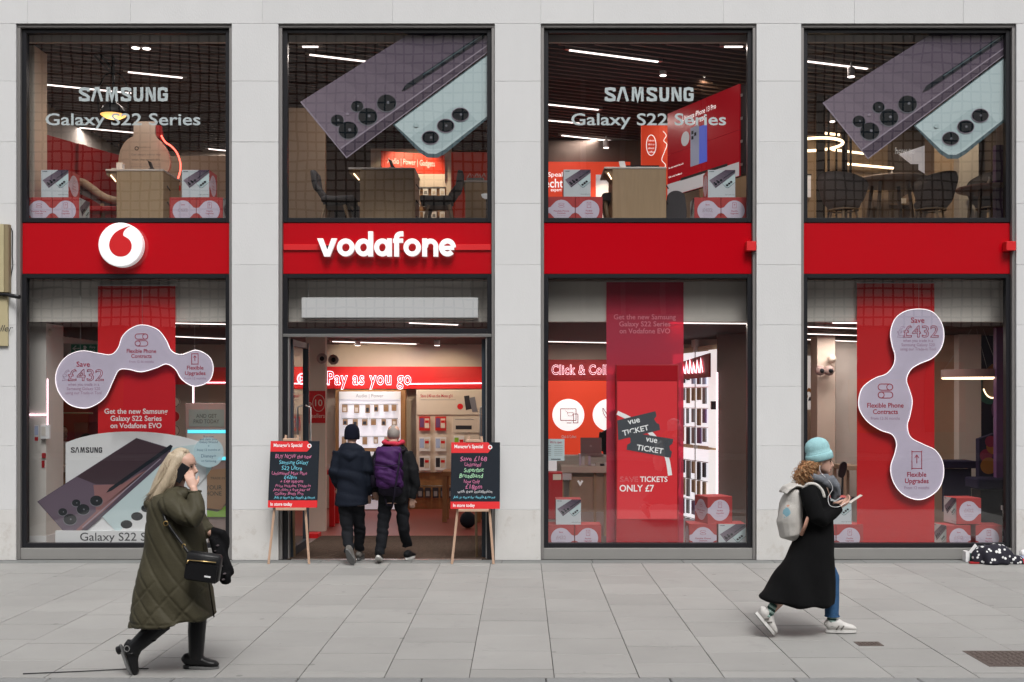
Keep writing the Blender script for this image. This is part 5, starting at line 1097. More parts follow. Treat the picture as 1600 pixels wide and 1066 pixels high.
ppoly('backrest', spline(pts, 3, False) + [(185, 325), (160, 322), (140, 310), (118, 300)], 1.62, 'chair2', t, .08); pbox('leg', 157, 318, 162, 343, 1.6, 'beech', t, .05); pbox('seat', 128, 322, 182, 330, 1.45, 'dark_red', t, .3, .01)
t = thing('pendant_lamp', 'glowing amber dome lamp hung from a black bracket in the first upper window', 'lamp'); YPn = .9; c = Vector((X(177, YPn), YPn, Z(182, YPn)))  # hung inside as stand-in for a street lantern reflected in the glass
obj('shade', pyd(*moved(lathe([(.172, .02), (.165, .07), (.13, .13), (.07, .175), (.045, .20), (.045, .26), (.02, .27)], 24), c)), 'black', t, True); obj('glowing_lens', pyd(*moved(lathe([(.05, -.035), (.11, -.02), (.16, .01), (.168, .019)], 24), c)), 'bulb', t, True)
top = Vector((c.x, YPn, 6.73)); bar('stem', [c + Vector((0, 0, .27)), top], .02, 'black', t); bar('yoke', [c + Vector((-.2, 0, .06)), c + Vector((-.22, 0, .35)), c + Vector((-.12, 0, .55)), c + Vector((0, 0, .62))], .012, 'black', t, 6); bar('yoke', [c + Vector((.2, 0, .06)), c + Vector((.22, 0, .35)), c + Vector((.12, 0, .55)), c + Vector((0, 0, .62))], .012, 'black', t, 6)
bar('brace', [c + Vector((0, 0, .62)), c + Vector((-.35, 0, 1.05)), c + Vector((-.5, 0, 1.25))], .02, 'black', t, 6); bar('brace', [c + Vector((0, 0, .55)), c + Vector((-.6, 0, 1.2))], .014, 'black', t, 6)
pl_ = bpy.data.lights.new('pendant_bulb', 'POINT'); pl_.energy = 4; pl_.color = (1, .6, .25); pl_.shadow_soft_size = .08; po = bpy.data.objects.new('pendant_bulb', pl_); COL.objects.link(po); po.location = c + Vector((0, 0, -.12)); po.parent = t
def downlight(label, px, py, zc=6.735, r=.05, warm=False):
    sc = (VY - py) / (zc - CZ); y = S * D / sc - D; t = thing('downlight', label, 'light'); c = Vector(((px - VX) / sc, y, zc))
    obj('trim', pyd(*moved(lathe([(r * 1.3, 0), (r * 1.3, .06), (r, .07)], 16), c)), 'white', t, True); obj('lens', pyd(*moved(lathe([(r, -.006), (r, -.001)], 16), c)), 'spot_face', t)
downlight('pair of ceiling spots near the top of the first upper window, outer one', 212, 75); downlight('pair of ceiling spots near the top of the first upper window, inner one', 229, 76)
downlight('round ceiling spot low on the left of the first upper window', 138, 241, 6.6, .07)
# ---- second upper window
structure(box('tan_partition_wall', X(440, 1.9), X(508, 1.9), 1.9, 2.0, ZF, 6.3, 'tan_wall')); structure(box('partition_dark_wall', X(508, 4.8), X(600, 4.8), 4.8, 4.9, ZF, 6.4, 'dark_wall')); structure(box('cream_partition_wall', X(578, 4.4), X(705, 4.4), 4.5, 4.6, ZF, 6.3, 'cream')); structure(box('red_side_wall', X(705, 3.2), X(775, 3.2), 3.2, 3.3, ZF, Z(238, 3.2), 'orange_red'))
podium('beech service desk between two grey chairs in the second upper window', 562.5, 648, 262, 1.0, 18)
tablet('leaning tablet on the desk of the second upper window', 606, 248, 1.15)
def dining_chair(label, px_back, px_front, py_top, py_seat, y, face):
    """padded chair side on; face +1 looks to the right"""
    t = thing('padded_chair', label, 'chair', 'grey padded chairs at the desk'); s = L(1, y); sg = face; xb, xf = X(px_back, y), X(px_front, y); zs = Z(py_seat, y); ztop = Z(py_top, y)
    n = 5
    def slab(path, th, w, name, m):
        P = spline(path, 4, False); Lr, Rr = ribbon([(a, b) for a, b in P], th); rows_ = []
        V, F = [], []; k = len(P)
        for q, yy in enumerate([y, y + w * .08, y + w * .25, y + w * .42, y + w * .5, y + w * .58, y + w * .75, y + w * .92, y + w]):
            f = (.55, .92, 1, .97, .86, .97, 1, .92, .55)[q]
            for i in range(k):
                pa = 1 - .13 * abs(math.cos(i * math.pi / 4)) ** 6
                mx, mz = (Lr[i][0] + Rr[i][0]) / 2, (Lr[i][1] + Rr[i][1]) / 2
                V.append((mx + (Lr[i][0] - mx) * f * pa, yy, mz + (Lr[i][1] - mz) * f * pa))
            for i in range(k - 1, -1, -1):
                pa = 1 - .13 * abs(math.cos(i * math.pi / 4)) ** 6
                mx, mz = (Lr[i][0] + Rr[i][0]) / 2, (Lr[i][1] + Rr[i][1]) / 2
                V.append((mx + (Rr[i][0] - mx) * f * pa, yy, mz + (Rr[i][1] - mz) * f * pa))
        m2 = 2 * k
        for q in range(8):
            for i in range(m2): F.append((q * m2 + i, q * m2 + (i + 1) % m2, (q + 1) * m2 + (i + 1) % m2, (q + 1) * m2 + i))
        F.append(tuple(range(m2 - 1, -1, -1))); F.append(tuple(range(8 * m2, 9 * m2)))
        return obj(name, pyd(V, F), m, t, True)
    slab([(xb, ztop), (xb + sg * .03, ztop - .2), (xb + sg * .075, zs + .12), (xb + sg * .14, zs + .02)], .085, .46, 'backrest', 'chair'); slab([(xb + sg * .12, zs), (xb + sg * .3, zs - .012), (xf, zs + .0)], .10, .48, 'seat', 'chair')
    box('seat_frame', min(xb + sg * .14, xf - sg * .06), max(xb + sg * .14, xf - sg * .06), y + .04, y + .44, zs - .10, zs - .052, 'black', t)
    for a, b in ((xb + sg * .16, xb + sg * .07), (xf - sg * .12, xf - sg * .01)):
        for yy in (y + .05, y + .43): bar('leg', [(a, yy, zs - .09), (b, yy, ZF + .002)], [.026, .016], 'beech_dark', t, 8)
dining_chair('grey padded chair left of the desk in the second upper window', 488, 551, 266, 309, 1.0, 1); dining_chair('grey padded chair right of the desk in the second upper window', 719, 656, 266, 309, 1.1, -1)
t = thing('wall_sign', 'orange red wall sign over the accessory shelf in the second upper window', 'sign'); pls = slanted((X(596, 4.0), 4.0), (X(695, 4.35), 4.35)); zz = lambda py: Z(py, 4.15)
obj('board', poly_me([(0, zz(270)), (1, zz(270)), (1, zz(239)), (0, zz(239))], 0, .06, pls), 'orange_red', t)
u0 = .09
co, fc = text_me('Audio | Power | Gadgets', .012); wx = co[:, 0].max() - co[:, 0].min()
obj('lettering', pyd([pls(.09 + (p[0] - co[:, 0].min()) / wx * .75, -.003, zz(257.5) + p[1] * .135) for p in co], fc), 'white', t)
t = thing('accessory_shelf', 'lit oak shelf of small white packets under the orange sign', 'shelf'); pbox('header', 645, 272, 695, 292, 4.1, 'cream_light', t, .05); pbox('back_panel', 640, 292.5, 697, 345, 4.14, 'oak', t, .05)
for py in (293, 312, 330): pbox('rail', 642, py, 696, py + 1, 4.08, 'silver', t, .02)
for k in range(12): a = 648 + (k % 4) * 13; b = 295 + (k // 4) * 18; product_card(t, a, b, a + 8, b + 10, 4.06, 'white', rr.choice(['cream', 'grey_print']))
spot('warm ceiling spot over the orange wall sign', 664, 190, 3.4, (X(640, 4.4), 4.4, 5.4), 90, cone=75)
table_u = lambda label, px0, px1, pyt, y, m: podium(label, px0, px1, pyt, y, 4, False, .5)
table_u('dark desk with small goods at the right of the second upper window', 727, 764, 282, 1.7, 'beech_dark'); 
t = thing('small_goods', 'tangled small goods on the right desk of the second upper window', 'goods'); bar('wire', [(X(730 + k * 2.2, 1.9), 1.85 + .02 * (k % 2), Z(281, 1.9) + (.02 + .08 * ((k * 37) % 5) / 5)) for k in range(14)], .006, 'grey_wall', t, 5); pbox('tray', 729, 278, 756, 281.5, 1.85, 'silver', t, .1)
t = thing('glowing_bowl_lamp', 'small white bowl lamp under the right desk of the second upper window', 'lamp'); obj('bowl', pyd(*moved(lathe([(.02, 0), (.06, .02), (.075, .06), (.07, .065)], 18), (X(760, 1.5), 1.5, Z(311, 1.5)))), 'sign_white', t, True); bar('stem', [(X(760, 1.5), 1.5, Z(311, 1.5)), (X(760, 1.5), 1.5, ZF)], .008, 'black', t, 6)
t = thing('dark_cabinet', 'low dark cabinet behind the left chair of the second upper window', 'cabinet'); pbox('case', 522, 322, 561, 346, 2.2, 'black', t, .4, .006); pbox('top', 520, 316, 563, 321.7, 2.18, 'beech', t, .45)
# ---- third upper window
structure(box('brown_partition_wall', X(840, 5.6), X(1010, 5.6), 5.6, 5.7, ZF, 6.7, 'dark_wall'))
t = thing('wall_sign', 'orange red glowing wall board with white words in the third upper window', 'sign'); YU = 5.5
pbox('board', 846, 253, 985, 350, YU, 'lit_orange', t, .06); ptext('lettering', 'Speak to a', 880, 276, 6.8, YU - .003, 'lit_white', t, .010, width=48); ptext('lettering', 'techteam', 876, 293, 13.5, YU - .003, 'lit_white', t, .012, width=62); ptext('lettering', 'expert', 869, 299, 5, YU - .003, 'lit_white', t, .010, width=17)
pbox('lit_sheet', 931, 273, 958, 345, YU - .02, 'lightbox', t, .012); 
podium('beech service desk in the third upper window', 957, 1041, 261, .95, 13)
t = thing('dark_tray', 'dark tray and leaning tablet on the desk of the third upper window', 'goods'); pbox('tray', 978, 258.5, 1030, 260.8, 1.2, 'black', t, .2); ppoly('tablet', [(967, 252), (976, 252), (978, 260.6), (969, 260.6)], 1.1, 'white', t, .03)
t = thing('lounge_chair', 'black lounge chair with wooden leg left of the desk in the third upper window', 'chair'); obj('seat', poly_me([(X(a, 1.2), Z(b, 1.2)) for a, b in spline([(941, 304), (948, 301), (957, 302), (962, 308), (960, 314), (948, 313), (942, 312)], 4)], 1.2, .5), 'chair', t)
for dx in (0, .35): bar('leg', [(X(946, 1.2), 1.25 + dx, Z(311, 1.2)), (X(955, 1.2), 1.25 + dx, ZF + .002)], .03, 'beech_dark', t)
V3 = (X(1043, 2.7), 2.7), (X(1155, 1.1), 1.1)
plv = slanted(*V3)
t = thing('video_wall', 'big slanted red video wall showing a blue phone in the third upper window', 'screen')
zb0, zb1 = Z(295, 2.7), Z(187, 2.7)
zb0, zb1 = 5.15, 6.42
def vq(name, u0, u1, v0, v1, d, m, th=0): return obj(name, poly_me([(u0, zb0 + v0 * (zb1 - zb0)), (u1, zb0 + v0 * (zb1 - zb0)), (u1, zb0 + v1 * (zb1 - zb0)), (u0, zb0 + v1 * (zb1 - zb0))], d, th, plv), m, t)
vq('backing', .02, 1.05, .02, .98, .03, 'video', .12)
for a, b in ((0, .497), (.503, 1)):
    for c0, c1 in ((0, .497), (.503, 1)): vq('screen_panel', a, b, c0, c1, 0, 'screen_deep', .025)
vq('white_strip', 0, 1, 0, .15, -.002, 'screen_white'); vq('barcode_strip', .2, .85, .145, .175, -.003, 'video')
vq('phone_print', .345, .47, .27, .72, -.004, 'iphone_blue'); vq('phone_print', .47, .58, .27, .70, -.005, 'iphone_screen'); vq('lens_print', .36, .39, .64, .68, -.006, 'lens'); vq('lens_print', .36, .39, .58, .62, -.006, 'lens'); vq('lens_print', .40, .43, .61, .65, -.006, 'lens')
obj('badge', poly_me([(.27 + .06 * math.cos(k * math.pi / 10), zb0 + (zb1 - zb0) * (.62 + .085 * math.sin(k * math.pi / 10))) for k in range(20)], -.004, 0, plv), 'screen_white', t)
def vtext(body, u0, u1, v, h, m='lit_white', b=.006):
    co, fc = text_me(body, b); a0, a1 = co[:, 0].min(), co[:, 0].max()
    obj('lettering', pyd([plv(u0 + (p[0] - a0) / (a1 - a0) * (u1 - u0), -.004, zb0 + (zb1 - zb0) * v + p[1] * h) for p in co], fc), m, t)
vtext('Ultimate iPhone 13 Pro', .23, .70, .835, .105); vtext('Save £20', .37, .55, .755, .085); vtext('No other network has it all', .02, .24, .33, .035); vtext('Offer ends 3rd March', .02, .22, .22, .035)
for k in range(4): vq('fixing', 1.02, 1.04, .1 + .25 * k, .13 + .25 * k, -.004, 'silver', .01)
structure(box('brown_side_wall', X(1095, 2.9), X(1185, 2.9), 2.95, 3.05, ZF, 6.7, 'tan_wall'))
spot('warm ceiling spot above the video wall', 1098, 122, 2.0, (X(1105, 2.95), 2.95, 6.2), 60, cone=85)
spot('small ceiling spot between the strips of the third upper window', 1036, 118, 1.6, (X(1036, 1.8), 2.2, 4.3), 25, False); spot('small ceiling spot above the boxes of the third upper window', 947, 231, 4.9, (X(947, 5), 5.4, 4.9), 60)
t = thing('wall_board', 'orange red board with a white outlined oval beside the video wall', 'sign'); pbox('board', 1002, 196, 1046, 345, 3.3, 'lit_orange', t, .05); obj('oval', ribbon_me([(PW(circ(1017.5, 227, 7.5, 26, 16), 3.298), .012, True)], 3.298), 'lit_white', t)
for i, s in enumerate(('Come and', 'talk to us', 'about', 'coffee')): ptext('lettering', s, 1017.5, 221 + i * 6, 3.2, 3.297, 'lit_white', t, .002, width=10)
obj('outline_drawing', ribbon_me([(PW(spline([(1036, 205), (1041, 212), (1037, 220), (1042, 226), (1038, 238), (1034, 250), (1040, 258), (1036, 266)], 4, False), 3.297), .012, False)], 3.297), 'lit_white', t)
t = thing('lounge_chair', 'dark rounded lounge chair right of the desk in the third upper window', 'chair'); obj('backrest', poly_me([(X(a, 1.3), Z(b, 1.3)) for a, b in spline([(1043, 345), (1043, 310), (1047, 301), (1057, 298), (1067, 302), (1071, 312), (1071, 345)], 4)], 1.3, .10), 'chair', t); obj('seat', poly_me([(X(1044, 1.4), Z(325, 1.4)), (X(1070, 1.4), Z(325, 1.4)), (X(1070, 1.4), Z(333, 1.4)), (X(1044, 1.4), Z(333, 1.4))], 1.41, .4), 'chair', t)
# ---- fourth upper window
structure(box('cafe_wall', X(1250, 5.2), X(1390, 5.2), 5.2, 5.3, ZF, 6.7, 'tan_wall')); structure(box('dark_back_wall', X(1390, 4.9), X(1475, 4.9), 4.9, 5.0, ZF, 6.7, 'dark_wall'))
structure(box('column_brown', X(1460, 2.6), X(1498, 2.6), 2.6, 3.0, ZF, 6.73, 'tan_wall')); structure(box('column_pale', X(1498.5, 2.4), X(1529, 2.4), 2.4, 3.0, ZF, 6.73, 'white_wall')); structure(box('column_dark', X(1530, 2.7), X(1556, 2.7), 2.7, 3.0, ZF, 6.73, 'dark_wall')); structure(box('panel_plum_wall', X(1556, 1.2), X(1583, 1.2), 1.2, 1.3, ZF, 5.6, 'mauve'))
for k, (px, w) in enumerate(((1277, 12), (1294.5, 2.2), (1307, 1.5), (1317, 7), (1329, 2))):
    structure(box('mullion_column', X(px, 2.8), X(px + w, 2.8), 2.8, 2.86, ZF, 6.73, 'ceil_dark'))
t = thing('lit_window', 'bright far window slit at the left of the fourth upper window', 'window'); pbox('pane', 1258, 274, 1267, 308, 5.1, 'lightbox', t, .02); pbox('frame', 1257, 272, 1268, 274, 5.08, 'black', t, .03)
t = thing('bright_gable', 'pale angular lit panel with outlined words in the fourth upper window', 'sign'); ppoly('panel', [(1405, 241), (1449, 226), (1449, 273), (1436, 265), (1436, 256), (1424, 256)], 4.6, 'lightbox', t, .03)
ptext('lettering', 'how to', 1414, 240, 9, 4.5, 'lit_white', t, 0, outline=.008, width=30); ptext('lettering', 'hub', 1414, 251, 9, 4.5, 'white_wall', t, 0, outline=.008, width=18)
t = thing('ring_light', 'glowing amber ring lamp at the left of the fourth upper window', 'lamp'); YR = 2.6; c = Vector((X(1272, YR), YR, Z(228, YR))); bar('ring', [(c.x + .42 * math.cos(2 * math.pi * j / 48), c.y + .42 * math.sin(2 * math.pi * j / 48) , c.z + .02) for j in range(48)], .022, 'strip_warm', t, 8, True); bar('wire', [c + Vector((.42, 0, .03)), c + Vector((.42, 0, 1.0))], .003, 'black', t, 5)
for n_, (a, b, c_, d, lab) in enumerate(((1320, 256, 1396, 263, 'long thin amber strip lamp deep in the fourth upper window'), (1300, 234, 1350, 240, 'upper thin amber strip lamp deep in the fourth upper window'), (1278, 207, 1312, 211, 'short white strip lamp above the ring of the fourth upper window'))):
    t = thing('strip_lamp', lab, 'light'); bar('tube', [(X(a, 4.4), 4.4, Z(b, 4.4)), (X(c_, 4.4), 4.4, Z(d, 4.4))], .02, 'strip_warm', t, 6); bar('wire', [(X((a + c_) / 2, 4.4), 4.4, Z((b + d) / 2, 4.4)), (X((a + c_) / 2, 4.4), 4.4, 6.73)], .003, 'black', t, 5)
t = thing('red_pipe_lamp', 'red tubular ceiling light at the top of the fourth upper window', 'light'); bar('tube', [(X(1289, .8), .8, Z(70, .8)), (X(1400, .8), .95, Z(62, .8))], .05, 'dark_red', t, 12); obj('end_cap', pyd(*sp_me(.03, (X(1288, .8), .79, Z(70, .8)))), 'strip_warm', t, True); bar('hanger', [(X(1340, .8), .86, Z(64, .8)), (X(1340, .8), .86, 6.75)], .01, 'black', t, 6)
spot('ceiling spot over the tub chair in the fourth upper window', 1330, 120, 1.0, (X(1330, 1.6), 1.8, 4.4), 40, True, 90); spot('ceiling spot over the pale column in the fourth upper window', 1500, 150, 1.6, (X(1500, 2.5), 2.8, 5.0), 40, True, 100); spot('far ceiling spot left of the fourth upper window', 1300, 190, 3.4, (X(1320, 5.2), 5.2, 5.2), 60, True, 110)  # spots added to brighten the dark interior of this bay
def cafe_table(label, px, py, rpx, y, m='dark_wall'):
    t = thing('round_table', label, 'table'); c = Vector((X(px, y), y, Z(py, y))); r = L(rpx, y)
    obj('top', pyd(*moved(lathe([(r * .9, -.05), (r * .985, -.035), (r, -.015), (r * .99, 0)], 40), c)), m, t, True)
    for k in range(4):
        a = math.pi / 4 + k * math.pi / 2; bar('leg', [c + Vector((r * .5 * math.cos(a), r * .5 * math.sin(a), -.05)), Vector((c.x + r * .72 * math.cos(a), c.y + r * .72 * math.sin(a), ZF + .002))], [.028, .02], 'beech_dark', t, 8)
    return t, c
M['table_top'] = mat('ash_table_top', (0.34, 0.25, 0.20), .5, noise=.1); M['table_red'] = mat('cherry_table_top', (0.26, 0.12, 0.08), .5, noise=.1)
t, c = cafe_table('large round table with a bottle in the fourth upper window', 1390, 282, 59, 1.55, 'table_top')
def bottle(label, c, m, h=.16):
    t = thing('bottle', label, 'bottle'); k = h / .16
    obj('body', pyd(*moved(lathe([(.026 * k, 0), (.03 * k, .01 * k), (.03 * k, .085 * k), (.022 * k, .10 * k), (.01 * k, .11 * k), (.01 * k, .13 * k)], 14), c)), m, t, True); obj('pump', pyd(*moved(lathe([(.012 * k, .131 * k), (.012 * k, .145 * k), (.006 * k, .15 * k), (.006 * k, .16 * k)], 10), c)), 'white', t, True)
bottle('pale pump bottle on the large round table', c + Vector((.0, -.1, .001)), 'white_wall', .14)
t, c2 = cafe_table('small reddish round table cut off at the right of the fourth upper window', 1541, 294, 45, 1.5, 'table_red')
bottle('yellowish pump bottle on the small round table', c2 + Vector((.02, -.05, .001)), 'cream', .15)
def tub_chair(label, px, py, y, rz, m='chair2', k=1.0):
    t = thing('tub_chair', label, 'chair', 'taupe tub chairs at the round tables'); V, F = [], []; nU, nV = 18, 7
    for s_ in (0, 1):
        for i in range(nU + 1):
            a = math.radians(-115 + 230 * i / nU); hgt = .20 + .22 * math.cos(a / 2.3) ** 2.2
            for j in range(nV + 1):
                v = j / nV; r = (.20 + .13 * v ** .6) + (.035 if s_ else 0) - .03 * (v > .95); V.append((-r * math.cos(a), r * math.sin(a), .0 + hgt * v + (.018 if s_ and v > .9 else 0)))
    st = (nU + 1) * (nV + 1)
    for s_ in (0, 1):
        for i in range(nU):
            for j in range(nV):
                q = [s_ * st + i * (nV + 1) + j, s_ * st + (i + 1) * (nV + 1) + j, s_ * st + (i + 1) * (nV + 1) + j + 1, s_ * st + i * (nV + 1) + j + 1]; F.append(tuple(q if s_ else q[::-1]))
    for i in range(nU): a_, b_ = i * (nV + 1) + nV, (i + 1) * (nV + 1) + nV; F.append((a_, b_, b_ + st, a_ + st))
    for i in (0, nU):
        for j in range(nV): a_ = i * (nV + 1) + j; F.append((a_, a_ + 1, a_ + 1 + st, a_ + st))
    obj('shell', pyd(V, F), m, t, True); obj('seat', pyd(*lathe([(.16, -.04), (.22, -.02), (.235, .03), (.20, .06), (.05, .07)], 22)), m, t, True)
    for a in (45, 135, 225, 315): ca, sa = math.cos(math.radians(a)), math.sin(math.radians(a)); bar('leg', [(.15 * ca, .15 * sa, -.03), (.24 * ca, .24 * sa, ZF - Z(py, y) + .002)], [.018, .013], 'beech', t, 8)
    bar('leg_rail', [(.2 * math.cos(math.radians(q)), .2 * math.sin(math.radians(q)), -.06) for q in range(0, 360, 30)], .012, 'beech', t, 6, True)
    t.location = (X(px, y), y, Z(py, y)); t.rotation_euler = (0, 0, math.radians(rz)); return t
tub_chair('taupe tub chair left of the large round table', 1318, 322, 1.1, 28); tub_chair('taupe tub chair right of the large round table', 1455, 322, 1.2, 140); tub_chair('dark tub chair behind the small round table', 1548, 320, 2.2, 100, 'chair')
t = thing('cafe_cabinet', 'low wooden cabinet under the large round table', 'cabinet'); pbox('side', 1360, 300, 1388, 346, 2.2, 'tan_wall', t, .4); pbox('shelf', 1388.5, 318, 1424, 320, 2.2, 'beech_dark', t, .35); pbox('side', 1424.5, 300, 1430, 346, 2.2, 'tan_wall', t, .4); pbox('cup', 1408, 310, 1416, 317.7, 2.3, 'white_wall', t, .06)

# ================================================================ OUTSIDE: EASELS AND BUNDLE
def easel(label, cx, bx0, by0, bx1, by1, footL, footR, topL, topR, fy, lines, tilt):
    """cx etc. in pixels; the board leans back on a three-legged beech easel"""
    t = thing('chalkboard_easel', label, 'chalkboard'); yF = -.30; yT = -.12
    s = lambda px, y: X(px, y)
    zb, zt = Z(by1, yF), Z(by0, yF)
    # front legs lean inwards to the top, rear leg goes back
    zj = Z(by0 - 10, yT)
    for a, b in ((footL, topL), (footR, topR)): bar('leg', [(X(a, yF - .03), yF - .03, .004), (X(a + (b - a) * .34, yF + .04), yF + .045, zb), (X(b, yT), yT, zj)], .017, 'easel', t, 6, smooth=False)
    bar('leg', [(X(cx + 4, .25), .25, .004), (X(cx, yT), yT + .03, zj - .05)], .017, 'beech_dark', t, 6, smooth=False)
    box('ledge', X(bx0 + (bx1 - bx0) * .16, yF), X(bx1 - (bx1 - bx0) * .22, yF), yF - .035, yF + .03, zb - .035, zb - .002, 'easel', t, .004); box('clamp', X(cx - 13, yT), X(cx + 10, yT), yT - .05, yT - .015, zt + .0, zt + .035, 'easel', t, .004)
    bd = thing('chalkboard', label.replace('beech easel holding', 'chalkboard standing on the easel with'), 'sign')
    ht = zt - zb; lean = .16
    pl = lambda a, d, b: (a, yF - .02 + d + lean * max(0, (b - zb) / ht), b)
    def rect(name, x0, y0, x1, y1, d, m, th=0.0): return obj(name, poly_me([(X(x0, yF), Z(y1, yF)), (X(x1 , yF), Z(y1, yF)), (X(x1, yF), Z(y0, yF)), (X(x0, yF), Z(y0, yF))], d, th, pl), m, bd)
    rect('board', bx0, by0, bx1, by1, 0, 'ink', .012)
    obj('header', poly_me(PW([(bx0, by0), (bx1 - 19, by0), (bx1 - 12, by0 + 8), (bx1 - 19, by0 + 16.5), (bx0, by0 + 16.5)], yF), -.0015, 0, pl), 'red', bd); rect('footer', bx0, by1 - 11, bx1, by1, -.0015, 'red')
    obj('badge', ribbon_me([(PW(circ(bx1 - 15.5, by0 + 7.5, 2.6, 16), yF), L(1.5, yF), True)], -.0025, plane=pl), 'white', bd)
    P2 = lambda a, d, b: pl(a, d, b)
    def tx(body, px, py, h, m, w=None, b=.012, j=0): 
        co, faces = text_me(body, b, 0, 1.0, .12 if j else 0.0); k = h / .69; x0, x1 = co[:, 0].min(), co[:, 0].max(); sx = k if w is None else w / (x1 - x0); V = []
        for p in co:
            a, c = (p[0] - (x0 + x1) / 2) * sx, p[1] * k
            if j: a += math.sin(p[0] * 7 + p[1] * 5 + px) * .18; c += math.sin(p[0] * 3.1 + py) * .7
            V.append(pl(X(px + a, yF), -.003, Z(py - c, yF)))
        obj('lettering', pyd(V, faces), m, bd)
    tx("Manager's Special", bx0 + 27.5, by0 + 9, 5.2, 'white', 45, .018); tx('In store today', bx0 + 21, by1 - 3, 5.0, 'white', 34, .018)
    for (body, px, py, h, m, w) in lines: tx(body, px, py, h, m, w, -.002, 1)
easel('beech easel holding the offer board left of the entrance', 456, 419, 690, 496, 793, 419.5, 483, 447, 465, 0, [
    ('BUY NOW the new', 456, 717, 6.2, 'chalk_pink', 57), ('Samsung Galaxy', 457, 726, 6, 'chalk_blue', 46), ('S22 Ultra', 454, 735, 6, 'chalk_blue', 32), ('Unlimited Max Plan', 450.5, 742.5, 5, 'chalk_pink', 55), ('£42pm', 452.5, 748.5, 5.4, 'chalk_blue', 20), ('+ £49 upfront', 455, 755, 5, 'chalk_pink', 36), ('Price includes Trade-in', 457, 761.5, 4.2, 'chalk_pink', 55), ('And claim a free pair of', 455, 767.5, 4.2, 'chalk_pink', 58), ('Galaxy Buds Pro', 451.5, 773.5, 4.4, 'chalk_pink', 45), ('Ask in store for details & terms', 460, 779.5, 4, 'chalk_blue', 64)], 0)
easel('beech easel holding the offer board right of the entrance', 741, 704, 692, 781, 795, 706, 771, 733, 752, 0, [
    ('Save £168', 739.5, 721, 7, 'chalk_pink', 42), ('Unlimited', 738.5, 729.5, 6, 'chalk_pink', 26), ('Superfast', 740, 738, 6.4, 'chalk_green', 31), ('Broadband', 736, 747, 6.6, 'chalk_green', 37), ('Now Only', 737, 755.5, 5.4, 'chalk_pink', 25), ('£18pm', 740, 764.5, 7, 'chalk_pink', 26), ('with free installation', 742, 770.5, 4.4, 'chalk_white', 54), ('Ask in store for details & terms', 741, 779, 4, 'chalk_blue', 65)], 0)

# ---- spotted bundle on the pavement at the right
def dots_mat():
    m = bpy.data.materials.new('black_spotted_cloth'); m.use_nodes = True; nt = m.node_tree; b = nt.nodes['Principled BSDF']; b.inputs['Roughness'].default_value = .85
    geo = nt.nodes.new('ShaderNodeNewGeometry'); vo = nt.nodes.new('ShaderNodeTexVoronoi'); vo.inputs['Scale'].default_value = 17.0; vo.inputs['Randomness'].default_value = .9
    nt.links.new(geo.outputs['Position'], vo.inputs['Vector']); mr = nt.nodes.new('ShaderNodeMath'); mr.operation = 'LESS_THAN'; mr.inputs[1].default_value = .29; nt.links.new(vo.outputs['Distance'], mr.inputs[0])
    mx = nt.nodes.new('ShaderNodeMix'); mx.data_type = 'RGBA'; mx.inputs['A'].default_value = (.008, .007, .016, 1); mx.inputs['B'].default_value = (.70, .70, .70, 1); nt.links.new(mr.outputs[0], mx.inputs['Factor']); nt.links.new(mx.outputs['Result'], b.inputs['Base Color']); return m
M['dots'] = dots_mat()
BYn = -.22
def lump(cx, cy, rx, ry, h, seed, n=34, mm=14, wr=.05):
    r_ = random.Random(seed); ph = [r_.uniform(0, 6.28) for _ in range(8)]; V, F = [], []
    for i in range(mm + 1):
        e = i / mm * math.pi / 2
        for j in range(n):
            a = 2 * math.pi * j / n; k = 1 + .07 * math.sin(2 * a + ph[0]) + .05 * math.sin(3 * a + ph[1]) + wr * math.sin(7 * a + ph[2] + 3 * e) * math.cos(e) + wr * .6 * math.sin(11 * a + ph[3] - 5 * e) * math.cos(e)
            V.append((cx + rx * k * math.cos(e) ** .62 * math.cos(a), cy + ry * k * math.cos(e) ** .62 * math.sin(a), .006 + h * math.sin(e) * (1 + .07 * math.sin(3 * a + ph[4]) * math.cos(e) + .06 * math.sin(a + ph[5]))))
    for i in range(mm):
        for j in range(n): F.append((i * n + j, i * n + (j + 1) % n, (i + 1) * n + (j + 1) % n, (i + 1) * n + j))
    F.append(tuple(range(n - 1, -1, -1))); return V, F
t = thing('spotted_bundle', 'black cloth bundle with white spots lying against the shop plinth', 'bundle')
obj('main_bundle', pyd(*lump(X(1550, BYn), BYn, L(30), .20, .23, 4, wr=.10)), 'dots', t, True); obj('trailing_end', pyd(*lump(X(1582, BYn), BYn - .03, L(14), .10, .10, 9, wr=.09)), 'dots', t, True); box('red_strap', X(1511, BYn), X(1525, BYn), BYn - .10, BYn - .05, .006, .026, 'dark_red', t)
t = thing('carton', 'small white and green carton with red flap beside the spotted bundle', 'box'); x0 = X(1509, -.1); pbox('end_face', 1509, 862, 1515, 878, -.16, 'white', t, .10); box('side', X(1515.3, -.16), X(1533, -.16), -.16, -.06, .005, Z(865, -.16), 'sock_green', t); ppoly('flap', [(1514, 863), (1524, 850), (1530, 857), (1520, 866)], -.12, 'white', t, .02); ppoly('flap', [(1517, 866), (1526, 858), (1531, 866)], -.15, 'red', t, .01)
t = thing('folded_blanket', 'folded blue and red cloth cut off at the right edge of the pavement', 'cloth'); obj('blue_fold', pyd(*lump(X(1602, -.2), -.2, L(12), .1, .09, 12)), 'iphone_blue', t, True); obj('red_fold', pyd(*lump(X(1603, -.28), -.28, L(12), .06, .055, 15)), 'red', t, True); obj('white_fold', pyd(*moved(lump(0, 0, L(8), .07, .07, 17), (X(1602, -.18), -.18, .085))), 'white', t, True)
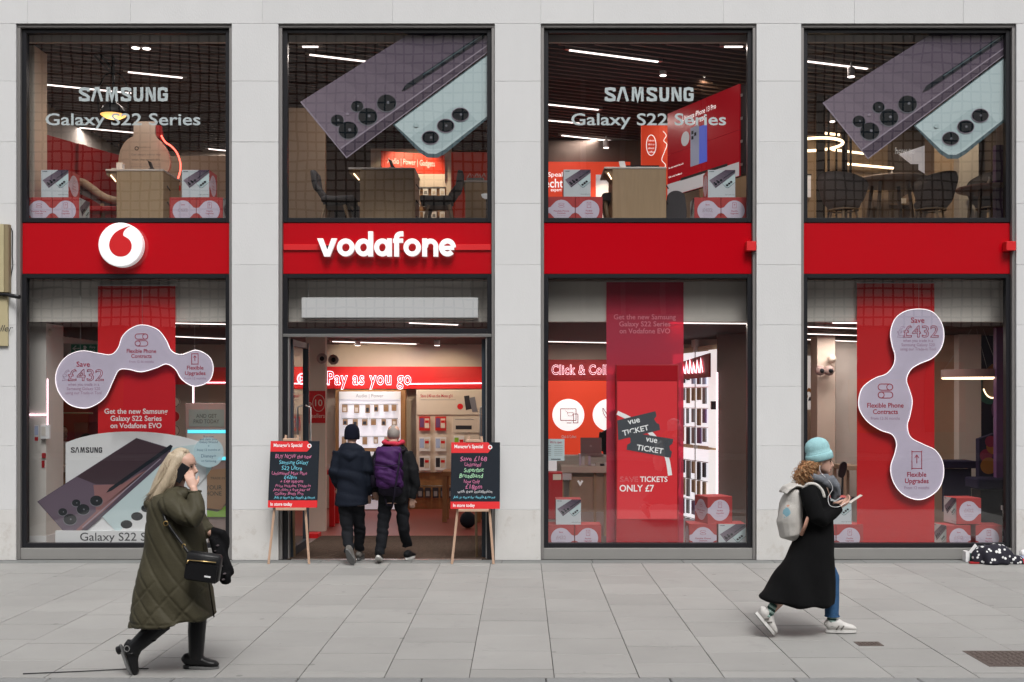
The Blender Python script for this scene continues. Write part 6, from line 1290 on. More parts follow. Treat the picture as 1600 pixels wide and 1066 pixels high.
# ================================================================ PEOPLE
def etube(pts, rad, ref=(0, 1, 0), n=14):
    """closed limb: rad = (across, along) per point, 'across' follows ref"""
    P = [Vector(p) for p in pts]; k = len(P); V, F = [], []; ref = Vector(ref)
    for i in range(k):
        t = (P[min(i + 1, k - 1)] - P[max(i - 1, 0)]).normalized(); u = ref - t * ref.dot(t)
        u = u.normalized() if u.length > 1e-4 else t.orthogonal().normalized(); w = t.cross(u)
        ra, rb = rad[i] if isinstance(rad[i], (tuple, list)) else (rad[i], rad[i])
        for j in range(n): a = 2 * math.pi * j / n; V.append(P[i] + u * ra * math.cos(a) + w * rb * math.sin(a))
    for i in range(k - 1):
        for j in range(n): F.append((i * n + j, i * n + (j + 1) % n, (i + 1) * n + (j + 1) % n, (i + 1) * n + j))
    c0, c1 = len(V), len(V) + 1; V += [P[0], P[-1]]
    for j in range(n): F.append((c0, (j + 1) % n, j)); F.append((c1, (k - 1) * n + j, (k - 1) * n + (j + 1) % n))
    return V, F
def ell(c, r, n=14, m=9, rot=None):
    V, F = [], []; c = Vector(c); R = rot or Matrix.Identity(3)
    for i in range(m + 1):
        th = math.pi * i / m
        for j in range(n): a = 2 * math.pi * j / n; s = max(math.sin(th), .02); V.append(c + R @ Vector((r[0] * s * math.cos(a), r[1] * s * math.sin(a), -r[2] * math.cos(th))))
    for i in range(m):
        for j in range(n): F.append((i * n + j, i * n + (j + 1) % n, (i + 1) * n + (j + 1) % n, (i + 1) * n + j))
    F.append(tuple(range(n - 1, -1, -1))); F.append(tuple(range(m * n, (m + 1) * n))); return V, F
def rings(rs_, n=28):
    """rs_: (x0, x1, z at x0, z at x1, half depth, y centre) -> closed loft of ovals"""
    V, F = [], []
    for (x0, x1, z0, z1, ry, yc) in rs_:
        for j in range(n):
            a = 2 * math.pi * j / n; c = math.cos(a); u = (c + 1) / 2
            sx = math.copysign(abs(c) ** .88, c); V.append(Vector(((x0 + x1) / 2 + (x1 - x0) / 2 * sx, yc + ry * math.copysign(abs(math.sin(a)) ** .88, math.sin(a)), z0 + (z1 - z0) * u)))
    k = len(rs_)
    for i in range(k - 1):
        for j in range(n): F.append((i * n + j, i * n + (j + 1) % n, (i + 1) * n + (j + 1) % n, (i + 1) * n + j))
    c0, c1 = len(V), len(V) + 1
    V += [sum(V[:n], Vector()) / n, sum(V[(k - 1) * n:k * n], Vector()) / n]
    for j in range(n): F.append((c0, (j + 1) % n, j)); F.append((c1, (k - 1) * n + j, (k - 1) * n + (j + 1) % n))
    return V, F
def fuse(name, parts, voxel, m, parent, smooth=4, disp=None, mats=None):
    """one continuous skin over all the pieces"""
    bm = bmesh.new()
    for V, F in parts:
        me = pyd(V, F); b2 = bmesh.new(); b2.from_mesh(me); bmesh.ops.recalc_face_normals(b2, faces=b2.faces[:]); b2.to_mesh(me); b2.free(); bm.from_mesh(me); bpy.data.meshes.remove(me)
    me = bpy.data.meshes.new('fuse'); bm.to_mesh(me); bm.free()
    o = bpy.data.objects.new('fuse', me); COL.objects.link(o)
    r = o.modifiers.new('r', 'REMESH'); r.mode = 'VOXEL'; r.voxel_size = voxel; r.use_smooth_shade = True
    if smooth: s = o.modifiers.new('s', 'SMOOTH'); s.factor = .5; s.iterations = smooth
    dg = bpy.context.evaluated_depsgraph_get(); nm = bpy.data.meshes.new_from_object(o.evaluated_get(dg)); bpy.data.objects.remove(o); bpy.data.meshes.remove(me)
    if disp is not None:
        k = len(nm.vertices); co = np.empty(k * 3); nm.vertices.foreach_get('co', co); co = co.reshape(-1, 3); no = np.empty(k * 3); nm.vertices.foreach_get('normal', no); no = no.reshape(-1, 3)
        co = co + no * disp(co)[:, None]; nm.vertices.foreach_set('co', co.ravel()); nm.update()
    return obj(name, nm, m, parent, True)
def head_parts(origin, yaw, pitch=0.0, k=1.0, ears=True):
    """origin: point under the chin in the neck axis; yaw 0 looks to +x"""
    R = Matrix.Rotation(yaw, 3, 'Z') @ Matrix.Rotation(pitch, 3, 'Y'); o = Vector(origin); T = lambda p: o + R @ (Vector(p) * k)
    prof = [(-.004, .078, .035, .020), (.008, .090, .005, .034), (.026, .093, -.028, .050), (.045, .089, -.048, .058), (.07, .088, -.064, .064), (.095, .084, -.080, .069), (.118, .083, -.091, .072), (.145, .088, -.098, .074), (.172, .080, -.096, .072), (.197, .060, -.082, .062), (.213, .032, -.058, .044), (.222, -.005, -.03, .014)]
    V, F = rings([(b, f, z, z, w, 0) for z, f, b, w in prof], 24); parts = [([T(v) for v in V], F)]
    parts.append(etube([T(p) for p in [(.080, 0, .122), (.096, 0, .100), (.110, 0, .080), (.098, 0, .070), (.082, 0, .066)]], [.008 * k, .0105 * k, .0145 * k, .013 * k, .010 * k], n=10))
    parts.append(etube([T(p) for p in [(.082, -.022, .052), (.095, 0, .053), (.082, .022, .052)]], [.006 * k, .0085 * k, .006 * k], (0, 0, 1), 8)); parts.append(etube([T(p) for p in [(.080, -.020, .041), (.093, 0, .041), (.080, .020, .041)]], [.006 * k, .0085 * k, .006 * k], (0, 0, 1), 8))
    if ears:
        for s in (-1, 1): parts.append(ell(T((-.008, s * .073, .095)), (.019 * k, .008 * k, .032 * k), rot=R))
    parts.append(etube([T((-.022, 0, .05)), T((-.034, 0, -.02)), T((-.048, 0, -.09))], [(.052 * k, .055 * k), (.05 * k, .052 * k), (.06 * k, .058 * k)]))
    return parts, T, R
def face_bits(t, T, R, k=1.0, brow='brow'):
    for s in (-1, 1):
        obj('eye', pyd(*ell(T((.078, s * .031, .113)), (.008 * k, .011 * k, .006 * k), 10, 6, R)), 'eye', t, True); obj('eyebrow', pyd(*etube([T((.086, s * .018, .128)), T((.084, s * .034, .132)), T((.074, s * .05, .128))], [.004 * k] * 3, n=6)), brow, t, True)
    obj('lips', pyd(*etube([T((.086, -.018, .047)), T((.098, 0, .047)), T((.086, .018, .047))], [(.006 * k, .005 * k), (.010 * k, .006 * k), (.006 * k, .005 * k)], (0, 0, 1), 8)), 'lips', t, True)
def hand_parts(wrist, fwd, palm, k=1.0, curl=(.5, .5, .5, .5), thumb=1):
    """palm = direction the palm faces; thumb +1/-1 picks the side; curl per finger (radians per joint)"""
    f = Vector(fwd).normalized(); p = Vector(palm); p = (p - f * p.dot(f)).normalized(); s = f.cross(p) * thumb; w = Vector(wrist)
    parts = [etube([w - f * .03 * k, w, w + f * .03 * k, w + f * .07 * k, w + f * .088 * k], [(.026 * k, .020 * k), (.028 * k, .019 * k), (.038 * k, .018 * k), (.042 * k, .016 * k), (.038 * k, .012 * k)], s)]
    for i, (off, ln) in enumerate(((.030, .072), (.010, .080), (-.011, .074), (-.030, .058))):
        b = w + f * .082 * k + s * off * k; d = f.copy(); pts = [b - f * .02 * k, b]
        for seg in (.46, .31, .23):
            d = (d * math.cos(curl[i]) + p * math.sin(curl[i])).normalized() if seg else d; pv = p - d * p.dot(d); pts.append(pts[-1] + d * ln * seg * k)
            c_, s_ = math.cos(curl[i]), math.sin(curl[i]); p2 = (p * c_ - f * s_)
        parts.append(etube(pts, [.0095 * k, .0095 * k, .0088 * k, .0082 * k, .0065 * k], n=8))
    b = w + f * .018 * k + s * .026 * k; d = (f * .62 + s * .62 + p * .35).normalized(); q = (f * .85 + s * .2 + p * .45).normalized()
    parts.append(etube([b - d * .01 * k, b + d * .03 * k, b + d * .045 * k + q * .018 * k, b + d * .05 * k + q * .045 * k], [.013 * k, .0115 * k, .010 * k, .0075 * k], n=8)); return parts
def foot_parts(heel, toe, up, k=1.0, w=.042, hgt=.062):
    """shoe upper between heel and toe, 'up' away from the sole"""
    h, t_ = Vector(heel), Vector(toe); d = t_ - h; up = Vector(up).normalized(); side = d.normalized().cross(up); n_ = 9; P, Rr = [], []
    prof = [(0, .030, .6), (.08, .045, .92), (.25, .050, 1.0), (.42, .046, .92), (.58, .034, 1.0), (.75, .027, 1.08), (.9, .022, .95), (1.0, .012, .55)]
    for u, hh, ww in prof: P.append(h + d * u + up * hh * k * hgt / .062); Rr.append((w * ww, hh * k * hgt / .062))
    return etube(P, Rr, side, 14)
def sole_me(heel, toe, up, w=.045, th=.022):
    h, t_ = Vector(heel), Vector(toe); d = t_ - h; up = Vector(up).normalized(); s = d.normalized().cross(up); n = 26; V, F = [], []
    for z in (0, th):
        for j in range(n):
            a = 2 * math.pi * j / n; u = .5 - .515 * math.cos(a); ww = w * (1.0 + .12 * math.cos(a - math.pi)) * (1 if abs(math.cos(a)) < .9 else .95); V.append(h + d * u + s * ww * math.sin(a) * (.82 if u < .45 else 1.0) + up * z)
    F = [tuple(range(n - 1, -1, -1)), tuple(range(n, 2 * n))] + [(j, (j + 1) % n, n + (j + 1) % n, n + j) for j in range(n)]
    return V, F
def wrinkle(seed, amp, sc=9.0, vert=0.6):
    r_ = random.Random(seed); fs = [(r_.uniform(.6, 1.6) * sc, r_.uniform(.6, 1.6) * sc, r_.uniform(.6, 1.6) * sc * vert, r_.uniform(0, 6.28)) for _ in range(6)]
    def f(co):
        d = np.zeros(len(co))
        for a, b, c, p in fs: d += np.sin(co[:, 0] * a + co[:, 1] * b + co[:, 2] * c + p + 1.3 * np.sin(co[:, 2] * c * .7 + p))
        return amp * (d / 3 - .4 * np.abs(d) / 3)
    return f

# ---------------------------------------------------------------- blonde woman in the olive coat
Y1 = -5.69
def P1(px, py, dy=0.0): q = Y1 + dy if dy < -.1 and py < 930 else Y1; return Vector((X(px, q), Y1 + dy, Z(py, q)))
def R1(l): return [(X(a, Y1), X(b, Y1), Z(c, Y1), Z(d, Y1), ry, Y1) for a, b, c, d, ry in l]
w1 = thing('person', 'woman in long olive quilted coat walking with a phone at her ear', 'person')
hp, T1, HR1 = head_parts(P1(284.5, 750.5), math.radians(-8), math.radians(6), 1.0)
wr = P1(304, 769, -.165)
body = hp + [rings(R1([(262, 286, 762, 760, .08), (248, 292, 775, 773, .17), (246, 296, 800, 798, .17), (250, 292, 840, 838, .14), (246, 296, 885, 882, .17), (250, 294, 905, 902, .16)]))]
body += [etube([P1(264, 783, -.16), P1(300, 813, -.26), wr, wr + Vector((-.012, .01, .035))], [.05, .043, .028, .026]), etube([P1(268, 783, .16), P1(303, 832, .22), P1(324, 838, .14)], [.05, .042, .028])]
body += hand_parts(wr + Vector((-.012, .01, .03)), (-.36, .18, .9), (-.35, .92, .05), .95, (.22, .28, .34, .42), -1) + hand_parts(P1(324, 838, .14), (.6, -.1, -.7), (-.3, -.3, -.6), .9, (.6, .6, .6, .6), 1)
body += [etube([P1(284, 890, .09), P1(302, 965, .09), P1(304, 1030, .09), P1(305, 1042, .09)], [.06, .042, .028, .025]), etube([P1(270, 890, -.09), P1(258, 978, -.09), P1(216, 1012, -.09), P1(206, 1022, -.09)], [.06, .042, .028, .02])]
fuse('body', body, .0065, 'skin', w1, 2); face_bits(w1, T1, HR1)
def quilt(co):
    x, z = co[:, 0] - X(270, Y1), co[:, 2]; bend = .10 * np.sin(z * 2.2)
    def seam(v, sc, wd): q = np.abs((v / sc) % 1.0 - .5) * sc; return np.exp(-((sc / 2 - q) / wd) ** 2) if False else np.exp(-(np.minimum((v / sc) % 1.0, 1 - (v / sc) % 1.0) * sc / wd) ** 2)
    s1 = seam(x * .80 + z * .62 + bend, .105, .010); s2 = seam(-x * .72 + z * .70 - bend, .150, .010) * np.clip((.78 - z) / .12, 0, 1)
    s3 = np.exp(-((z - (Z(976, Y1) + .05 + .10 * np.clip(x, 0, 1))) / .008) ** 2)
    return -.0068 * np.maximum(np.maximum(s1, s2), s3) + .005 * np.sin(x * 31 + z * 17) * .5 + wrinkle(3, .011, 12)(co)
coat = [rings(R1([(250, 290, 762, 760, .11), (240, 300, 772, 770, .185), (234, 307, 790, 788, .215), (231, 313, 812, 810, .225), (226, 320, 845, 842, .235), (220, 326, 885, 880, .25), (212, 331, 925, 917, .27), (206, 336, 955, 943, .285), (202, 339, 977, 959, .295), (204, 337, 979.5, 961.5, .285)]), 40)]
coat += [etube([P1(262, 780, -.15), P1(270, 790, -.20), P1(288, 806, -.25), P1(301, 813, -.265), P1(306, 800, -.235), P1(306, 784, -.20), P1(304.5, 772, -.172)], [.085, .092, .085, .08, .072, .062, .050]), etube([P1(268, 783, .15), P1(292, 815, .22), P1(303, 832, .22), P1(321, 837, .15)], [.085, .085, .075, .055])]
coat += [etube([P1(301, 770, -.05), P1(290, 772, -.12), P1(268, 776, -.165), P1(246, 784, -.12), P1(236, 790, 0), P1(246, 784, .12), P1(268, 776, .165), P1(290, 772, .12), P1(301, 770, .05)], [.03, .04, .046, .05, .055, .05, .046, .04, .03], (0, 0, 1)), ell(P1(240, 786), (.065, .13, .06))]
fuse('coat', coat, .0085, 'olive', w1, 5, quilt)
bar('zip_edge', [P1(322, 846, -.05), P1(327, 885, -.06), P1(333, 925, -.07), P1(339, 961, -.08)], .006, 'olive_dark', w1, 6); bar('cuff', [wr + Vector((.026 * math.cos(a) * 1.7, .026 * math.sin(a) * 1.7, .004)) for a in [2 * math.pi * q / 12 for q in range(12)]], .010, 'olive', w1, 6, True)
def boot(px_knee, px_ank, heel, toe, up, dy, kneepy, anky):
    sh = etube([P1(px_knee, kneepy, dy), P1((px_knee + px_ank) / 2 - 1, (kneepy + anky) / 2, dy), P1(px_ank, anky, dy)], [.072, .068, .056]); return [sh, foot_parts(heel, toe, up, 1.0, .042, .066), etube([P1(px_ank, anky, dy), Vector(heel) * .62 + Vector(toe) * .38 + Vector(up).normalized() * .055], [.058, .052])]
hl, tl = P1(280.5, 1049, .09), P1(336.5, 1049, .09); fuse('boot', boot(305, 301, hl + Vector((0, 0, .022)), tl + Vector((0, 0, .012)), (0, 0, 1), .09, 948, 1030), .007, 'leather', w1, 3)
obj('boot_sole', pyd(*sole_me(hl + Vector((.0, 0, .004)), tl + Vector((0, 0, .0)), (0, 0, 1), .044, .016)), 'sole', w1); obj('boot_heel', pyd(*etube([hl + Vector((.034, 0, .003)), hl + Vector((.034, 0, .03))], [(.034, .032)] * 2, n=14)), 'leather', w1)
hr, tr = P1(193, 1004, -.09), P1(213.5, 1053, -.09); ur = Vector((.92, 0, .38))
fuse('boot', boot(262, 216, hr + ur * .022, tr + ur * .012, ur, -.09, 968, 1008), .007, 'leather', w1, 3); obj('boot_sole', pyd(*sole_me(hr, tr, ur, .044, .016)), 'sole', w1); dd = (tr - hr).normalized(); obj('boot_heel', pyd(*etube([hr + dd * .034 - ur * .026, hr + dd * .034 + ur * .01], [(.034, .032)] * 2, n=14)), 'leather', w1)
bar('boot_strap', [P1(214 + 9 * math.cos(a), 1009 + 6 * math.sin(a), -.09 - .052 * math.sin(a * 1.0) ) for a in [2 * math.pi * q / 14 for q in range(14)]], .007, 'leather', w1, 6, True); obj('buckle', pyd(*stroke_tube([P1(209 + 4 * math.cos(a), 1007 + 4.5 * math.sin(a), -.146) for a in [2 * math.pi * q / 12 for q in range(12)]], .004, 6, True)), 'silver', w1)
fuse('leggings', [etube([P1(283, 900, .09), P1(301, 952, .09), P1(304, 975, .09)], [.09, .074, .064]), etube([P1(272, 900, -.09), P1(259, 965, -.09), P1(238, 992, -.09)], [.09, .072, .06])], .009, 'legging', w1, 3)
# hair: a cap over the skull, then locks falling back onto the hood
HC = T1((-.008, 0, .125))
cap = [ell(HC + Vector((-.014, 0, .014)), (.098, .088, .112)), etube([P1(276, 712), P1(263, 735), P1(252, 757), P1(243, 776), P1(238, 786)], [(.080, .06), (.098, .068), (.105, .062), (.100, .05), (.08, .028)]), etube([P1(282, 712, -.055), P1(274, 735, -.085), P1(264, 757, -.098), P1(252, 776, -.10), P1(246, 786, -.09)], [.03, .038, .04, .034, .016])]
# keep the face clear: nothing in front of the ear line
cap = [([Vector((min(v.x, P1(297 if v.z > Z(709, Y1) else 285 + 12 * max(0, min(1, (Z(728, Y1) - v.z) / (Z(728, Y1) - Z(709, Y1)))), 0).x), v.y, v.z)) for v in V], F) for V, F in cap]
fuse('hair', cap, .009, 'blonde', w1, 3)
rh = random.Random(11); VF = []; VD = []
for k in range(420):
    a = rh.uniform(-1, 1); side = rh.choice((-1, -1, -1, 1)); u = rh.random(); s0 = P1(rh.uniform(272, 294), rh.uniform(703.5, 707), side * rh.uniform(.005, .05)); yy = side * (.07 + .045 * u)
    e = P1(rh.uniform(229, 262), rh.uniform(772, 794), side * rh.uniform(.04, .115)); mid1 = P1(rh.uniform(268, 287) - 6 * u, rh.uniform(722, 732), side * .092); mid2 = P1((mid1.x - X(0, Y1)) and rh.uniform(252, 274), rh.uniform(745, 757), side * rh.uniform(.098, .112))
    pts = spline([s0, mid1, mid2, e], 4, False); (VF if k % 3 else VD).append(stroke_tube(pts, [.0036 * (1 - .75 * i / len(pts)) for i in range(len(pts))], 4))
for VV, mm_ in ((VF, 'blonde'), (VD, 'blonde_dark')): o = obj('hair_strands', pyd(*merge(VV)), mm_, w1, True); o['kind'] = 'stuff'
t = thing('mobile_phone', 'dark phone pressed to the ear of the blonde woman', 'phone'); R_ = Matrix.Rotation(math.radians(32), 3, 'Y'); me = box_me(-.036, .036, -.004, .004, -.072, .072, .003); me.transform((Matrix.Translation(P1(289, 738, -.098)) @ R_.to_4x4())); obj('case', me, 'black', t)
ring_c = None
# shoulder bag
t = thing('shoulder_bag', 'black leather shoulder bag with gold zip on the blonde woman\'s hip', 'bag'); yb = -.33
bag = [(X(293, Y1), X(339, Y1), Z(910, Y1), Z(903, Y1)), ]
c0 = P1(318, 886, yb); Rb = Matrix.Rotation(math.radians(8), 3, 'Y'); me = box_me(-.125, .125, -.045, .045, -.105, .105, .018); me.transform(Matrix.Translation(c0) @ Rb.to_4x4()); obj('body', me, 'leather', t, True)
bq = lambda a, b, d: c0 + Rb @ Vector((a, -.045 - d, b)); obj('front_pocket', poly_me([(-.115, -.09), (.115, -.09), (.115, .03), (-.115, .03)], -.01, .01, lambda a, d, b: tuple(bq(a, b, -d))), 'leather', t)
bar('zip', [bq(-.10, .045, .012), bq(0, .05, .013), bq(.10, .055, .012)], .0045, 'gold', t, 6); bar('zip_pull', [bq(-.10, .045, .014), bq(-.108, .02, .016)], .006, 'gold', t, 6); obj('name_plate', poly_me([(.03, -.062), (.075, -.062), (.075, -.05), (.03, -.05)], -.012, .002, lambda a, d, b: tuple(bq(a, b, -d))), 'white', t)
bar('strap', [bq(-.12, .09, -.03), P1(287, 853, -.275), P1(270, 830, -.262), P1(258, 812, -.25), P1(254, 795, -.20), P1(262, 780, -.16)], .011, 'leather', t, 6); obj('strap_buckle', pyd(*stroke_tube([P1(259 + 3.6 * math.cos(a), 818 + 3.6 * math.sin(a), -.268) for a in [2 * math.pi * q / 10 for q in range(10)]], .004, 6, True)), 'gold', t); obj('strap_ring', pyd(*stroke_tube([P1(287 + 2.6 * math.cos(a), 853 + 2.6 * math.sin(a), -.29) for a in [2 * math.pi * q / 10 for q in range(10)]], .004, 6, True)), 'gold', t)
t = thing('patterned_scarf', 'dark patterned scarf hanging from the blonde woman\'s far hand', 'scarf'); fuse('cloth', [etube([P1(326, 838, .10), P1(340, 840, .08), P1(343, 862, .05), P1(347, 884, .05), P1(351, 900, .05), P1(352, 912, .05)], [.055, .075, .06, .055, .06, .035]), etube([P1(334, 840, .02), P1(340, 868, .0), P1(346, 880, .0)], [.04, .03, .02])], .009, 'legging', t, 3, wrinkle(8, .014, 34)); M['scarf_print'] = mat('scarf_pale_print', (.07, .055, .06), .9)
for k, (a, b) in enumerate(((341, 852), (346, 870), (347, 884), (352, 896), (338, 860), (350, 905))): obj('print', pyd(*ell(P1(a, b, -.0), (.012, .05, .008), 8, 5)), 'scarf_print', t, True)

# ---------------------------------------------------------------- woman in black with aqua hat
Y2 = -4.42
def P2(px, py, dy=0.0): q = Y2 + dy if dy < -.1 and py < 845 else Y2; return Vector((X(px, q), Y2 + dy, Z(py, q)))
def R2(l): return [(X(a, Y2), X(b, Y2), Z(c, Y2), Z(d, Y2), ry, Y2) for a, b, c, d, ry in l]
w2 = thing('person', 'woman in black coat and aqua woolly hat walking while reading her phone', 'person')
hp, T2, HR2 = head_parts(P2(1279.5, 738), math.radians(-10), math.radians(10), .98)
wr2, wl2 = P2(1312, 792, -.13), P2(1309, 788, .04)
body = hp + [rings(R2([(1258, 1282, 750, 750, .08), (1250, 1284, 762, 762, .16), (1250, 1290, 800, 800, .15), (1254, 1294, 850, 850, .16), (1256, 1296, 868, 868, .15)]))]
body += [etube([P2(1262, 768, -.15), P2(1279, 812, -.22), wr2], [.046, .04, .026]), etube([P2(1266, 768, .15), P2(1280, 812, .18), wl2], [.046, .04, .026])]
body += hand_parts(wr2, (.88, .12, .42), (-.30, .35, .9), .92, (.35, .45, .5, .5), -1) + hand_parts(wl2, (.9, -.25, .35), (-.3, -.2, .92), .92, (.4, .45, .5, .5), 1)
body += [etube([P2(1284, 855, .085), P2(1303, 905, .085), P2(1305, 975, .085)], [.07, .052, .034]), etube([P2(1268, 855, -.085), P2(1243, 908, -.085), P2(1203, 950, -.085), P2(1193, 962, -.085)], [.07, .052, .034, .03])]
fuse('body', body, .0065, 'skin', w2, 2); face_bits(w2, T2, HR2, .98)
fold = lambda co: .011 * np.sin((co[:, 0] - X(1290, Y2)) * 26 + co[:, 1] * 9 + co[:, 2] * 3) * np.clip((1.0 - co[:, 2]) / .5, 0, 1) + wrinkle(5, .004, 12)(co)
coat = [rings(R2([(1256, 1282, 748, 748, .10), (1249, 1287, 757, 757, .175), (1245, 1294, 775, 775, .20), (1247, 1299, 800, 800, .20), (1248, 1300, 825, 825, .195), (1238, 1301, 852, 850, .21), (1222, 1302, 882, 876, .23), (1203, 1303, 910, 906, .255), (1188, 1303, 929, 932, .275), (1186, 1302, 933, 942, .28), (1196, 1299, 940, 944, .26)]), 40)]
coat += [etube([P2(1261, 763, -.14), P2(1268, 785, -.19), P2(1277, 808, -.225), P2(1284, 812, -.22), P2(1299, 802, -.17), P2(1311, 793, -.132)], [.075, .078, .074, .072, .060, .046]), etube([P2(1266, 765, .14), P2(1280, 810, .18), P2(1306, 790, .05)], [.075, .07, .048])]
fuse('coat', coat, .0095, 'black_wool', w2, 4, fold)
def leg2(pts, rad, m, name): return fuse(name, [etube(pts, rad)], .009, m, w2, 2, wrinkle(2, .004, 20))
leg2([P2(1286, 868, .085), P2(1303, 905, .085), P2(1304, 940, .085), P2(1304.5, 966, .085)], [.082, .07, .066, .062], 'denim', 'jeans'); leg2([P2(1266, 868, -.085), P2(1245, 905, -.085), P2(1222, 930, -.085)], [.085, .07, .06], 'denim', 'jeans')
bar('jean_hem', [P2(1304.5 + 11 * math.cos(a), 965.5, .085 + .062 * math.sin(a)) for a in [2 * math.pi * q / 16 for q in range(16)]], .006, 'denim', w2, 6, True)
def sock(p, q, r):
    p, q = Vector(p), Vector(q); n = 6
    for i in range(n): obj('sock_band', pyd(*etube([p.lerp(q, i / n), p.lerp(q, (i + 1) / n)], [r, r], n=14)), 'sock_stripe' if i % 2 else 'sock_green', w2, True)
sock(P2(1304.5, 962, .085), P2(1303.5, 981, .085), .041); sock(P2(1207, 941, -.085), P2(1195, 960, -.085), .041)
h2, t2 = P2(1294.5, 992, .085), P2(1342, 992, .085); up = Vector((0, 0, 1))
def sneaker(h, t_, u):
    fuse('sneaker', [foot_parts(h + u * .018, t_ + u * .014, u, 1.0, .041, .068), etube([h.lerp(t_, .2) + u * .06, h.lerp(t_, .22) + u * .10], [(.044, .046), (.043, .042)])], .007, 'sneaker', w2, 3); obj('sneaker_sole', pyd(*sole_me(h, t_, u, .045, .024)), 'sole_white', w2); obj('sneaker_tread', pyd(*sole_me(h - u * .006, t_ - u * .006, u, .043, .006)), 'sole', w2)
    sd0 = (t_ - h).normalized().cross(u)
    for q in (.30, .46): bar('side_stripe', [h.lerp(t_, q) + u * .03 - sd0 * .0445 * math.copysign(1, sd0.y), h.lerp(t_, q + .10) + u * .062 - sd0 * .040 * math.copysign(1, sd0.y)], .006, 'shoe_grey', w2, 6)
    for k in range(3):
        c = h.lerp(t_, .42 + .09 * k) + u * (.088 - .012 * k); sd = (t_ - h).normalized().cross(u); bar('lace', [c - sd * .03, c + u * .008, c + sd * .03], .004, 'sole_white', w2, 5)
    c = h.lerp(t_, .40) + u * .09; bar('lace', [c, c + u * .03 + (t_ - h).normalized() * .01, c + u * .045 - (t_ - h).normalized() * .012], .003, 'sole_white', w2, 5)
sneaker(h2 + up * .006, t2 + up * .006, up)
h3, t3 = P2(1177, 956, -.085), P2(1205, 989.5, -.085); d3 = (t3 - h3).normalized(); u3 = Vector((-d3.z, 0, d3.x)); u3 = u3 if u3.x > 0 else -u3; sneaker(h3, t3, u3)
bc = T2((-.026, 0, .160)); tilt = Matrix.Rotation(math.radians(-14), 3, 'Y')
ht = lathe([(.100, -.050), (.106, -.035), (.107, .0), (.106, .02), (.100, .024), (.103, .05), (.098, .085), (.082, .115), (.055, .135), (.03, .145), (.012, .148)], 30); ht = ([Vector((v[0] * 1.05, v[1] * .90, v[2])) for v in ht[0]], ht[1]); obj('woolly_hat', pyd(*moved(ht, bc + Vector((-.004, 0, .0)), tilt)), 'beanie', w2, True); br = lathe([(.107, -.056), (.113, -.05), (.115, -.02), (.113, .004), (.106, .008), (.10, -.02)], 30); br = ([Vector((v[0] * 1.05, v[1] * .90, v[2])) for v in br[0]], br[1]); obj('hat_brim', pyd(*moved(br, bc + Vector((-.004, 0, .0)), tilt)), 'beanie', w2, True)
VF, VD = [], []; rh = random.Random(21)
for k in range(340):
    side = rh.choice((-1, -1, 1, 0)); s0 = P2(rh.uniform(1257, 1280), rh.uniform(719, 727), side * rh.uniform(.05, .085)); e = P2(rh.uniform(1241, 1274), rh.uniform(742, 764), side * rh.uniform(.04, .12) + rh.uniform(-.03, .03)); n = 16; tw = rh.uniform(3, 5); ph = rh.uniform(0, 6.28); rr_ = rh.uniform(.006, .018); pts = []
    for i in range(n):
        u = i / (n - 1); c = s0.lerp(e, u) + Vector((-.02 * math.sin(u * 3.1), side * .02 * math.sin(u * 3.1), .012 * math.sin(u * 3.1))); pts.append(c + Vector((math.cos(ph + tw * 2 * math.pi * u), math.sin(ph + tw * 2 * math.pi * u), .4 * math.sin(ph + tw * 2 * math.pi * u))) * rr_ * min(1, u * 4))
    (VD if k % 3 else VF).append(stroke_tube(pts, [.0028] * (n - 2) + [.002, .001], 3))
for VV, mm_ in ((VF, 'curl_light'), (VD, 'curl')): o = obj('hair_curls', pyd(*merge(VV)), mm_, w2, True); o['kind'] = 'stuff'
fuse('hair', [ell(P2(1262, 736), (.075, .085, .07)), ell(P2(1270, 726), (.06, .085, .06)), ell(P2(1255, 748), (.05, .08, .05))], .01, 'curl', w2, 2)
fuse('grey_scarf', [etube([P2(1300, 753, -.03), P2(1290, 750, -.09), P2(1272, 746, -.115), P2(1258, 746, -.06), P2(1256, 747, .03), P2(1268, 746, .11), P2(1288, 751, .09), P2(1301, 755, .01)], [.04, .045, .04, .035, .035, .04, .045, .04], (0, 0, 1)), etube([P2(1292, 745, -.06), P2(1300, 758, -.06), P2(1303, 772, -.05), P2(1300, 780, -.05)], [(.07, .04), (.075, .05), (.065, .045), (.04, .025)]), etube([P2(1284, 740, -.10), P2(1290, 754, -.11), P2(1300, 766, -.09)], [.03, .035, .03])], .009, 'grey_scarf', w2, 3, wrinkle(4, .010, 40))
bar('earphone_cable', spline([P2(1277, 726, -.085), P2(1282, 738, -.12), P2(1296, 752, -.135), P2(1301, 764, -.13), P2(1294, 777, -.15), P2(1297, 790, -.22), P2(1310, 792, -.20), P2(1324, 784, -.14)], 4, False), .0022, 'white', w2, 5)
t = thing('mobile_phone', 'pale phone held out in the hands of the woman in black', 'phone'); me = box_me(-.066, .066, -.032, .032, -.004, .004, .003); me.transform(Matrix.Translation(P2(1333, 779, -.06)) @ Matrix.Rotation(math.radians(-33), 4, 'Y')); obj('case', me, 'grey_wall', t)
t = thing('canvas_backpack', 'pale canvas backpack with a blue print on the back of the woman in black', 'backpack'); c = P2(1238, 802)
fuse('bag', [etube([P2(1243, 838), P2(1236, 834), P2(1234, 815), P2(1237, 790), P2(1240, 772), P2(1241, 762)], [(.10, .05), (.14, .10), (.15, .115), (.15, .105), (.135, .085), (.12, .05)])], .009, 'canvas', t, 3, wrinkle(6, .010, 22))
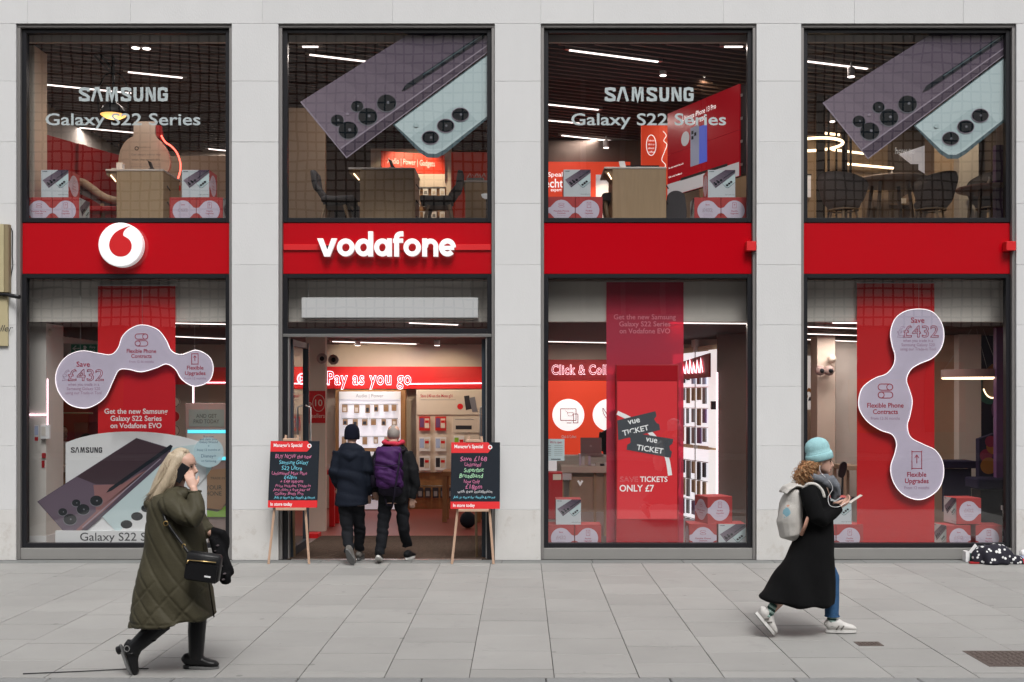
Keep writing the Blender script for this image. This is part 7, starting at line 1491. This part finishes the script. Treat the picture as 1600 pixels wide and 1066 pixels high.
fuse('rolled_top', [etube([P2(1222, 770, -.02), P2(1228, 763, -.02), P2(1240, 757, -.02), P2(1252, 760, -.02)], [(.13, .018), (.135, .022), (.13, .02), (.10, .018)])], .008, 'canvas', t, 2, wrinkle(7, .006, 25))
bar('shoulder_strap', spline([P2(1254, 766, -.13), P2(1262, 757, -.165), P2(1274, 757, -.17), P2(1284, 766, -.17), P2(1288, 778, -.18)], 3, False), .015, 'canvas', t, 6); bar('lower_strap', [P2(1252, 836, -.14), P2(1258, 822, -.18), P2(1263, 808, -.215)], .016, 'canvas_pink', t, 6); bar('grab_handle', [P2(1236, 757, -.02), P2(1238, 752, -.02), P2(1244, 752, -.02), P2(1246, 757, -.02)], .007, 'canvas', t, 6)
def patch(m, spots):
    """printed motif: soft-edged blotches of another ink round given points"""
    nt = m.node_tree; b = nt.nodes['Principled BSDF']; geo = nt.nodes.new('ShaderNodeNewGeometry'); nz = nt.nodes.new('ShaderNodeTexNoise'); nz.inputs['Scale'].default_value = 30
    nt.links.new(geo.outputs['Position'], nz.inputs['Vector'])
    for c, r, col in spots:
        v = nt.nodes.new('ShaderNodeVectorMath'); v.operation = 'DISTANCE'; v.inputs[1].default_value = c; nt.links.new(geo.outputs['Position'], v.inputs[0])
        ad = nt.nodes.new('ShaderNodeMath'); ad.operation = 'MULTIPLY_ADD'; ad.inputs[1].default_value = .03; nt.links.new(nz.outputs['Fac'], ad.inputs[0]); nt.links.new(v.outputs['Value'], ad.inputs[2])
        ls = nt.nodes.new('ShaderNodeMath'); ls.operation = 'LESS_THAN'; ls.inputs[1].default_value = r + .015; nt.links.new(ad.outputs[0], ls.inputs[0])
        mx = nt.nodes.new('ShaderNodeMix'); mx.data_type = 'RGBA'; mx.inputs['B'].default_value = (*col, 1); nt.links.new(ls.outputs[0], mx.inputs['Factor']); nt.links.new(b.inputs['Base Color'].links[0].from_socket, mx.inputs['A']); nt.links.new(mx.outputs['Result'], b.inputs['Base Color'])
patch(M['canvas'], [(P2(1227, 800, -.13), .045, (.22, .40, .48)), (P2(1222, 806, -.12), .03, (.22, .40, .48)), (P2(1229, 789, -.13), .026, (.55, .30, .22))])

# ---------------------------------------------------------------- two men at the door, backs turned
def man(label, Y0, head, coatr, sleeves, legs, coat_m, trouser_m, seed, hood=None, skin='skin'):
    P = lambda px, py, dy=0.0: Vector((X(px, Y0), Y0 + dy, Z(py, Y0))); t = thing('person', label, 'person'); hx, hchin = head
    hp, T, R = head_parts(P(hx, hchin, .0), math.radians(90), math.radians(4), 1.02)
    body = hp + [rings([(X(a + 4, Y0), X(b - 4, Y0), Z(c, Y0), Z(c, Y0), ry * .75, Y0) for a, b, c, ry in coatr])]
    for s in sleeves:
        body.append(etube([P(*q[:3]) for q in s], [.045] * (len(s) - 1) + [.028])); q = s[-1]; body += hand_parts(P(*q[:3]), (.05, .35, -.93), (.3 if q[0] < hx else -.3, .9, 0), .98, (.35, .4, .45, .5), 1 if q[0] > hx else -1)
    for l in legs: body.append(etube([P(*q[:3]) for q in l[:3]], [.07, .05, .036]))
    fuse('body', body, .009, skin, t, 2); face_bits(t, T, R)
    parts = [rings([(X(a, Y0), X(b, Y0), Z(c, Y0), Z(c, Y0), ry, Y0) for a, b, c, ry in coatr], 36)]
    for s in sleeves: k = len(s); parts.append(etube([P(*q[:3]) for q in s[:-1]] + [P(*s[-1][:3]) + Vector((0, -.01, .02))], [.085, .082, .072, .062, .05][:k - 1] + [.052]))
    if hood: parts += hood(P)
    fuse('jacket', parts, .010, coat_m, t, 4, wrinkle(seed, .011, 14, 1.3))
    fuse('trousers', [etube([P(*q[:3]) for q in l[:3]] + [P(*l[2][:3]) + Vector((0, 0, -.03))], [.098, .076, .066, .064]) for l in legs], .010, trouser_m, t, 3, wrinkle(seed + 1, .009, 18, 1.6))
    return t, P, T
YA = -.33
hoodA = lambda P: [etube([P(536, 697, .06), P(534, 704, -.02), P(541, 711, -.10), P(549, 714, -.13), P(557, 711, -.10), P(564, 704, -.02), P(562, 697, .06)], [.035, .045, .05, .055, .05, .045, .035], (0, 0, 1)), ell(P(547, 712, -.10), (.10, .05, .09))]
m1, PA, TA = man('man in navy parka and navy knitted hat walking into the shop', YA, (550, 692), [(540, 560, 692, .09), (531, 569, 700, .12), (527, 573, 712, .145), (526, 574, 740, .15), (525, 574, 770, .155), (524, 575, 788, .16), (526, 573, 790, .15)],
    [[(530, 706, 0), (523.5, 735, -.02), (523, 752, .04), (526, 766, .14)], [(569, 706, 0), (575, 735, -.02), (575.5, 755, .03), (573, 775, .10)]], [[(540, 785, .0), (542, 830, .02), (547, 858, -.08)], [(558, 785, .02), (559, 828, .16), (556, 862, .30)]], 'navy', 'trouser', 31, hoodA)
kh = lathe([(.098, -.075), (.104, -.06), (.104, -.02), (.101, .02), (.095, .055), (.08, .085), (.055, .105), (.03, .115), (.01, .118)], 28); obj('knitted_hat', pyd(*moved(([Vector((v[0] * .93, v[1] * 1.02, v[2])) for v in kh[0]], kh[1]), TA((-.012, 0, .115)))), 'navy_knit', m1, True)
def shoe(t, h, to, u, m, ms, w=.043):
    fuse('shoe', [foot_parts(h + u * .016, to + u * .012, u, 1.0, w - .002, .066), etube([h.lerp(to, .2) + u * .05, h.lerp(to, .22) + u * .085], [(.042, .044), (.04, .042)])], .0075, m, t, 3); obj('shoe_sole', pyd(*sole_me(h, to, u, w, .026)), ms, t)
h_, t_ = PA(545, 856, -.20), PA(553.5, 881, -.10); d_ = (t_ - h_).normalized(); uu = Vector((.1, .75, .62)); uu = (uu - d_ * uu.dot(d_)).normalized(); shoe(m1, h_, t_, uu, 'shoe_grey', 'sole', .047)
shoe(m1, Vector((PA(555, 0, 0).x, YA + .24, .014)), Vector((PA(557, 0, 0).x, YA + .52, .014)), Vector((0, 0, 1)), 'shoe_grey', 'sole')
YB = -.25
hoodB = lambda P: [etube([P(602, 697, .06), P(598, 702, -.02), P(606, 709, -.09), P(614, 711, -.11), P(622, 709, -.09), P(630, 702, -.02), P(627, 697, .06)], [.035, .045, .045, .05, .045, .045, .035], (0, 0, 1))]
m2, PB, TB = man('man with cropped grey hair, red scarf and black jacket walking into the shop', YB, (615, 693), [(604, 626, 694, .09), (595, 635, 700, .12), (589, 640, 712, .15), (588, 641, 740, .16), (588, 640, 765, .16), (590, 638, 783, .155), (592, 636, 786, .14)],
    [[(594, 708, 0), (584, 732, -.03), (582, 752, .02), (585, 770, .12)], [(635, 708, 0), (645, 735, -.02), (647.5, 758, .0), (643, 781, .03)]], [[(603, 780, .0), (598.5, 828, -.01), (594, 862, -.04)], [(627, 780, .02), (630, 825, .10), (632, 856, .30)]], 'black_jacket', 'trouser', 41, hoodB)
hcap = ell(TB((-.008, 0, .128)), (.080, .104, .104), 24, 14); hcap = ([Vector((v.x, min(v.y, TB((.05, 0, 0)).y), max(v.z, TB((0, 0, .055)).z))) for v in hcap[0]], hcap[1]); obj('hair', pyd(*hcap), 'grey_hair', m2, True)
fuse('scarf', [etube([PB(600 + 15 * (1 - math.cos(a)), 692 - 1.5 * math.cos(2 * a), .0 - .10 * math.cos(a * 2 - math.pi) * 0 - .095 * math.sin(a)) for a in [2 * math.pi * q / 16 for q in range(17)]], [.032] * 17, (0, 0, 1))], .009, 'red_scarf', m2, 2, wrinkle(9, .010, 40))
h_, t_ = PB(592.5, 868, -.14), PB(592, 880, .06); d_ = (t_ - h_).normalized(); uu = Vector((0, .3, .95)); uu = (uu - d_ * uu.dot(d_)).normalized()
t_.z = max(t_.z, .004); shoe(m2, h_, t_, uu, 'black_jacket', 'sole_white', .047)
shoe(m2, Vector((PB(631, 0, 0).x, YB + .20, .014)), Vector((PB(641, 0, 0).x, YB + .46, .014)), Vector((0, 0, 1)), 'black_jacket', 'sole_white', .047)
t = thing('purple_backpack', 'purple rucksack on the back of the man with cropped grey hair', 'backpack'); yk = -.24
fuse('bag', [rings([(X(594, YB), X(628, YB), Z(697, YB), Z(697, YB), .06, YB + yk + .04), (X(590, YB), X(631, YB), Z(703, YB), Z(703, YB), .10, YB + yk), (X(588.5, YB), X(632, YB), Z(720, YB), Z(720, YB), .13, YB + yk), (X(590, YB), X(633, YB), Z(745, YB), Z(745, YB), .14, YB + yk), (X(593, YB), X(634, YB), Z(757, YB), Z(757, YB), .12, YB + yk), (X(600, YB), X(628, YB), Z(760, YB), Z(760, YB), .09, YB + yk)])], .009, 'purple', t, 2, wrinkle(12, .018, 24, 1.2))
fuse('front_pocket', [rings([(X(597, YB), X(626, YB), Z(729, YB), Z(729, YB), .04, YB + yk - .11), (X(595, YB), X(629, YB), Z(736, YB), Z(736, YB), .06, YB + yk - .11), (X(596, YB), X(631, YB), Z(752, YB), Z(752, YB), .06, YB + yk - .10), (X(600, YB), X(628, YB), Z(757, YB), Z(757, YB), .04, YB + yk - .09)])], .009, 'purple', t, 2, wrinkle(13, .016, 30, 1.2))
fuse('base_panel', [rings([(X(594, YB), X(633, YB), Z(758, YB), Z(758, YB), .12, YB + yk), (X(596, YB), X(632, YB), Z(768, YB), Z(768, YB), .10, YB + yk + .02), (X(602, YB), X(626, YB), Z(773, YB), Z(773, YB), .06, YB + yk + .04)])], .009, 'purple_dark', t, 2, wrinkle(14, .010, 26))
bar('strap', [PB(629, 706, yk - .06), PB(628, 730, yk - .17), PB(625, 750, yk - .19), PB(622, 772, yk - .17), PB(618, 786, yk - .12)], .012, 'purple_dark', t, 6); bar('strap', [PB(634, 702, -.08), PB(628, 705, -.2)], .016, 'purple_dark', t, 6); bar('side_strap', [PB(592, 706, yk - .05), PB(590, 730, yk - .12), PB(592, 752, yk - .12)], .006, 'purple_dark', t, 6); bar('compression_strap', [PB(590, 724, yk - .14), PB(610, 726, yk - .175), PB(632, 722, yk - .14)], .006, 'purple_dark', t, 6); bar('side_pouch', [PB(587, 742, -.10), PB(586, 760, -.12)], [.05, .04], 'purple_dark', t, 10); bar('hanging_strap', [PB(604, 772, yk + .02), PB(608, 786, yk), PB(616, 788, yk + .03)], .009, 'purple_dark', t, 6)

# ---------------------------------------------------------------- staff inside
def staff(label, px, chin, Y0, yaw, shirt, skin, seat=True, hm='eye', arms=True):
    P = lambda a, b, dy=0.0: Vector((X(a, Y0), Y0 + dy, Z(b, Y0))); t = thing('person', label, 'person'); hp, T, R = head_parts(P(px, chin), yaw, math.radians(8), 1.0); o = P(px, chin); bz = o.z; d = Vector((math.cos(yaw), math.sin(yaw), 0)); s = Vector((-d.y, d.x, 0)); b = o - d * .05
    zs = bz - .62; tor = etube([Vector((b.x, b.y, bz - .05)), Vector((b.x, b.y, bz - .11)), Vector((b.x, b.y, bz - .28)), Vector((b.x, b.y, bz - .5)), Vector((b.x, b.y, zs))], [(.07, .07), (.18, .09), (.19, .115), (.17, .11), (.18, .13)], s)
    body = hp + [tor]; cl = [etube([Vector((b.x, b.y, bz - .045)), Vector((b.x, b.y, bz - .10)), Vector((b.x, b.y, bz - .28)), Vector((b.x, b.y, bz - .5)), Vector((b.x, b.y, zs))], [(.085, .08), (.20, .105), (.21, .13), (.185, .125), (.19, .14)], s)]
    for sg in (-1, 1):
        sh = Vector((b.x, b.y, bz - .13)) + s * sg * .18; el = sh + s * sg * .06 + Vector((0, 0, -.27)); w = el + d * .23 + Vector((0, 0, .04)); body.append(etube([sh, el, w], [.05, .042, .028])); body += hand_parts(w, d, (0, 0, -1), .95, (.3, .3, .35, .4), -sg); cl.append(etube([sh, el, el.lerp(w, .75)], [.07, .062, .05]))
    hipz = zs
    for sg in (-1, 1):
        hip = Vector((b.x, b.y, hipz)) + s * sg * .09; kn = hip + (d * .42 if seat else d * .02 + Vector((0, 0, -.42))); an = kn + Vector((0, 0, -.42 if seat else -.40)); an.z = max(an.z, .08); body.append(etube([hip, kn, an], [.08, .06, .04])); cl2 = etube([hip, kn, an], [.09, .07, .055]); obj('trousers', pyd(*cl2), 'trouser', t, True); obj('shoe', pyd(*foot_parts(Vector((an.x, an.y, .02)) - d * .06, Vector((an.x, an.y, .02)) + d * .2, (0, 0, 1))), 'black_jacket', t, True)
    fuse('body', body, .012, skin, t, 2); fuse('shirt', cl, .012, shirt, t, 3, wrinkle(3, .006, 16)); face_bits(t, T, R)
    hc = ell(T((-.016, 0, .135)), (.10, .083, .10), 20, 12); hc = ([Vector(v) if (Vector(v) - T((0, 0, .10))).dot(R @ Vector((1, 0, .25))) < .062 else T((.06, 0, .17)) for v in hc[0]], hc[1]); obj('hair', pyd(*hc), hm, t, True); return t, T
staff('seated shop worker in red with dark hair behind the first lower window', 95, 688, 3.0, math.radians(-20), 'red', 'skin_dark')
sw, TT = staff('seated person with long dark hair facing away behind the first lower window', 135, 701, 2.75, math.radians(120), 'black_jacket', 'skin'); obj('long_hair', pyd(*etube([TT((-.03, 0, .17)), TT((-.07, 0, .10)), TT((-.085, 0, 0)), TT((-.08, 0, -.10))], [.06, .09, .095, .05])), 'eye', sw, True)
staff('shop worker in dark sleeves standing behind the ticket screen', 960, 664, 3.75, math.radians(-100), 'black_jacket', 'skin', False)
# place every Empty at the foot of its thing
bpy.context.view_layer.update()
for o in [q for q in bpy.data.objects if q.type == 'EMPTY' and q.location.length < 1e-6]:
    ks = [c for c in o.children_recursive if c.type == 'MESH']
    if not ks: continue
    pts = [c.matrix_world @ Vector(b) for c in ks for b in c.bound_box]
    base = Vector(((min(p.x for p in pts) + max(p.x for p in pts)) / 2, (min(p.y for p in pts) + max(p.y for p in pts)) / 2, min(p.z for p in pts)))
    o.location = base
    for c in o.children: c.matrix_parent_inverse = Matrix.Translation(-base)
